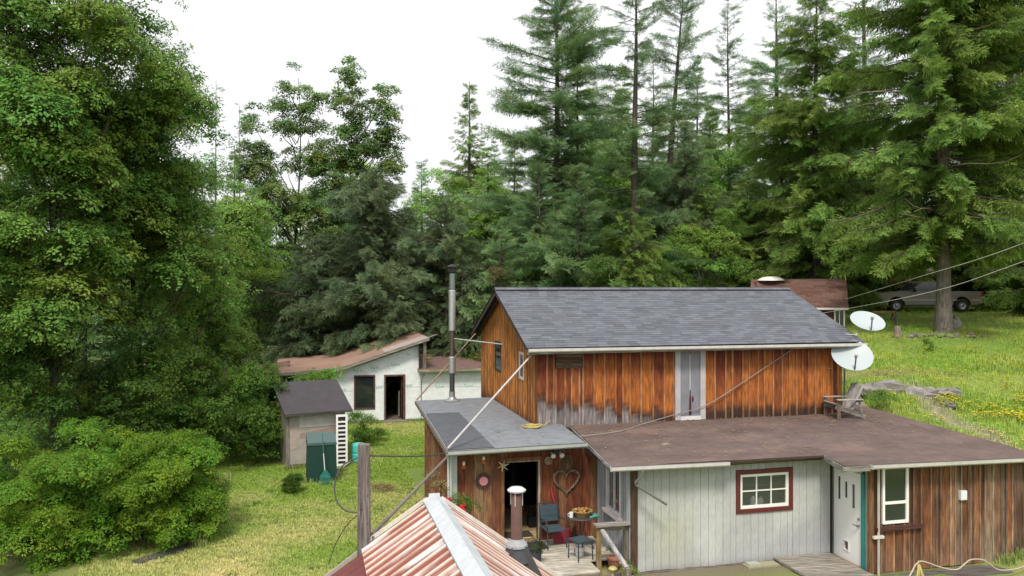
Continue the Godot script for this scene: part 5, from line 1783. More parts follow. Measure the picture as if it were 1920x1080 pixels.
func make_roof_things() -> void:
	rng.seed = 61
	dish("satellite_dish", "white satellite dish on a pole behind the wooden deck chair, lower of two", W(8.66, 4.31, 3.95), Vector3(-0.1, 0.68, 0.72), 0.58, Vector3(8.92, 2.55, 4.62))
	dish("satellite_dish", "white satellite dish mounted on the shingle roof's right corner, upper of two", W(9.62, 5.28, 4.5), Vector3(0.02, 0.83, 0.55), 0.5, Vector3(9.15, 4.75, 4.4))
	# slatted garden chair in profile, facing left
	var t := thing("adirondack_chair", "grey weathered slatted lounge chair standing on the flat brown roof", "chair", W(8.3, 2.55, 3.85), TURN - 0.08)
	var g := L(0.46, 0.42, 0.38)
	var s := MB.new()
	for sd in [-0.3, 0.3]:
		s = MB.new()
		s.bar(Vector3(-0.42, 0.36, sd), Vector3(0.52, 0.04, sd), 0.035, 0.13, g * 0.7)
		obj("side_rail", s, M.plank, t)
		s = MB.new()
		s.box(Vector3(-0.36, 0.27, sd * 1.17), Vector3(0.09, 0.54, 0.035), L(0.3, 0.2, 0.13))
		obj("leg", s, M.wood, t)
		s = MB.new()
		s.box(Vector3(-0.02, 0.56, sd * 1.22), Vector3(0.8, 0.025, 0.14), L(0.6, 0.56, 0.52))
		obj("arm", s, M.plank, t)
		s = MB.new()
		s.bar(Vector3(0.3, 0.55, sd * 1.1), Vector3(0.38, 0.12, sd * 1.1), 0.03, 0.07, g * 0.8)
		obj("arm_brace", s, M.plank, t)
	for k in 6:
		s = MB.new()
		s.bar(Vector3(-0.42 + k * 0.1, 0.44 - k * 0.034, -0.33), Vector3(-0.42 + k * 0.1, 0.44 - k * 0.034, 0.33), 0.085, 0.022, g * r2(0.85, 1.15))
		obj("seat_slat", s, M.plank, t)
	for k in 5:
		var z := (k - 2) * 0.115
		s = MB.new()
		s.bar(Vector3(0.12, 0.24, z), Vector3(0.46, 1.02 - 0.03 * absf(k - 2), z * 1.15), 0.1, 0.02, L(0.66, 0.64, 0.62) * r2(0.85, 1.1), Vector3.BACK.cross(Vector3(0.34, 0.78, 0)).normalized())
		obj("back_slat", s, M.wood, t)
	s = MB.new()
	s.box(Vector3(0.33, 0.62, 0), Vector3(0.03, 0.07, 0.66), g * 0.8)
	obj("back_rail", s, M.plank, t)
	var r := thing("rope_coil", "yellow rope coil dropped on the grey flat roof at the gable's foot", "rope", W(-1.15, 2.61, 4.05), TURN)
	s = MB.new()
	var pts := PackedVector3Array()
	var rr := PackedFloat32Array()
	for i in 90:
		var a := i * 0.55
		var q := 0.12 + 0.1 * fine.get_noise_1d(i * 9.0) + 0.04 * sin(i * 0.13)
		pts.append(Vector3(cos(a) * q * 1.5, 0.02 + 0.02 * sin(i * 0.7) + 0.0005 * i, sin(a) * q))
		rr.append(0.013)
	pts.append(Vector3(0.35, 0.03, -0.1)); rr.append(0.012)
	pts.append(Vector3(0.6, 0.12, -0.35)); rr.append(0.012)
	s.tube(pts, rr, 5, L(0.52, 0.43, 0.16), false)
	obj("strand", s, M.dull, r)
	var b := thing("loose_block", "small tan block lying on the brown flat roof", "block", W(1.45, 2.5, 1.35), TURN + 0.4)
	s = MB.new()
	s.box(Vector3(0, 0.035, 0), Vector3(0.19, 0.06, 0.1), L(0.5, 0.42, 0.3))
	s.box(Vector3(0.02, 0.07, 0.01), Vector3(0.09, 0.012, 0.06), L(0.55, 0.5, 0.4), Basis(Vector3.UP, 0.3))
	obj("block", s, M.plank, b)
	# lines across the flat roof and to the hill
	cable("roof_wire", "thin cable running over the flat roof and up the orange wall", [W(-0.3, 2.6, 2.6), W(1.0, 2.56, 3.2), W(2.0, 2.58, 4.0), W(3.2, 2.75, 4.38), W(4.2, 3.0, 4.38), W(5.6, 3.75, 4.4), W(7.0, 4.55, 4.4)], 0.012, L(0.34, 0.3, 0.27))
	cable("power_line", "pale overhead line, upper of two rising past the big cedar", [Vector3(17.3, 5.7, -42), Vector3(19.25, 6.85, -38), Vector3(21.8, 8.28, -34), Vector3(26.5, 11.4, -29)], 0.014, L(0.5, 0.5, 0.46))
	cable("power_line", "pale overhead line, lower of two crossing the big cedar's trunk", [Vector3(15.85, 5.04, -41), Vector3(19.5, 6.2, -37), Vector3(21.8, 7.5, -34), Vector3(26.5, 10.2, -29)], 0.014, L(0.5, 0.5, 0.46))

func dish(called: String, label: String, at: Vector3, face: Vector3, r: float, foot: Vector3) -> void:
	var t := thing(called, label, "satellite dish", at, 0.0, "satellite dishes at the farmhouse's right end")
	var y := face.normalized()
	var x := Vector3(1, -0.12, 0.1).slide(y).normalized()
	var b := Basis(x, y, x.cross(y))
	var s := MB.new()
	var prof := []
	for i in 7:
		var q := r * i / 6.0
		prof.append(Vector2(q, 0.16 * q * q / r))
	prof.append(Vector2(r + 0.012, 0.16 * r + 0.006))
	prof.append(Vector2(r, 0.16 * r - 0.02))
	for i in 6:
		var q := r * (5 - i) / 6.0
		prof.append(Vector2(q, 0.16 * q * q / r - 0.012))
	prof.reverse()
	s.lathe(prof, 28, Vector3.ZERO, L(0.37, 0.42, 0.44), b)
	obj("reflector", s, M.dish, t)
	var low := b * Vector3(0, 0.1, r * 0.95)
	var tip := b * Vector3(0.0, r * 0.75, r * 0.55)
	s = MB.new()
	s.rod(low, tip, 0.022, 6, L(0.1, 0.11, 0.12))
	s.rod(b * Vector3(0, -0.05, r * 0.5), low, 0.022, 6, L(0.1, 0.11, 0.12))
	obj("feed_arm", s, M.paint, t)
	s = MB.new()
	s.lathe([Vector2(0, -0.06), Vector2(0.045, -0.05), Vector2(0.05, 0.05), Vector2(0.03, 0.08), Vector2(0, 0.08)], 10, tip, L(0.4, 0.4, 0.4), b)
	obj("feed_horn", s, M.clean, t)
	var f := W(foot.x, foot.y, foot.z) - at
	var hub := b * Vector3(0, -0.1, 0.05)
	s = MB.new()
	s.box(b * Vector3(0, -0.06, 0), Vector3(0.2, 0.1, 0.2), L(0.3, 0.3, 0.3), b)
	s.tube(PackedVector3Array([hub, Vector3(f.x, hub.y - 0.25, f.z), f]), PackedFloat32Array([0.03, 0.03, 0.03]), 8, L(0.5, 0.5, 0.48))
	if f.y < -1.0:
		s.rod(Vector3(f.x, hub.y - 0.35, f.z), W(8.2, 3.93, 4.46) - at, 0.018, 6, L(0.55, 0.5, 0.48))
	else:
		s.rod(Vector3(f.x, hub.y - 0.25, f.z), W(8.85, 4.95, 4.7) - at, 0.018, 6, L(0.5, 0.5, 0.48))
	obj("mast", s, M.metal, t)

func cable(called: String, label: String, pts: Array, r: float, col: Color, cat := "cable") -> void:
	var c := Curve3D.new()
	for i in pts.size():
		var d: Vector3 = ((pts[mini(i + 1, pts.size() - 1)] as Vector3) - pts[maxi(i - 1, 0)]) / 6.0
		c.add_point(pts[i], -d, d)
	var p := PackedVector3Array()
	var q := PackedFloat32Array()
	var n := pts.size() * 8
	for i in n + 1:
		p.append(c.sample_baked(c.get_baked_length() * i / n, true))
		q.append(r)
	var s := MB.new()
	s.tube(p, q, 6, col)
	var o := obj(called, s, M.dull)
	tag(o, label, cat)

func make_yard() -> void:
	rng.seed = 71
	var s := MB.new()
	# tall post with its brace poles
	var t := thing("wooden_post", "tall square grey post at the near shed's left roof edge", "post", Vector3(-2.09, 0, -11.3), 0.1)
	s = MB.new()
	s.prism(PackedVector2Array([Vector2(-0.085, 0), Vector2(0.085, 0), Vector2(0.088, 2.9), Vector2(0.08, 4.14), Vector2(-0.082, 4.15), Vector2(-0.088, 2.9)]), 0.15, Vector3.ZERO, L(0.27, 0.23, 0.22))
	obj("timber", s, M.wood, t)
	s = MB.new()
	s.rod(Vector3(0.13, 2.5, 0.02), Vector3(0.13, 2.85, 0.02), 0.02, 8, L(0.3, 0.28, 0.26))
	s.box(Vector3(0.1, 2.7, 0.02), Vector3(0.1, 0.03, 0.06), L(0.25, 0.23, 0.21))
	obj("pipe_stub", s, M.metal, t)
	cable("brace_pipe", "weathered steel pole slanting from the post up to the grey roof's corner", [Vector3(-1.98, 2.86, -11.35), W(-3.86, 2.5, 1.55)], 0.028, L(0.22, 0.19, 0.17), "pole")
	cable("brace_pipe", "bright steel pole slanting from the grey roof's corner up to the gable", [W(-3.86, 2.66, 1.6), W(-1.12, 4.5, 4.35)], 0.027, L(0.5, 0.48, 0.48), "pole")
	cable("black_hose", "black hose looped out beside the tall post", [Vector3(-2.17, 3.95, -11.35), Vector3(-2.4, 3.83, -11.4), Vector3(-2.52, 3.6, -11.4), Vector3(-2.5, 3.32, -11.4), Vector3(-2.35, 3.17, -11.4), Vector3(-2.16, 3.15, -11.37)], 0.012, L(0.1, 0.1, 0.1), "hose")
	cable("hanging_wire", "thin dark wire dropping from the tall post to the lawn", [Vector3(-2.16, 3.15, -11.35), Vector3(-2.4, 2.9, -11.7), Vector3(-2.62, 2.55, -11.9), Vector3(-2.75, 2.2, -12.0)], 0.007, L(0.08, 0.08, 0.07), "wire")
	cable("yard_wire", "dark wire from the tall post across to the grey roof's corner", [Vector3(-2.0, 3.98, -11.3), Vector3(-2.0, 3.98, -11.3).lerp(W(-3.85, 2.56, 1.58), 0.5) + Vector3(0, -0.04, 0), W(-3.85, 2.56, 1.58)], 0.012, L(0.07, 0.07, 0.07), "wire")
	# green lidded bin
	var b := thing("compost_bin", "dark green lidded plastic bin in front of the small shed", "bin", Vector3(-6.32, 0, -26.5), 0.3)
	s = MB.new()
	var f := func(y, k): return [Vector3(-0.47 * k, y, 0.42 * k), Vector3(0.47 * k, y, 0.42 * k), Vector3(0.47 * k, y, -0.42 * k), Vector3(-0.47 * k, y, -0.42 * k)]
	var lo: Array = f.call(0.05, 1.02)
	var hi: Array = f.call(1.22, 0.96)
	for i in 4:
		s.quad(lo[i], lo[(i + 1) % 4], hi[(i + 1) % 4], hi[i], L(0.008, 0.045, 0.038))
	s.quad(lo[3], lo[2], lo[1], lo[0], L(0.02, 0.02, 0.02))
	obj("body", s, M.clean, b)
	s = MB.new()
	s.span(Vector3(-0.49, 0, 0.0 - 0.43), Vector3(0.49, 0.05, 0.43), L(0.02, 0.02, 0.02))
	obj("base", s, M.dull, b)
	s = MB.new()
	var l0: Array = f.call(1.22, 1.02)
	var l1: Array = f.call(1.3, 0.98)
	for i in 4:
		s.quad(l0[i], l0[(i + 1) % 4], l1[(i + 1) % 4], l1[i], L(0.03, 0.075, 0.07))
	s.quad(l1[0], l1[1], l1[2] + Vector3(0, 0.22, 0), l1[3] + Vector3(0, 0.22, 0), L(0.06, 0.105, 0.1))
	s.quad(l1[1], l1[2], l1[2] + Vector3(0, 0.22, 0), l1[1], L(0.03, 0.075, 0.07))
	s.tri(l1[0], l1[3] + Vector3(0, 0.22, 0), l1[3], L(0.03, 0.075, 0.07))
	s.quad(l1[3], l1[3] + Vector3(0, 0.22, 0), l1[2] + Vector3(0, 0.22, 0), l1[2], L(0.03, 0.075, 0.07))
	obj("lid", s, M.clean, b)
	s = MB.new()
	s.box(Vector3(0, 1.37, 0.1), Vector3(0.5, 0.015, 0.08), L(0.025, 0.05, 0.05), Basis(Vector3.RIGHT, 0.26))
	s.box(Vector3(0, 1.47, -0.26), Vector3(0.5, 0.015, 0.06), L(0.025, 0.05, 0.05), Basis(Vector3.RIGHT, 0.26))
	obj("lid_slot", s, M.dull, b)
	s = MB.new()
	s.lathe([Vector2(0.09, 0), Vector2(0.09, 0.02), Vector2(0, 0.02)], 12, Vector3(0.05, 0.3, 0.425), L(0.01, 0.012, 0.012), Basis(Vector3.RIGHT, PI / 2))
	obj("vent", s, M.dull, b)
	# leaf rake leaning on it, head down
	var k := thing("leaf_rake", "green leaf rake leaning upside against the bin's right corner", "rake", Vector3(-6.0, 0, -25.75), 0.1)
	s = MB.new()
	s.rod(Vector3(-0.02, 0.45, 0.02), Vector3(-0.08, 1.0, -0.12), 0.017, 6, L(0.55, 0.6, 0.56))
	s.rod(Vector3(-0.08, 1.0, -0.12), Vector3(-0.14, 1.62, -0.26), 0.017, 6, L(0.04, 0.14, 0.11))
	obj("handle", s, M.clean, k)
	for i in 13:
		s = MB.new()
		var a := (i - 6) * 0.085
		s.bar(Vector3(0, 0.5, 0.03), Vector3(sin(a) * 0.5, 0.03, 0.17), 0.008, 0.026, L(0.02, 0.2, 0.15), Vector3.BACK)
		obj("tine", s, M.clean, k)
	s = MB.new()
	s.prism(PackedVector2Array([Vector2(-0.05, 0.5), Vector2(0.05, 0.5), Vector2(0.2, 0.26), Vector2(-0.2, 0.26)]), 0.02, Vector3(0, 0, 0.08), L(0.02, 0.17, 0.13))
	obj("head", s, M.clean, k)
	# white slatted shutter leaning on the shed
	var w := thing("shutter", "tall white slatted shutter leaning on the small shed's right end", "shutter", Vector3(-6.05, 0.02, -28.45), 0.25)
	w.rotation.x = -0.06
	s = MB.new()
	s.span(Vector3(-0.2, 0, 0), Vector3(-0.13, 1.82, 0.04), L(0.78, 0.78, 0.77))
	s.span(Vector3(0.13, 0, 0), Vector3(0.2, 1.82, 0.04), L(0.78, 0.78, 0.77))
	s.span(Vector3(-0.13, 0, 0), Vector3(0.13, 0.08, 0.04), L(0.78, 0.78, 0.77))
	s.span(Vector3(-0.13, 1.74, 0), Vector3(0.13, 1.82, 0.04), L(0.78, 0.78, 0.77))
	obj("frame", s, M.clean, w)
	for i in 10:
		s = MB.new()
		s.span(Vector3(-0.13, 0.18 + i * 0.15, 0.004), Vector3(0.13, 0.24 + i * 0.15, 0.034), L(0.76, 0.76, 0.75))
		obj("slat", s, M.clean, w)
	s = MB.new()
	s.span(Vector3(-0.14, 0.04, -0.03), Vector3(0.14, 1.78, -0.005), L(0.03, 0.025, 0.025))
	obj("backing", s, M.dull, w)
	var r := thing("teal_barrel", "teal plastic barrel on the lawn behind the tall post", "barrel", Vector3(-5.62, 0, -29.2), 0.0)
	s = MB.new()
	s.lathe([Vector2(0, 0), Vector2(0.2, 0), Vector2(0.24, 0.06), Vector2(0.25, 0.3), Vector2(0.23, 0.34), Vector2(0.25, 0.4), Vector2(0.24, 0.62), Vector2(0.2, 0.66), Vector2(0, 0.64)], 18, Vector3.ZERO, L(0.07, 0.5, 0.42))
	obj("drum", s, M.clean, r)
	s = MB.new()
	s.lathe([Vector2(0.2, 0.64), Vector2(0.215, 0.66), Vector2(0.2, 0.68), Vector2(0, 0.67)], 18, Vector3.ZERO, L(0.08, 0.55, 0.46))
	obj("lid", s, M.clean, r)
	cable("garden_hose", "pale hose trailing from the teal barrel past the shutter", [Vector3(-5.7, 0.2, -28.8), Vector3(-5.95, 0.06, -28.2), Vector3(-6.2, 0.05, -27.6), Vector3(-6.05, 0.05, -26.9)], 0.025, L(0.5, 0.5, 0.44), "hose")
	var h := thing("cuttings_heap", "low heap of brown garden cuttings on the lawn right of the post", "heap", Vector3(-4.1, 0, -25.2), 0.0)
	s = MB.new()
	for i in 240:
		var a := r2(0, TAU)
		var q := sqrt(rng.randf()) * 0.45
		var p := Vector3(cos(a) * q, 0.16 * (1.0 - q / 0.45) + r2(0, 0.04), sin(a) * q)
		var d := Vector3(r2(-1, 1), r2(-0.2, 0.3), r2(-1, 1)).normalized() * r2(0.06, 0.2)
		s.rod(p, p + d, 0.008, 3, L(0.2, 0.15, 0.07).lerp(L(0.33, 0.26, 0.13), rng.randf()))
	obj("twigs", s, M.dull, h).set_meta("kind", "stuff")
	var c := thing("concrete_kerb", "grey concrete edging in the shade under the big round bush", "kerb")
	s = MB.new()
	s.bar(Vector3(-8.65, 0.0, -18.4), Vector3(-7.85, 0.0, -19.7), 0.3, 0.12, L(0.12, 0.115, 0.11))
	obj("kerb", s, M.concrete, c)
	# rope bundle and cord at the right wing
	var q := thing("rope_bundle", "yellow rope hank hanging on a short stake before the right wing", "rope", W(5.55, 0, -2.3), TURN)
	s = MB.new()
	s.rod(Vector3(0, -0.1, 0), Vector3(0, 0.56, 0), 0.03, 6, L(0.24, 0.2, 0.15))
	obj("stake", s, M.bark, q)
	for i in 9:
		s = MB.new()
		var a := i * 0.7
		s.tube(PackedVector3Array([Vector3(cos(a) * 0.04, -0.1 + r2(0, 0.1), sin(a) * 0.04 + 0.04), Vector3(cos(a) * 0.09, 0.28, sin(a) * 0.05 + 0.03), Vector3(0, 0.57, 0), Vector3(cos(a + 2) * 0.1, 0.2, sin(a + 2) * 0.05 + 0.05), Vector3(cos(a + 2) * 0.07, -0.1, 0.06)]), PackedFloat32Array([0.014, 0.016, 0.016, 0.016, 0.014]), 5, L(0.5, 0.42, 0.16) * r2(0.8, 1.2))
		obj("strand", s, M.dull, q)
	cable("extension_cord", "pale cord looping along the foot of the right wing", [W(4.95, 0.05, -2.5), W(5.3, 0.4, -2.4), W(5.6, 0.56, -2.3), W(6.1, 0.4, -2.35), W(6.5, 0.33, -2.35), W(6.85, 0.48, -2.3), W(7.25, 0.44, -2.3), W(7.6, 0.22, -2.35), W(8.4, 0.18, -2.2), W(8.9, 0.35, -2.0), W(9.25, 0.7, -1.75), W(9.5, 0.95, -1.5)], 0.016, L(0.5, 0.42, 0.34), "cord")
	var v := thing("white_panel", "white sheet edge at the picture's lower right corner", "sheet", W(8.35, 0, -3.9), TURN + 0.2)
	s = MB.new()
	s.box(Vector3(0.6, 0.45, 0), Vector3(1.4, 0.9, 0.03), L(0.75, 0.76, 0.78), Basis(Vector3.RIGHT, -0.3))
	obj("sheet", s, M.clean, v)
	var wk := thing("walkway", "grey wooden walkway along the foot of the right wing", "walkway", ORIGIN, TURN)
	for i in 3:
		s = MB.new()
		s.span(P(5.3, -0.03, -2.05 + i * 0.2), P(8.3, 0.01, -1.86 + i * 0.2), L(0.21, 0.18, 0.17) * r2(0.85, 1.1))
		obj("plank", s, M.plank, wk)
	# pots and garden ornaments between the railing and the wall
	for p in [[-0.3, 0.3, 0.15, "terracotta pot behind the handrail, the larger one", L(0.42, 0.19, 0.12)], [-0.2, -0.25, 0.11, "small terracotta pot at the foot of the corner board", L(0.46, 0.22, 0.15)]]:
		var pt := thing("flower_pot", p[3], "pot", W(p[0], 0, p[1]), TURN, "terracotta pots by the porch")
		s = MB.new()
		var z: float = p[2]
		s.lathe([Vector2(0, 0), Vector2(z * 0.65, 0), Vector2(z, z * 1.7), Vector2(z * 1.12, z * 1.7), Vector2(z * 1.12, z * 2.0), Vector2(z * 0.95, z * 2.0), Vector2(z * 0.9, z * 1.8), Vector2(0, z * 1.8)], 16, Vector3.ZERO, p[4])
		obj("pot", s, M.dull, pt)
		broadleaf(pt, [[Vector3(0, z * 2.6, 0), Vector3(z * 1.1, z * 0.9, z * 1.1)]], "shrub", z * 1.3, 90 + int(z * 100), 0.7, 0.9, false)
	for p in [[-0.62, 0.3, -0.45, L(0.42, 0.37, 0.14), "yellow mushroom ornament beside the slanting handrail"], [-0.28, 0.32, -0.2, L(0.4, 0.22, 0.18), "pink mushroom ornament between handrail and corner board"]]:
		var mu := thing("mushroom_ornament", p[4], "ornament", W(p[0], 0, p[2]), TURN, "garden ornaments by the porch")
		s = MB.new()
		s.rod(Vector3(0, -0.1, 0), Vector3(0, p[1], 0), 0.035, 8, L(0.5, 0.42, 0.33), 0.025)
		obj("stalk", s, M.dull, mu)
		s = MB.new()
		s.lathe([Vector2(0, p[1] - 0.02), Vector2(0.09, p[1] - 0.01), Vector2(0.1, p[1] + 0.015), Vector2(0.07, p[1] + 0.05), Vector2(0, p[1] + 0.065)], 14, Vector3.ZERO, p[3])
		obj("cap", s, M.clean, mu)
	var pl := thing("wall_planter", "leafy green plant at the foot of the porch corner", "plant", W(-0.28, 0, -0.62), TURN)
	broadleaf(pl, [[Vector3(0, 0.2, 0), Vector3(0.2, 0.18, 0.18)]], "shrub", 0.22, 99, 0.9, 1.2, false)

func make_truck() -> void:
	var t := thing("pickup_truck", "grey brown pickup truck parked up the hill behind the cedar trunk", "truck", Vector3(24.5, 4.93, -47.6), -0.05)
	var tan_ := L(0.13, 0.115, 0.098)
	var low := L(0.25, 0.235, 0.215)
	var s := MB.new()
	# outline seen from the left; the front is at -x
	var arch := func(cx: float, r: float, a0: float, a1: float) -> Array:
		var o := []
		for i in 9:
			var w := lerpf(a0, a1, i / 8.0)
			o.append(Vector2(cx + cos(w) * r, 0.42 + sin(w) * r))
		return o
	var out := PackedVector2Array([Vector2(-2.95, 0.45)])
	for p in arch.call(-1.98, 0.5, PI, 0.0): out.append(p)
	for p in arch.call(1.75, 0.5, PI, 0.0): out.append(p)
	for p in [Vector2(2.9, 0.5), Vector2(2.92, 1.22), Vector2(0.98, 1.24), Vector2(0.9, 1.2), Vector2(-1.15, 1.2), Vector2(-1.4, 1.22), Vector2(-2.7, 1.14), Vector2(-2.92, 1.04)]: out.append(p)
	s.prism(out, 1.9, Vector3.ZERO, tan_)
	obj("body", s, M.carpaint, t)
	s = MB.new()
	s.prism(PackedVector2Array([Vector2(-1.2, 1.2), Vector2(0.92, 1.2), Vector2(0.85, 1.74), Vector2(0.6, 1.8), Vector2(-0.45, 1.8)]), 1.66, Vector3.ZERO, tan_)
	obj("cab", s, M.carpaint, t)
	for p in [[Vector2(-0.98, 1.24), Vector2(-0.08, 1.24), Vector2(-0.08, 1.72), Vector2(-0.42, 1.72)], [Vector2(0.0, 1.26), Vector2(0.72, 1.26), Vector2(0.68, 1.7), Vector2(0.0, 1.72)]]:
		for z in [-0.832, 0.832]:
			s = MB.new()
			s.prism(PackedVector2Array(p), 0.012, Vector3(0, 0, z), Color.WHITE)
			obj("side_window", s, M.glass, t)
	s = MB.new()
	s.box(Vector3(-0.85, 1.5, 0), Vector3(0.02, 0.66, 1.5), Color.WHITE, Basis(Vector3.BACK, -0.9))
	obj("windscreen", s, M.glass, t)
	for z in [-0.96, 0.96]:
		s = MB.new()
		s.box(Vector3(-0.1, 0.72, z), Vector3(3.1, 0.1, 0.03), low)
		s.box(Vector3(2.55, 0.72, z), Vector3(0.6, 0.12, 0.03), low)
		obj("side_moulding", s, M.carpaint, t)
		for x in [-0.12, 0.8]:
			s = MB.new()
			s.box(Vector3(x, 0.95, z * 0.992), Vector3(0.012, 0.5, 0.012), L(0.03, 0.03, 0.03))
			s.box(Vector3(x - 0.14, 1.08, z), Vector3(0.16, 0.04, 0.03), L(0.04, 0.04, 0.04))
			obj("door_handle", s, M.dull, t)
		s = MB.new()
		s.box(Vector3(-1.0, 1.3, z * 1.1), Vector3(0.12, 0.24, 0.18), L(0.03, 0.03, 0.03))
		obj("mirror", s, M.dull, t)
		s = MB.new()
		s.box(Vector3(-0.1, 0.42, z * 0.95), Vector3(2.4, 0.06, 0.1), L(0.06, 0.06, 0.06))
		obj("running_board", s, M.dull, t)
		s = MB.new()
		s.box(Vector3(2.87, 1.0, z * 0.93), Vector3(0.14, 0.34, 0.16), L(0.24, 0.012, 0.02))
		obj("tail_light", s, M.clean, t)
		s = MB.new()
		s.box(Vector3(-2.9, 0.92, z * 0.78), Vector3(0.12, 0.2, 0.36), L(0.6, 0.6, 0.58))
		obj("headlight", s, M.clean, t)
		for x in [-1.98, 1.75]:
			var w := side("wheel", t, Vector3(x, 0.4, z * 0.9))
			s = MB.new()
			s.lathe([Vector2(0.22, -0.13), Vector2(0.36, -0.13), Vector2(0.4, -0.09), Vector2(0.4, 0.09), Vector2(0.36, 0.13), Vector2(0.22, 0.13)], 22, Vector3.ZERO, L(0.02, 0.02, 0.02), Basis(Vector3.RIGHT, PI / 2))
			obj("tyre", s, M.dull, w)
			s = MB.new()
			s.lathe([Vector2(0, -0.1), Vector2(0.23, -0.11), Vector2(0.23, 0.11), Vector2(0.12, 0.07), Vector2(0.0, 0.1)], 16, Vector3.ZERO, L(0.34, 0.34, 0.35), Basis(Vector3.RIGHT, PI / 2))
			obj("rim", s, M.metal, w)
	s = MB.new()
	s.box(Vector3(-2.98, 0.6, 0), Vector3(0.16, 0.26, 1.9), L(0.12, 0.12, 0.12))
	obj("front_bumper", s, M.metal, t)
	s = MB.new()
	s.box(Vector3(3.02, 0.58, 0), Vector3(0.2, 0.2, 1.86), L(0.1, 0.1, 0.1))
	obj("rear_bumper", s, M.metal, t)
	s = MB.new()
	s.box(Vector3(0.0, 0.5, 0), Vector3(5.4, 0.2, 1.2), L(0.02, 0.02, 0.02))
	obj("chassis", s, M.dull, t)

func rock(s: MB, at: Vector3, r: Vector3, col: Color) -> void:       # a broken stone with flat faces
	var t := MB.new()
	t.ball(Vector3.ZERO, Vector3.ONE, col, 7, 11)
	var o := at * 37.0 + r * 90.0
	for i in t.v.size():
		var d := t.v[i]
		var k := 0.85 + 0.5 * fine.get_noise_3d(d.x * 16.0 + o.x, d.y * 16.0 + o.y, d.z * 16.0 + o.z) + 0.3 * fine.get_noise_3d(d.x * 50.0 + o.z, d.y * 50.0, d.z * 50.0 + o.x)
		t.v[i] = at + d * r * k
	for i in range(0, t.t.size(), 3):
		if (t.v[t.t[i]] - t.v[t.t[i + 1]]).cross(t.v[t.t[i + 2]] - t.v[t.t[i + 1]]).length_squared() > 1e-12:
			var tone := 0.8 + 0.4 * fine.get_noise_3d(t.v[t.t[i]].x * 60.0 + o.x, t.v[t.t[i]].y * 60.0, t.v[t.t[i]].z * 60.0)
			s.tri(t.v[t.t[i]], t.v[t.t[i + 2]], t.v[t.t[i + 1]], col * tone)

func make_hill_things() -> void:
	rng.seed = 81
	var s := MB.new()
	# stones round the cedar's foot
	var words := ["first", "second", "third", "fourth", "fifth", "sixth", "seventh", "eighth", "ninth", "tenth", "eleventh", "twelfth", "thirteenth", "fourteenth", "fifteenth"]
	for k in 15:
		var x := 18.95 + k * 0.27 + r2(-0.08, 0.08)
		var d := 38.7 + r2(-0.3, 0.3)
		s = MB.new()
		rock(s, Vector3(0, 0.06, 0), Vector3(r2(0.1, 0.2), r2(0.08, 0.15), r2(0.1, 0.18)), L(0.45, 0.41, 0.34) * r2(0.6, 1.1))
		var o := put("edging_stone", s.mesh(), M.stone, self, Vector3(x, terrain(x, d), -d))
		tag(o, "%s pale edging stone to the right of the short stump below the big cedar" % words[k], "stone", "stones edging the cedar's bed")
	var b := thing("boulder", "pale boulder just right of the big cedar's trunk", "boulder", Vector3(22.85, terrain(22.85, 41), -41.2))
	s = MB.new()
	rock(s, Vector3(0, 0.25, 0), Vector3(0.35, 0.48, 0.3), L(0.5, 0.48, 0.42))
	obj("stone", s, M.stone, b)
	var st := thing("log_stump", "short pale stump standing in the stone edging", "stump", Vector3(18.6, terrain(18.6, 38.6), -38.6))
	s = MB.new()
	s.lathe([Vector2(0.2, -0.1), Vector2(0.16, 0.2), Vector2(0.15, 0.58), Vector2(0, 0.6)], 10, Vector3.ZERO, L(0.4, 0.32, 0.26))
	obj("stump", s, M.bark, st)
	var pg := thing("sawhorse", "rusty orange trestle in front of the parked truck", "trestle", Vector3(20.2, terrain(20.2, 43.5), -43.5))
	s = MB.new()
	s.box(Vector3(0, 0.55, 0), Vector3(1.2, 0.09, 0.12), L(0.5, 0.3, 0.13))
	obj("beam", s, M.plank, pg)
	for x in [-0.5, 0.5]:
		for z in [-1.0, 1.0]:
			s = MB.new()
			s.bar(Vector3(x, 0.52, 0), Vector3(x, 0, z * 0.22), 0.05, 0.05, L(0.28, 0.14, 0.08))
			obj("leg", s, M.plank, pg)
	var pp := thing("garden_stake", "thin dark stake standing on the slope left of the cedar", "stake", Vector3(18.95, terrain(18.95, 39.5), -39.5))
	s = MB.new()
	s.rod(Vector3(0, -0.1, 0), Vector3(0, 1.7, 0), 0.02, 6, L(0.05, 0.05, 0.05))
	s.rod(Vector3(0, 0.3, 0), Vector3(0, 0.9, 0), 0.05, 6, L(0.035, 0.04, 0.035))
	obj("stake", s, M.dull, pp)
	# broken rock ledge above the brown roof
	for p in [[13.4, 29.0, 1.15, 0.38, "grey rock slab in the bank behind the flat roof, longest of the ledge"], [14.7, 28.7, 0.7, 0.34, "dark rock in the middle of the bank's ledge"], [15.7, 28.9, 0.75, 0.26, "flat pale rock at the right end of the bank's ledge"], [12.4, 28.4, 0.6, 0.3, "light rock nearest the satellite dish in the bank's ledge"], [15.1, 27.7, 0.3, 0.14, "small loose stone below the bank's ledge"]]:
		s = MB.new()
		rock(s, Vector3(0, 0.02, 0), Vector3(p[2], p[3], 0.45), L(0.46, 0.43, 0.41) * r2(0.75, 1.15))
		var o := put("ledge_rock", s.mesh(), M.stone, self, Vector3(p[0], terrain(p[0], p[1]), -p[1]))
		tag(o, p[4], "rock", "rocks of the ledge in the bank")

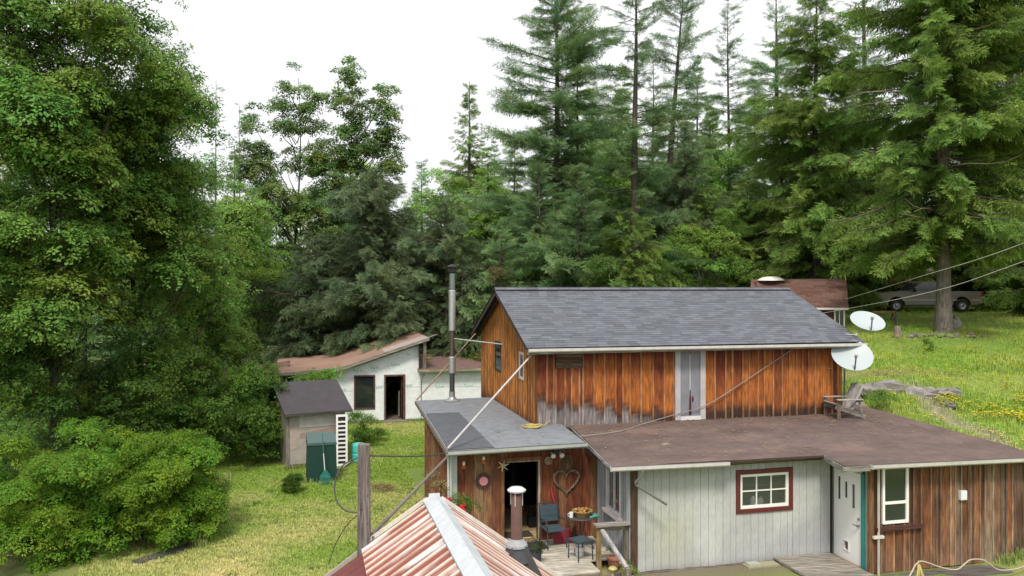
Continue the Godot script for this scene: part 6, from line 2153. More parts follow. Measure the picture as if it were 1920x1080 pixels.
# ---------------------------------------------------------------- trees, bushes, grass
func make_trees() -> void:
	var t: Node3D
	var c := []
	conifer("cedar_tree", "big dense yellow green cedar with bare trunk rising beside the parked truck", 21.55, 40, 25.4, 5.6, 4.0, "cedar", 0.3, 5, 1, {"girth": 0.36, "dead": 60, "dens": 2.8, "gap": 0.1, "bark": L(0.3, 0.26, 0.23), "power": 0.5, "tilt": -0.02, "ragged": 0.4, "bright": 1.0})
	conifer("cedar_tree", "tall narrow cedar with dense skirts between the big cedar and the red cabin's roof", 17.86, 47, 20.2, 4.2, 1.0, "cedar", 0.33, 5, 2, {"power": 0.62, "tilt": -0.1, "ragged": 0.5, "dead": 25, "gap": 0.1})
	conifer("cedar_tree", "slender yellow green cedar tapering to a point left of the taller cedars", 16.93, 50, 13.61, 3.0, 0.6, "cedar", 0.33, 5, 3, {"power": 0.9, "tilt": -0.1})
	conifer("fir_tree", "tall ragged fir at the photo's right edge behind the big cedar", 32.24, 52, 28.58, 4.6, 5.0, "fir", 0.5, 4, 4, {"power": 0.6, "gap": 0.1})
	conifer("cedar_tree", "full cedar with low skirts filling the slope above the red cabin", 15.11, 51.5, 8.42, 4.4, 0.3, "cedar", 0.33, 5, 5, {"power": 0.75, "tilt": -0.05})
	conifer("cedar_tree", "low spreading cedar directly left of the red cabin's roof", 12.33, 50, 7.77, 3.8, 0.2, "cedar", 0.33, 5, 6, {"power": 0.8, "bright": 1.15})
	conifer("fir_tree", "pale far fir showing grey between the cedar tops, second from the right", 23.76, 72, 27.94, 4.5, 6.0, "fir", 0.6, 4, 7, {"gap": 0.15, "bright": 1.2})
	conifer("fir_tree", "far fir rising through the gap right of the narrow cedar", 29.04, 66, 29.52, 4.0, 6.0, "fir", 0.55, 4, 8, {"gap": 0.1})
	conifer("hemlock_tree", "dark hemlock behind the big cedar, left of its crown", 24.48, 54, 16.22, 4.0, 0.5, "cedar", 0.36, 5, 9, {"bright": 0.8, "power": 0.8})
	conifer("cedar_tree", "cedar with hanging sprays behind the truck's tailgate", 32.4, 54, 15.14, 4.8, 0.4, "cedar", 0.36, 5, 10, {"power": 0.6})
	conifer("cedar_tree", "cedar right of the frame's edge behind the overhead lines", 31.59, 46, 16.23, 4.6, 0.6, "cedar", 0.36, 5, 11, {"power": 0.7})
	conifer("fir_tree", "tall open Douglas fir standing highest in the middle, left of the slim ones", 2.77, 50, 22.45, 4.5, 3.0, "fir", 0.42, 5, 20, {"power": 0.5, "ragged": 0.4, "girth": 0.3, "bright": 1.05})
	conifer("fir_tree", "slim fir with long bare stretches of trunk in the middle", 7.11, 46, 20.53, 3.0, 1.0, "fir", 0.46, 4, 21, {"power": 0.4, "gap": 0.1, "ragged": 0.5, "girth": 0.3})
	conifer("fir_tree", "leaning topped fir with one long side branch, right of the slim fir", 10.63, 55, 21.59, 3.5, 1.5, "fir", 0.5, 4, 22, {"power": 0.35, "gap": 0.14, "ragged": 0.6, "lean": Vector3(1.2, 0, 0), "girth": 0.34})
	conifer("fir_tree", "thin sparse fir standing alone against the sky right of centre", 16.74, 62, 23.25, 2.7, 3.0, "fir", 0.45, 5, 23, {"power": 0.6, "gap": 0.1, "ragged": 0.5, "girth": 0.2})
	conifer("cedar_tree", "pointed pale cedar left of the tallest fir", -3.2, 60, 20.17, 3.6, 0.5, "cedar", 0.4, 5, 24, {"power": 0.95, "bright": 1.1})
	conifer("hemlock_tree", "rounded young hemlock below the tallest fir", 1.53, 46, 9.16, 3.6, 0.4, "fir", 0.32, 6, 25, {"power": 0.8, "bright": 1.1})
	conifer("hemlock_tree", "bluish hemlock directly above the shingle roof's left end", 3.67, 44, 7.9, 3.2, 0.2, "fir", 0.32, 6, 26, {"power": 0.75})
	conifer("hemlock_tree", "drooping yellow hemlock above the middle of the shingle roof", 6.31, 43, 6.16, 2.9, 0.2, "cedar", 0.32, 6, 27, {"power": 0.7, "bright": 0.85})
	conifer("hemlock_tree", "dark drooping hemlock between the slim fir and the cedars", 11.27, 52, 12.11, 3.4, 0.4, "spruce", 0.36, 6, 28, {"power": 0.7, "bright": 1.2})
	conifer("cedar_tree", "yellow green cedar behind the tallest fir", 0.21, 64, 13.42, 4.0, 0.4, "cedar", 0.4, 5, 29, {"power": 0.85, "bright": 1.15})
	conifer("cedar_tree", "pale young cedar behind the slim fir", 7.44, 62, 11.88, 4.2, 0.4, "cedar", 0.4, 5, 30, {"power": 0.8, "bright": 1.3})
	conifer("fir_tree", "bright young fir left of the shingle roof's ridge", -0.59, 44, 6.32, 2.6, 0.2, "fir", 0.3, 6, 31, {"power": 0.8, "bright": 1.3})
	conifer("fir_tree", "ragged fir top left of the leaning fir", 12.37, 70, 19.83, 3.4, 2.0, "fir", 0.5, 4, 32, {"gap": 0.1})
	conifer("spruce_tree", "big dark spruce with drooping skirts behind the white workshop", -7.99, 47, 13.56, 5.8, 0.3, "spruce", 0.32, 6, 40, {"power": 0.62, "tilt": -0.1, "ragged": 0.4})
	conifer("spruce_tree", "dark spruce right of the biggest spruce, beside the stovepipe", -3.83, 46, 10.57, 4.6, 0.3, "spruce", 0.32, 6, 41, {"power": 0.65, "tilt": -0.1, "ragged": 0.4})
	conifer("spruce_tree", "dark spruce at the left of the spruce group, above the workshop's low eave", -11.59, 47, 9.48, 4.6, 0.2, "spruce", 0.32, 6, 42, {"power": 0.6, "bright": 0.9, "ragged": 0.4})
	conifer("spruce_tree", "young spruce in front of the bigger spruces, above the workshop's gable", -6.09, 42.5, 6.81, 2.9, 0.2, "spruce", 0.28, 6, 43, {"power": 0.7, "bright": 1.15})
	conifer("spruce_tree", "young spruce at the gable's left, behind the stovepipe", -2.7, 44, 6.29, 2.6, 0.2, "spruce", 0.3, 6, 44, {"power": 0.8, "bright": 1.1})
	conifer("fir_tree", "thin far conifer with a tufted top, taller of two against the sky at left", -27.75, 75, 25.75, 0.9, 14.0, "fir", 0.7, 3, 50, {"power": 0.25, "gap": 0.35, "girth": 0.14, "ragged": 0.7})
	conifer("fir_tree", "thin far conifer, shorter of two against the sky at left", -24.53, 72, 22.78, 0.9, 11.0, "fir", 0.7, 3, 51, {"power": 0.4, "gap": 0.35, "girth": 0.12, "ragged": 0.7})
	conifer("cedar_tree", "pale conifer below the two thin far ones", -22.19, 64, 17.87, 2.8, 0.4, "cedar", 0.4, 5, 52, {"power": 0.9})
	conifer("fir_tree", "small far conifer top in the gap between maple and cedar", -7.93, 70, 15.46, 2.4, 0.4, "fir", 0.4, 5, 53, {"power": 0.9})
	t = thing("alder_tree", "tallest alder filling the photo's upper left corner", "tree", Vector3(-14.17, -0.1, -25), 0.0, "alders along the clearing's left side")
	c = []
	c += crown_clumps(600, 82, Vector3(0.0, 13.45, 0), Vector3(3.17, 5.5, 2.6), 1.3)
	c += crown_clumps(601, 34, Vector3(-0.33, 7.45, 0), Vector3(2.83, 3.0, 2.2), 1.1)
	trunk(t, 16.75, 0.14, Vector3.ZERO, L(0.11, 0.1, 0.09), 0.3)
	broadleaf(t, c, "alder", 0.58, 60, 1.3, 1.0, true, 0.14, L(0.11, 0.1, 0.09))
	t = thing("alder_tree", "alder right of the tallest one, its crown reaching to the sky", "tree", Vector3(-13.16, -0.1, -28), 0.0, "alders along the clearing's left side")
	c = []
	c += crown_clumps(610, 54, Vector3(-0.09, 10.37, 0), Vector3(2.05, 4.85, 2.4), 1.2)
	c += crown_clumps(611, 16, Vector3(0.84, 6.08, 0), Vector3(2.24, 2.99, 2.0), 1.0)
	trunk(t, 13.28, 0.13, Vector3.ZERO, L(0.11, 0.1, 0.09), 0.3)
	broadleaf(t, c, "alder", 0.56, 61, 1.3, 0.95, true, 0.13, L(0.11, 0.1, 0.09))
	t = thing("alder_tree", "slighter alder leaning out right of the alder group", "tree", Vector3(-13.53, -0.1, -33), 0.0, "alders along the clearing's left side")
	c = []
	c += crown_clumps(620, 26, Vector3(0.0, 7.99, 0), Vector3(1.65, 3.74, 2.2), 1.2)
	c += crown_clumps(621, 10, Vector3(1.1, 4.25, 0), Vector3(1.32, 1.54, 1.6), 1.0)
	trunk(t, 10.23, 0.15, Vector3.ZERO, L(0.11, 0.1, 0.09), 0.3)
	broadleaf(t, c, "alder", 0.58, 62, 1.2, 1.0, true, 0.15, L(0.11, 0.1, 0.09))
	t = thing("alder_tree", "alder deep in the left group behind the big round bush", "tree", Vector3(-17.82, -0.1, -33), 0.0, "alders along the clearing's left side")
	c = []
	c += crown_clumps(630, 34, Vector3(-0.44, 9.09, 0), Vector3(4.4, 5.5, 2.6), 1.4)
	trunk(t, 12.39, 0.13, Vector3.ZERO, L(0.11, 0.1, 0.09), 0.3)
	broadleaf(t, c, "alder", 0.7, 63, 1.0, 0.9, true, 0.13, L(0.11, 0.1, 0.09))
	t = thing("alder_tree", "bright green young alder between the left group and the thin far conifers", "tree", Vector3(-15.69, -0.1, -44), 0.0, "alders along the clearing's left side")
	c = []
	c += crown_clumps(640, 24, Vector3(-0.15, 8.5, 0), Vector3(1.91, 4.4, 2.4), 1.4)
	trunk(t, 11.14, 0.13, Vector3.ZERO, L(0.11, 0.1, 0.09), 0.3)
	broadleaf(t, c, "alder", 0.7, 64, 1.0, 1.1, true, 0.13, L(0.11, 0.1, 0.09))
	t = thing("alder_tree", "bright alder behind the collapsed shelter", "tree", Vector3(-15.67, -0.1, -50), 0.0, "alders along the clearing's left side")
	c = []
	c += crown_clumps(650, 22, Vector3(-0.33, 5.78, 0), Vector3(2.33, 4.33, 2.4), 1.5)
	c += crown_clumps(651, 8, Vector3(-2.0, 3.12, 0), Vector3(1.67, 2.0, 1.8), 1.2)
	trunk(t, 8.38, 0.13, Vector3.ZERO, L(0.11, 0.1, 0.09), 0.3)
	broadleaf(t, c, "alder", 0.75, 65, 1.0, 1.05, true, 0.13, L(0.11, 0.1, 0.09))
	t = thing("maple_tree", "many stemmed maple, left of two tall ones against the sky", "tree", Vector3(-14.67, -0.1, -55), 0.0, "maples against the sky left of the middle")
	c = []
	c += crown_clumps(660, 14, Vector3(-3.3, 15.98, 0), Vector3(1.03, 3.12, 1.4), 0.7)
	c += crown_clumps(661, 22, Vector3(-0.55, 19.1, 0), Vector3(1.25, 2.93, 1.4), 0.65)
	c += crown_clumps(662, 16, Vector3(1.28, 17.63, 0), Vector3(1.03, 3.12, 1.2), 0.65)
	c += crown_clumps(663, 34, Vector3(-1.1, 13.42, 0), Vector3(3.48, 2.93, 2.2), 0.85)
	c += crown_clumps(664, 24, Vector3(-2.2, 8.65, 0), Vector3(2.93, 3.3, 2.0), 1.0)
	c += crown_clumps(665, 24, Vector3(0.73, 9.38, 0), Vector3(2.93, 3.3, 2.0), 1.0)
	trunk(t, 20.86, 0.13, Vector3.ZERO, L(0.11, 0.08, 0.06), 0.3)
	broadleaf(t, c, "maple", 0.62, 66, 1.0, 1.1, true, 0.13, L(0.11, 0.08, 0.06))
	t = thing("maple_tree", "many stemmed maple, right of two tall ones against the sky", "tree", Vector3(-10.98, -0.1, -54), 0.0, "maples against the sky left of the middle")
	c = []
	c += crown_clumps(670, 24, Vector3(0.0, 19.23, 0), Vector3(1.22, 2.88, 1.4), 0.65)
	c += crown_clumps(671, 20, Vector3(2.16, 17.97, 0), Vector3(1.15, 2.88, 1.4), 0.65)
	c += crown_clumps(672, 30, Vector3(1.26, 15.45, 0), Vector3(2.52, 2.88, 1.8), 0.8)
	c += crown_clumps(673, 20, Vector3(-0.9, 14.73, 0), Vector3(1.62, 3.42, 1.6), 0.8)
	c += crown_clumps(674, 9, Vector3(2.88, 15.45, 0), Vector3(0.65, 2.52, 1.2), 0.6)
	c += crown_clumps(675, 24, Vector3(0.54, 11.49, 0), Vector3(3.24, 2.88, 2.0), 1.0)
	trunk(t, 20.96, 0.13, Vector3.ZERO, L(0.11, 0.08, 0.06), 0.3)
	broadleaf(t, c, "maple", 0.62, 67, 1.0, 1.1, true, 0.13, L(0.11, 0.08, 0.06))
	t = thing("maple_tree", "yellow green tree glowing behind the two tall maples", "tree", Vector3(-14.51, -0.1, -68), 0.0, "maples against the sky left of the middle")
	c = []
	c += crown_clumps(680, 28, Vector3(-0.91, 12.8, 0), Vector3(5.89, 4.99, 3.0), 1.9)
	trunk(t, 15.79, 0.2, Vector3.ZERO, L(0.11, 0.1, 0.09), 0.3)
	broadleaf(t, c, "alder", 0.9, 68, 0.9, 1.35, true, 0.2, L(0.11, 0.1, 0.09))
	t = thing("maple_tree", "yellow green tree behind the pointed pale cedar", "tree", Vector3(-5.72, 2.06, -66), 0.0, "maples against the sky left of the middle")
	c = []
	c += crown_clumps(690, 18, Vector3(0.88, 9.57, 0), Vector3(3.08, 4.4, 3.0), 1.8)
	trunk(t, 12.21, 0.2, Vector3.ZERO, L(0.11, 0.1, 0.09), 0.3)
	broadleaf(t, c, "alder", 0.9, 69, 0.9, 1.3, true, 0.2, L(0.11, 0.1, 0.09))
	t = thing("broadleaf_tree", "light green broadleaf tree between the stovepipe and the tallest fir", "tree", Vector3(-1.12, 3.26, -56), 0.0, "light green broadleaf trees among the middle conifers")
	c = []
	c += crown_clumps(1680, 20, Vector3(0.0, 8.32, 0), Vector3(2.24, 4.11, 2.4), 1.5)
	trunk(t, 10.79, 0.14, Vector3.ZERO, L(0.11, 0.1, 0.09), 0.3)
	broadleaf(t, c, "alder", 0.8, 168, 0.8, 1.25, true, 0.14, L(0.11, 0.1, 0.09))
	t = thing("broadleaf_tree", "light green broadleaf tree between the tallest fir and the slim fir", "tree", Vector3(6.19, 5.32, -58), 0.0, "light green broadleaf trees among the middle conifers")
	c = []
	c += crown_clumps(1690, 22, Vector3(0.0, 7.22, 0), Vector3(2.51, 4.64, 2.4), 1.6)
	trunk(t, 10.0, 0.14, Vector3.ZERO, L(0.11, 0.1, 0.09), 0.3)
	broadleaf(t, c, "alder", 0.85, 169, 0.8, 1.3, true, 0.14, L(0.11, 0.1, 0.09))
	t = thing("broadleaf_tree", "light green broadleaf tree right of the slim fir, above the ridge", "tree", Vector3(10.83, 5.27, -57), 0.0, "light green broadleaf trees among the middle conifers")
	c = []
	c += crown_clumps(1700, 20, Vector3(-0.19, 5.64, 0), Vector3(2.28, 4.18, 2.4), 1.5)
	trunk(t, 8.15, 0.14, Vector3.ZERO, L(0.11, 0.1, 0.09), 0.3)
	broadleaf(t, c, "alder", 0.85, 170, 0.8, 1.2, true, 0.14, L(0.11, 0.1, 0.09))
	t = thing("broadleaf_tree", "light green broadleaf tree left of the cedars above the red cabin", "tree", Vector3(15.6, 5.4, -60), 0.0, "light green broadleaf trees among the middle conifers")
	c = []
	c += crown_clumps(1710, 20, Vector3(-0.4, 8.15, 0), Vector3(2.4, 4.4, 2.4), 1.6)
	trunk(t, 10.79, 0.14, Vector3.ZERO, L(0.11, 0.1, 0.09), 0.3)
	broadleaf(t, c, "alder", 0.85, 171, 0.8, 1.2, true, 0.14, L(0.11, 0.1, 0.09))
	t = thing("broadleaf_tree", "low light green tree directly above the shingle roof's left half", "tree", Vector3(2.27, 4.61, -45.5), 0.0, "light green broadleaf trees among the middle conifers")
	c = []
	c += crown_clumps(1720, 14, Vector3(0.0, 2.95, 0), Vector3(2.12, 1.52, 1.6), 0.9)
	trunk(t, 3.86, 0.12, Vector3.ZERO, L(0.11, 0.1, 0.09), 0.3)
	broadleaf(t, c, "alder", 0.6, 172, 0.8, 1.15, true, 0.12, L(0.11, 0.1, 0.09))
	t = thing("broadleaf_tree", "low light green tree above the shingle roof's right half", "tree", Vector3(10.54, 4.79, -46.5), 0.0, "light green broadleaf trees among the middle conifers")
	c = []
	c += crown_clumps(1730, 16, Vector3(0.31, 3.11, 0), Vector3(2.48, 1.86, 1.6), 1.0)
	trunk(t, 4.23, 0.12, Vector3.ZERO, L(0.11, 0.1, 0.09), 0.3)
	broadleaf(t, c, "alder", 0.6, 173, 0.8, 1.2, true, 0.12, L(0.11, 0.1, 0.09))
	t = thing("round_bush", "big round light green bush spreading over the lawn's left corner", "bush", Vector3(-10.71, -0.1, -20.2), 0.0, "bushes round the lawn")
	c = []
	c += crown_clumps(700, 90, Vector3(0.0, 1.13, 0), Vector3(2.9, 1.68, 2.5), 0.62)
	c += crown_clumps(701, 24, Vector3(-1.41, 0.79, 0), Vector3(2.15, 1.75, 2.2), 0.62)
	c += crown_clumps(702, 44, Vector3(1.82, 1.4, 0), Vector3(1.41, 1.28, 1.9), 0.55)
	c += crown_clumps(703, 24, Vector3(2.22, 0.73, 0), Vector3(0.94, 0.61, 1.5), 0.45)
	broadleaf(t, c, "bush", 0.27, 70, 1.1, 1.1, false, 0.1, L(0.11, 0.1, 0.09))
	t = thing("tall_shrub", "dense dark shrub bank between the big round bush and the small shed", "bush", Vector3(-9.76, -0.1, -29), 0.0, "bushes round the lawn")
	c = []
	c += crown_clumps(710, 26, Vector3(-0.29, 1.81, 0), Vector3(1.64, 1.64, 1.6), 0.85)
	c += crown_clumps(711, 12, Vector3(0.68, 1.42, 0), Vector3(0.77, 1.35, 1.0), 0.6)
	broadleaf(t, c, "shrub", 0.42, 71, 1.1, 0.9, false, 0.1, L(0.11, 0.1, 0.09))
	t = thing("tall_shrub", "bright shrub rising above the small shed's left side", "bush", Vector3(-11.0, -0.1, -33), 0.0, "bushes round the lawn")
	c = []
	c += crown_clumps(720, 13, Vector3(0.11, 1.72, 0), Vector3(1.21, 0.77, 1.3), 0.7)
	c += crown_clumps(721, 8, Vector3(2.86, 2.67, 0), Vector3(0.99, 0.31, 0.8), 0.5)
	broadleaf(t, c, "shrub", 0.45, 72, 1.0, 1.15, false, 0.1, L(0.11, 0.1, 0.09))
	t = thing("tall_shrub", "shadowy undergrowth shrub beneath the alders, behind the round bush", "bush", Vector3(-12.78, -0.1, -27), 0.0, "bushes round the lawn")
	c = []
	c += crown_clumps(730, 30, Vector3(-0.18, 2.49, 0), Vector3(3.42, 1.62, 2.0), 1.0)
	broadleaf(t, c, "shrub", 0.45, 73, 1.0, 0.65, false, 0.1, L(0.11, 0.1, 0.09))
	t = thing("tall_shrub", "undergrowth shrub at the photo's left edge beneath the tallest alder", "bush", Vector3(-14.72, -0.1, -24), 0.0, "bushes round the lawn")
	c = []
	c += crown_clumps(740, 20, Vector3(-0.32, 3.89, 0), Vector3(1.44, 2.08, 1.8), 1.0)
	broadleaf(t, c, "shrub", 0.45, 74, 1.0, 0.75, false, 0.1, L(0.11, 0.1, 0.09))
	t = thing("tall_shrub", "lighter shrub beside the alder group's right foot", "bush", Vector3(-13.68, -0.1, -36), 0.0, "bushes round the lawn")
	c = []
	c += crown_clumps(750, 18, Vector3(0.0, 4.05, 0), Vector3(1.68, 1.68, 1.6), 1.0)
	broadleaf(t, c, "shrub", 0.5, 75, 1.0, 0.95, false, 0.1, L(0.11, 0.1, 0.09))
	t = thing("shrub", "leafy shrub at the small shed's right corner", "bush", Vector3(-5.96, -0.1, -31.5), 0.0, "bushes round the lawn")
	c = []
	c += crown_clumps(760, 9, Vector3(0.0, 1.2, 0), Vector3(0.36, 0.59, 0.5), 0.32)
	broadleaf(t, c, "shrub", 0.3, 76, 1.0, 1.2, false, 0.1, L(0.11, 0.1, 0.09))
	t = thing("shrub", "spreading shrub left of the workshop's doorstep", "bush", Vector3(-5.94, -0.1, -33), 0.0, "bushes round the lawn")
	c = []
	c += crown_clumps(770, 9, Vector3(0.07, 0.33, 0), Vector3(0.62, 0.37, 0.5), 0.36)
	broadleaf(t, c, "shrub", 0.3, 77, 1.0, 0.9, false, 0.1, L(0.11, 0.1, 0.09))
	t = thing("shrub", "small clipped dark green shrub on the lawn before the bin", "bush", Vector3(-6.76, -0.1, -24.8), 0.0, "bushes round the lawn")
	c = []
	c += crown_clumps(780, 16, Vector3(0.0, 0.4, 0), Vector3(0.25, 0.28, 0.22), 0.2)
	broadleaf(t, c, "shrub", 0.15, 78, 1.5, 0.65, false, 0.1, L(0.11, 0.1, 0.09))
	t = thing("rose_bush", "rose bush with red blooms in front of the porch wall", "bush", Vector3(-1.08, -0.1, -17.6), 0.0, "bushes round the lawn")
	c = []
	c += crown_clumps(790, 11, Vector3(-0.02, 1.64, 0), Vector3(0.28, 0.53, 0.4), 0.26)
	trunk(t, 1.96, 0.06, Vector3.ZERO, L(0.2, 0.14, 0.08), 0.3)
	broadleaf(t, c, "shrub", 0.17, 79, 0.4, 0.7, true, 0.06, L(0.2, 0.14, 0.08))
	for q in [Vector3(0.0, 1.72, 0.42), Vector3(-0.3, 1.85, 0.3)]:
		var bs := MB.new()
		for k in 9:
			bs.ball(q + Vector3(r2(-0.06, 0.06), r2(-0.05, 0.05), r2(-0.05, 0.05)), Vector3.ONE * (0.045 if q.x > -0.1 else 0.03), L(0.45, 0.012, 0.02) * r2(0.7, 1.2), 5, 8)
		obj("bloom", bs, M.dull, t)
	t = thing("garden_plant", "twiggy plant at the left foot of the porch corner", "plant", Vector3(-1.71, -0.1, -18.6), 0.0, "bushes round the lawn")
	c = []
	c += crown_clumps(800, 9, Vector3(-0.05, 1.68, 0), Vector3(0.22, 0.5, 0.3), 0.22)
	trunk(t, 1.98, 0.05, Vector3.ZERO, L(0.25, 0.17, 0.08), 0.3)
	broadleaf(t, c, "bloom", 0.2, 80, 0.28, 0.75, true, 0.05, L(0.25, 0.17, 0.08))
	t = thing("flowering_shrub", "cream flowering shrub between the red cabin and the truck", "bush", Vector3(23.6, 4.98, -50), 0.0, "shrubs on the hill")
	c = []
	c += crown_clumps(810, 13, Vector3(0.13, 2.3, 0), Vector3(1.07, 1.0, 0.9), 0.8)
	broadleaf(t, c, "bloom", 0.5, 81, 0.8, 1.0, false, 0.08, L(0.11, 0.1, 0.09))
	t = thing("tall_shrub", "green shrub behind the red cabin's right gable", "bush", Vector3(22.0, 4.98, -50), 0.0, "shrubs on the hill")
	c = []
	c += crown_clumps(820, 14, Vector3(-0.17, 1.54, 0), Vector3(1.17, 1.5, 1.2), 0.8)
	broadleaf(t, c, "shrub", 0.55, 82, 1.0, 1.0, false, 0.1, L(0.11, 0.1, 0.09))
	t = thing("tall_shrub", "broad leafy shrub right of the truck's tailgate", "bush", Vector3(30.05, 4.93, -49), 0.0, "shrubs on the hill")
	c = []
	c += crown_clumps(830, 14, Vector3(0.0, 1.91, 0), Vector3(1.47, 1.05, 1.2), 0.8)
	broadleaf(t, c, "alder", 0.6, 83, 1.0, 1.15, false, 0.1, L(0.11, 0.1, 0.09))
	t = thing("shrub", "weedy green clump below the ledge behind the deck chair", "bush", Vector3(12.47, 1.74, -27.3), 0.0, "shrubs on the hill")
	c = []
	c += crown_clumps(840, 10, Vector3(0.0, 0.88, 0), Vector3(0.58, 0.22, 0.5), 0.25)
	broadleaf(t, c, "shrub", 0.28, 84, 0.7, 1.1, false, 0.1, L(0.11, 0.1, 0.09))
	t = thing("shrub", "tiny bush alone on the slope below the big cedar", "bush", Vector3(18.84, 3.45, -36), 0.0, "shrubs on the hill")
	c = []
	c += crown_clumps(850, 6, Vector3(-0.07, 0.38, 0), Vector3(0.19, 0.29, 0.2), 0.16)
	broadleaf(t, c, "shrub", 0.22, 85, 0.9, 0.7, false, 0.1, L(0.11, 0.1, 0.09))
	t = thing("shrub", "rusty leaved bush above the shingle roof's left end", "bush", Vector3(-0.43, 3.17, -43), 0.0, "shrubs on the hill")
	c = []
	c += crown_clumps(860, 9, Vector3(0.0, 3.9, 0), Vector3(0.46, 0.63, 0.6), 0.4)
	broadleaf(t, c, "bloom", 0.4, 86, 0.7, 0.55, false, 0.1, L(0.11, 0.1, 0.09))
	t = thing("shrub", "weedy clump at the foot of the gable's far end", "bush", Vector3(-1.5, 1.52, -41), 0.0, "shrubs on the hill")
	c = []
	c += crown_clumps(870, 9, Vector3(0.0, 0.73, 0), Vector3(0.44, 0.82, 0.6), 0.4)
	broadleaf(t, c, "bloom", 0.35, 87, 0.6, 0.5, false, 0.1, L(0.11, 0.1, 0.09))

func make_far_forest() -> void:
	# the wood beyond, which reads as one mass
	rng.seed = 91
	var o := Node3D.new()
	o.name = "forest"
	add_child(o, true)
	tag(o, "mixed wood closing the view beyond the clearing", "forest", "", "stuff")
	var sets := {}
	var cols := {}
	var s := MB.new()
	for k in 100:
		var d := r2(66.0, 120.0) if k > 45 else r2(54.0, 70.0)
		var x := r2(-0.8, 0.8) * d
		if k > 45 and k % 2 == 0:
			x = r2(-0.55, 0.05) * d
		var y0 := terrain(x, d)
		var px := x / d
		var high := r2(10.0, 15.0) + (4.5 if px > 0.02 else 0.0) + (d - 60.0) * 0.06
		if px > -0.16 and px < -0.06: high *= 0.8
		if px > -0.40 and px < -0.28: high *= 0.85
		var rad := r2(2.4, 3.8)
		s.rod(Vector3(x, y0 - 0.3, -d), Vector3(x, y0 + high * 0.9, -d), 0.2, 6, L(0.15, 0.13, 0.11), 0.04)
		var kind: String = ["cedar", "fir", "spruce", "cedar"][k % 4]
		var bright := r2(0.95, 1.4)
		var y := 0.4
		while y < high:
			var f := y / high
			for b in 5:
				var ln := rad * pow(1.0 - f, 0.8) * r2(0.7, 1.15) + 0.2
				var bs := Basis(Vector3.UP, r2(0, TAU)) * Basis(Vector3.BACK, lerpf(-0.1, 0.7, f * f) + r2(-0.15, 0.15)) * Basis.from_scale(Vector3(ln, maxf(ln, 0.8), maxf(ln, 0.8) * 1.25))
				var key := kind + str(rng.randi() % 3)
				if not sets.has(key):
					sets[key] = []
					cols[key] = []
				sets[key].append(Transform3D(bs, Vector3(x, y0 + y, -d)))
				cols[key].append(tinted(0.2, 0.12) * bright)
			y += 0.5
	obj("trunks", s, M.bark, o)
	for key in sets:
		many("crowns", branch[key], M.needle, sets[key], cols[key], o)

func make_undergrowth() -> void:
	rng.seed = 93
	var sets := [[], [], []]
	var cols := [[], [], []]
	var n := 0
	while n < 5200:
		var d := r2(20.0, 62.0)
		var x := r2(-0.75, 0.75) * d
		var ok := false
		if d > 41.5 and x < 0.0 and x > -0.42 * d: ok = true
		if x < -10.5 - (d - 20.0) * 0.12 and d > 19.0: ok = true
		if d > 52.0: ok = true
		if x > -2.0 and x < 0.6 and d < 48.0: ok = false
		if not ok or noise.get_noise_2d(x * 6.0, d * 6.0) < -0.25: continue
		n += 1
		var i := rng.randi() % 3
		var k := r2(0.5, 1.1)
		sets[i].append(Transform3D(Basis(Vector3.UP, r2(0, TAU)) * Basis(Vector3.RIGHT, r2(-0.4, 0.4)) * Basis.from_scale(Vector3.ONE * k), Vector3(x, terrain(x, d) + r2(0.05, 0.7), -d)))
		cols[i].append(tinted(0.25, 0.15) * 0.85)
	var o := Node3D.new()
	o.name = "undergrowth"
	add_child(o, true)
	tag(o, "low leafy undergrowth beneath the trees", "undergrowth", "", "stuff")
	for i in 3:
		many("leaves", spray["shrub%d" % i], M.leaf, sets[i], cols[i], o)

func tuft(sd: int, blades: int, h: float, w: float, wide: float) -> ArrayMesh:
	rng.seed = sd
	var s := MB.new()
	for i in blades:
		var a := r2(0, TAU)
		var p := Vector3(r2(-wide, wide), -0.01, r2(-wide, wide))
		var lean := Vector3(cos(a), 0, sin(a)) * h * r2(0.15, 0.7)
		var sdv := Vector3(-sin(a), 0, cos(a)) * w * 0.5
		var mid := p + lean * 0.4 + Vector3(0, h * r2(0.5, 0.65), 0)
		var tip := p + lean + Vector3(0, h * r2(0.75, 1.05), 0)
		var c := L(1, 1, 1) * r2(0.75, 1.2)
		s.quad(p - sdv, p + sdv, mid + sdv * 0.7, mid - sdv * 0.7, c)
		s.tri(mid - sdv * 0.7, mid + sdv * 0.7, tip, c)
	return s.mesh()

func covered(x: float, d: float) -> bool:
	var q := Basis(Vector3.UP, -TURN) * (Vector3(x, 0, -d) - ORIGIN)
	var u := q.x
	var v := -q.z
	if u > -3.7 and u < 9.4 and v > -0.3 and v < 11.6: return true
	if u > 5.0 and u < 8.4 and v > -2.1 and v < 0.0: return true
	if u > -8.0 and u < 1.7 and v > 21.2 and v < 29.0: return true
	return false

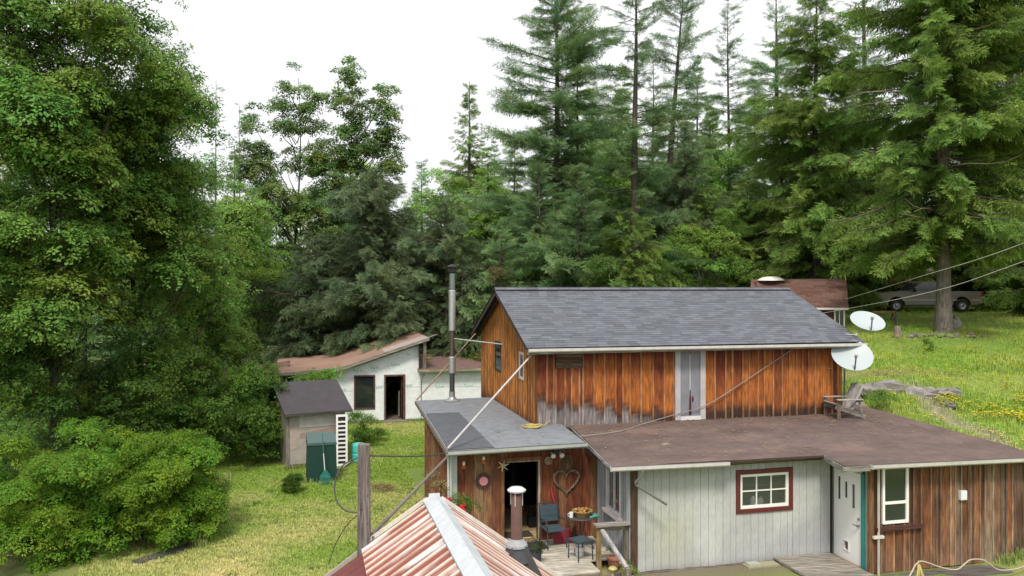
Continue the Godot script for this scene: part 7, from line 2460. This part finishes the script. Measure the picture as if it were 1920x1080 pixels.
func make_grass() -> void:
	var o := Node3D.new()
	o.name = "grass"
	add_child(o, true)
	tag(o, "short lawn and taller hillside grass", "grass", "", "stuff")
	var meshes := [tuft(1, 9, 0.07, 0.012, 0.09), tuft(2, 9, 0.07, 0.012, 0.09), tuft(3, 10, 0.2, 0.018, 0.12), tuft(4, 10, 0.26, 0.018, 0.14)]
	rng.seed = 95
	var sets := [[], [], [], []]
	var cols := [[], [], [], []]
	for k in 190000:
		var near := k < 95000
		var d := 15.0 + 27.0 * rng.randf() if near else 20.0 + 36.0 * rng.randf()
		var x := r2(-13.0, 1.0) if near else r2(9.0, 38.0)
		if absf(x) > 0.68 * d + 1.0 or covered(x, d): continue
		if near and x < -10.0 - (d - 20.0) * 0.12: continue
		if not near and d > 42.0 and x < 13.0: continue
		var loc := Basis(Vector3.UP, -TURN) * (Vector3(x, 0, -d) - ORIGIN)
		if loc.x > -1.0 and loc.x < 5.5 and loc.z > -0.3 and loc.z < 0.8 + rng.randf() * 0.8: continue
		var hill := smoothstep(10.0, 13.0, x) * smoothstep(19.0, 22.0, d)
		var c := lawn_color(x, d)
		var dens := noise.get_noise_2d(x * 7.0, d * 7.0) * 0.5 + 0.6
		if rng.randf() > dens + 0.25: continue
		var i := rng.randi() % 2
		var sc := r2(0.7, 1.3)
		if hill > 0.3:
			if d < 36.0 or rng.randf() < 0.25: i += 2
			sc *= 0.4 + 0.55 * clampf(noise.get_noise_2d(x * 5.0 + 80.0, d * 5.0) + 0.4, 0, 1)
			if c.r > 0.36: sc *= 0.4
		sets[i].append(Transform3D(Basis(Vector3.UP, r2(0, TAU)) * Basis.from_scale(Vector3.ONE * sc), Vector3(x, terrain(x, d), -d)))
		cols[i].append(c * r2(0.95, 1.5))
	# longer grass and weeds left standing along walls and posts
	for e in [[W(-7.4, 0, 21.4), W(-3.7, 0, 21.4)], [W(-2.4, 0, 21.4), W(1.4, 0, 21.4)], [W(9.5, 0, -1.4), W(9.9, 0, 4.0)], [W(-3.75, 0, 2.1), W(-3.75, 0, 6.8)], [Vector3(-8.0, 0, -27.9), Vector3(-6.1, 0, -28.9)], [Vector3(-6.9, 0, -26.0), Vector3(-5.8, 0, -26.3)], [W(8.4, 0, -1.5), W(9.3, 0, -1.5)], [Vector3(-9.6, 0, -27.0), Vector3(-7.6, 0, -19.5)]]:
		var n := int((e[0] as Vector3).distance_to(e[1]) * 34.0)
		for k in n:
			var p: Vector3 = (e[0] as Vector3).lerp(e[1], rng.randf()) + Vector3(r2(-0.14, 0.14), 0, r2(-0.1, 0.16))
			sets[2 + k % 2].append(Transform3D(Basis(Vector3.UP, r2(0, TAU)) * Basis.from_scale(Vector3.ONE * r2(0.45, 1.15)), Vector3(p.x, terrain(p.x, -p.z), p.z)))
			cols[2 + k % 2].append(L(0.17, 0.27, 0.05).lerp(L(0.4, 0.4, 0.18), rng.randf() * 0.7) * r2(0.8, 1.3))
	# clover and plantain patches in the lawn
	var weeds := []
	var weed_cols := []
	for k in 900:
		var d := r2(17.0, 37.0)
		var x := r2(-9.5, 0.5)
		if covered(x, d) or noise.get_noise_2d(x * 11.0 + 200.0, d * 11.0) < 0.08: continue
		weeds.append(Transform3D(Basis(Vector3.UP, r2(0, TAU)) * Basis.from_scale(Vector3(1, 0.5, 1) * r2(0.12, 0.3)), Vector3(x, terrain(x, d) + 0.02, -d)))
		weed_cols.append(tinted(0.25, 0.15) * 0.9)
	many("weeds", spray["shrub0"], M.leaf, weeds, weed_cols, o)
	for i in 4:
		many("blades", meshes[i], M.blade, sets[i], cols[i], o)
	# needles and leaf scraps blown onto the flat roofs
	var lt := Node3D.new()
	lt.name = "leaf_litter"
	add_child(lt, true)
	tag(lt, "brown needles and leaf scraps scattered on the flat roofs", "leaf litter", "", "stuff")
	var bit := MB.new()
	bit.box(Vector3(0, 0.004, 0), Vector3(0.06, 0.004, 0.014))
	bit.box(Vector3(0.02, 0.006, 0.02), Vector3(0.03, 0.005, 0.022), Color.WHITE, Basis(Vector3.UP, 0.8))
	var bx := []
	var bc := []
	for k in 900:
		var u := r2(-3.6, 9.6)
		var vv := 4.4 - absf(rng.randfn()) * 1.1 if k % 2 else r2(-0.3, 4.3)
		if u < -0.3 and (vv < 1.8 or k % 3): continue
		if vv < -1.5 or (vv < -0.3 and u < 4.7): continue
		var p := W(u, 2.6 + (0.015 if u < -0.3 else -0.08 + vv * 0.011), vv)
		bx.append(Transform3D(Basis(Vector3.UP, r2(0, TAU)) * Basis.from_scale(Vector3.ONE * r2(0.5, 1.2)), p + Vector3(0, 0.01, 0)))
		bc.append(L(0.2, 0.13, 0.06).lerp(L(0.38, 0.28, 0.12), rng.randf()))
	many("scraps", bit.mesh(), M.dull, bx, bc, lt)
	# buttercups on the bank
	var f := Node3D.new()
	f.name = "wildflowers"
	add_child(f, true)
	tag(f, "yellow buttercups scattered over the grassy bank", "wildflowers", "", "stuff")
	var s := MB.new()
	for i in 5:
		var w := TAU * i / 5
		var e := Vector3(cos(w), 0.35, sin(w))
		var sdv := Vector3(-sin(w), 0, cos(w)) * 0.018
		s.quad(Vector3(0, 0.26, 0) - sdv * 0.5, Vector3(0, 0.26, 0) + sdv * 0.5, Vector3(0, 0.26, 0) + e * 0.035 + sdv, Vector3(0, 0.26, 0) + e * 0.035 - sdv)
	s.rod(Vector3(0, 0, 0), Vector3(0, 0.26, 0), 0.004, 3, L(0.12, 0.3, 0.03))
	var xf := []
	var fc := []
	while xf.size() < 4200:
		var d := r2(22.0, 40.0)
		var x := r2(11.0, 26.0)
		var want := clampf(noise.get_noise_2d(x * 9.0 + 20.0, d * 9.0) * 1.6 + 0.2, 0.02, 1) * (0.8 if d < 28.5 and x > 14.5 else 0.26)
		if rng.randf() > want: continue
		var sc := r2(0.7, 1.2)
		xf.append(Transform3D(Basis(Vector3.UP, r2(0, TAU)) * Basis.from_scale(Vector3.ONE * sc), Vector3(x, terrain(x, d), -d)))
		fc.append(L(0.75, 0.58, 0.03) * r2(0.8, 1.1))
	many("blooms", s.mesh(), M.blade, xf, fc, f)
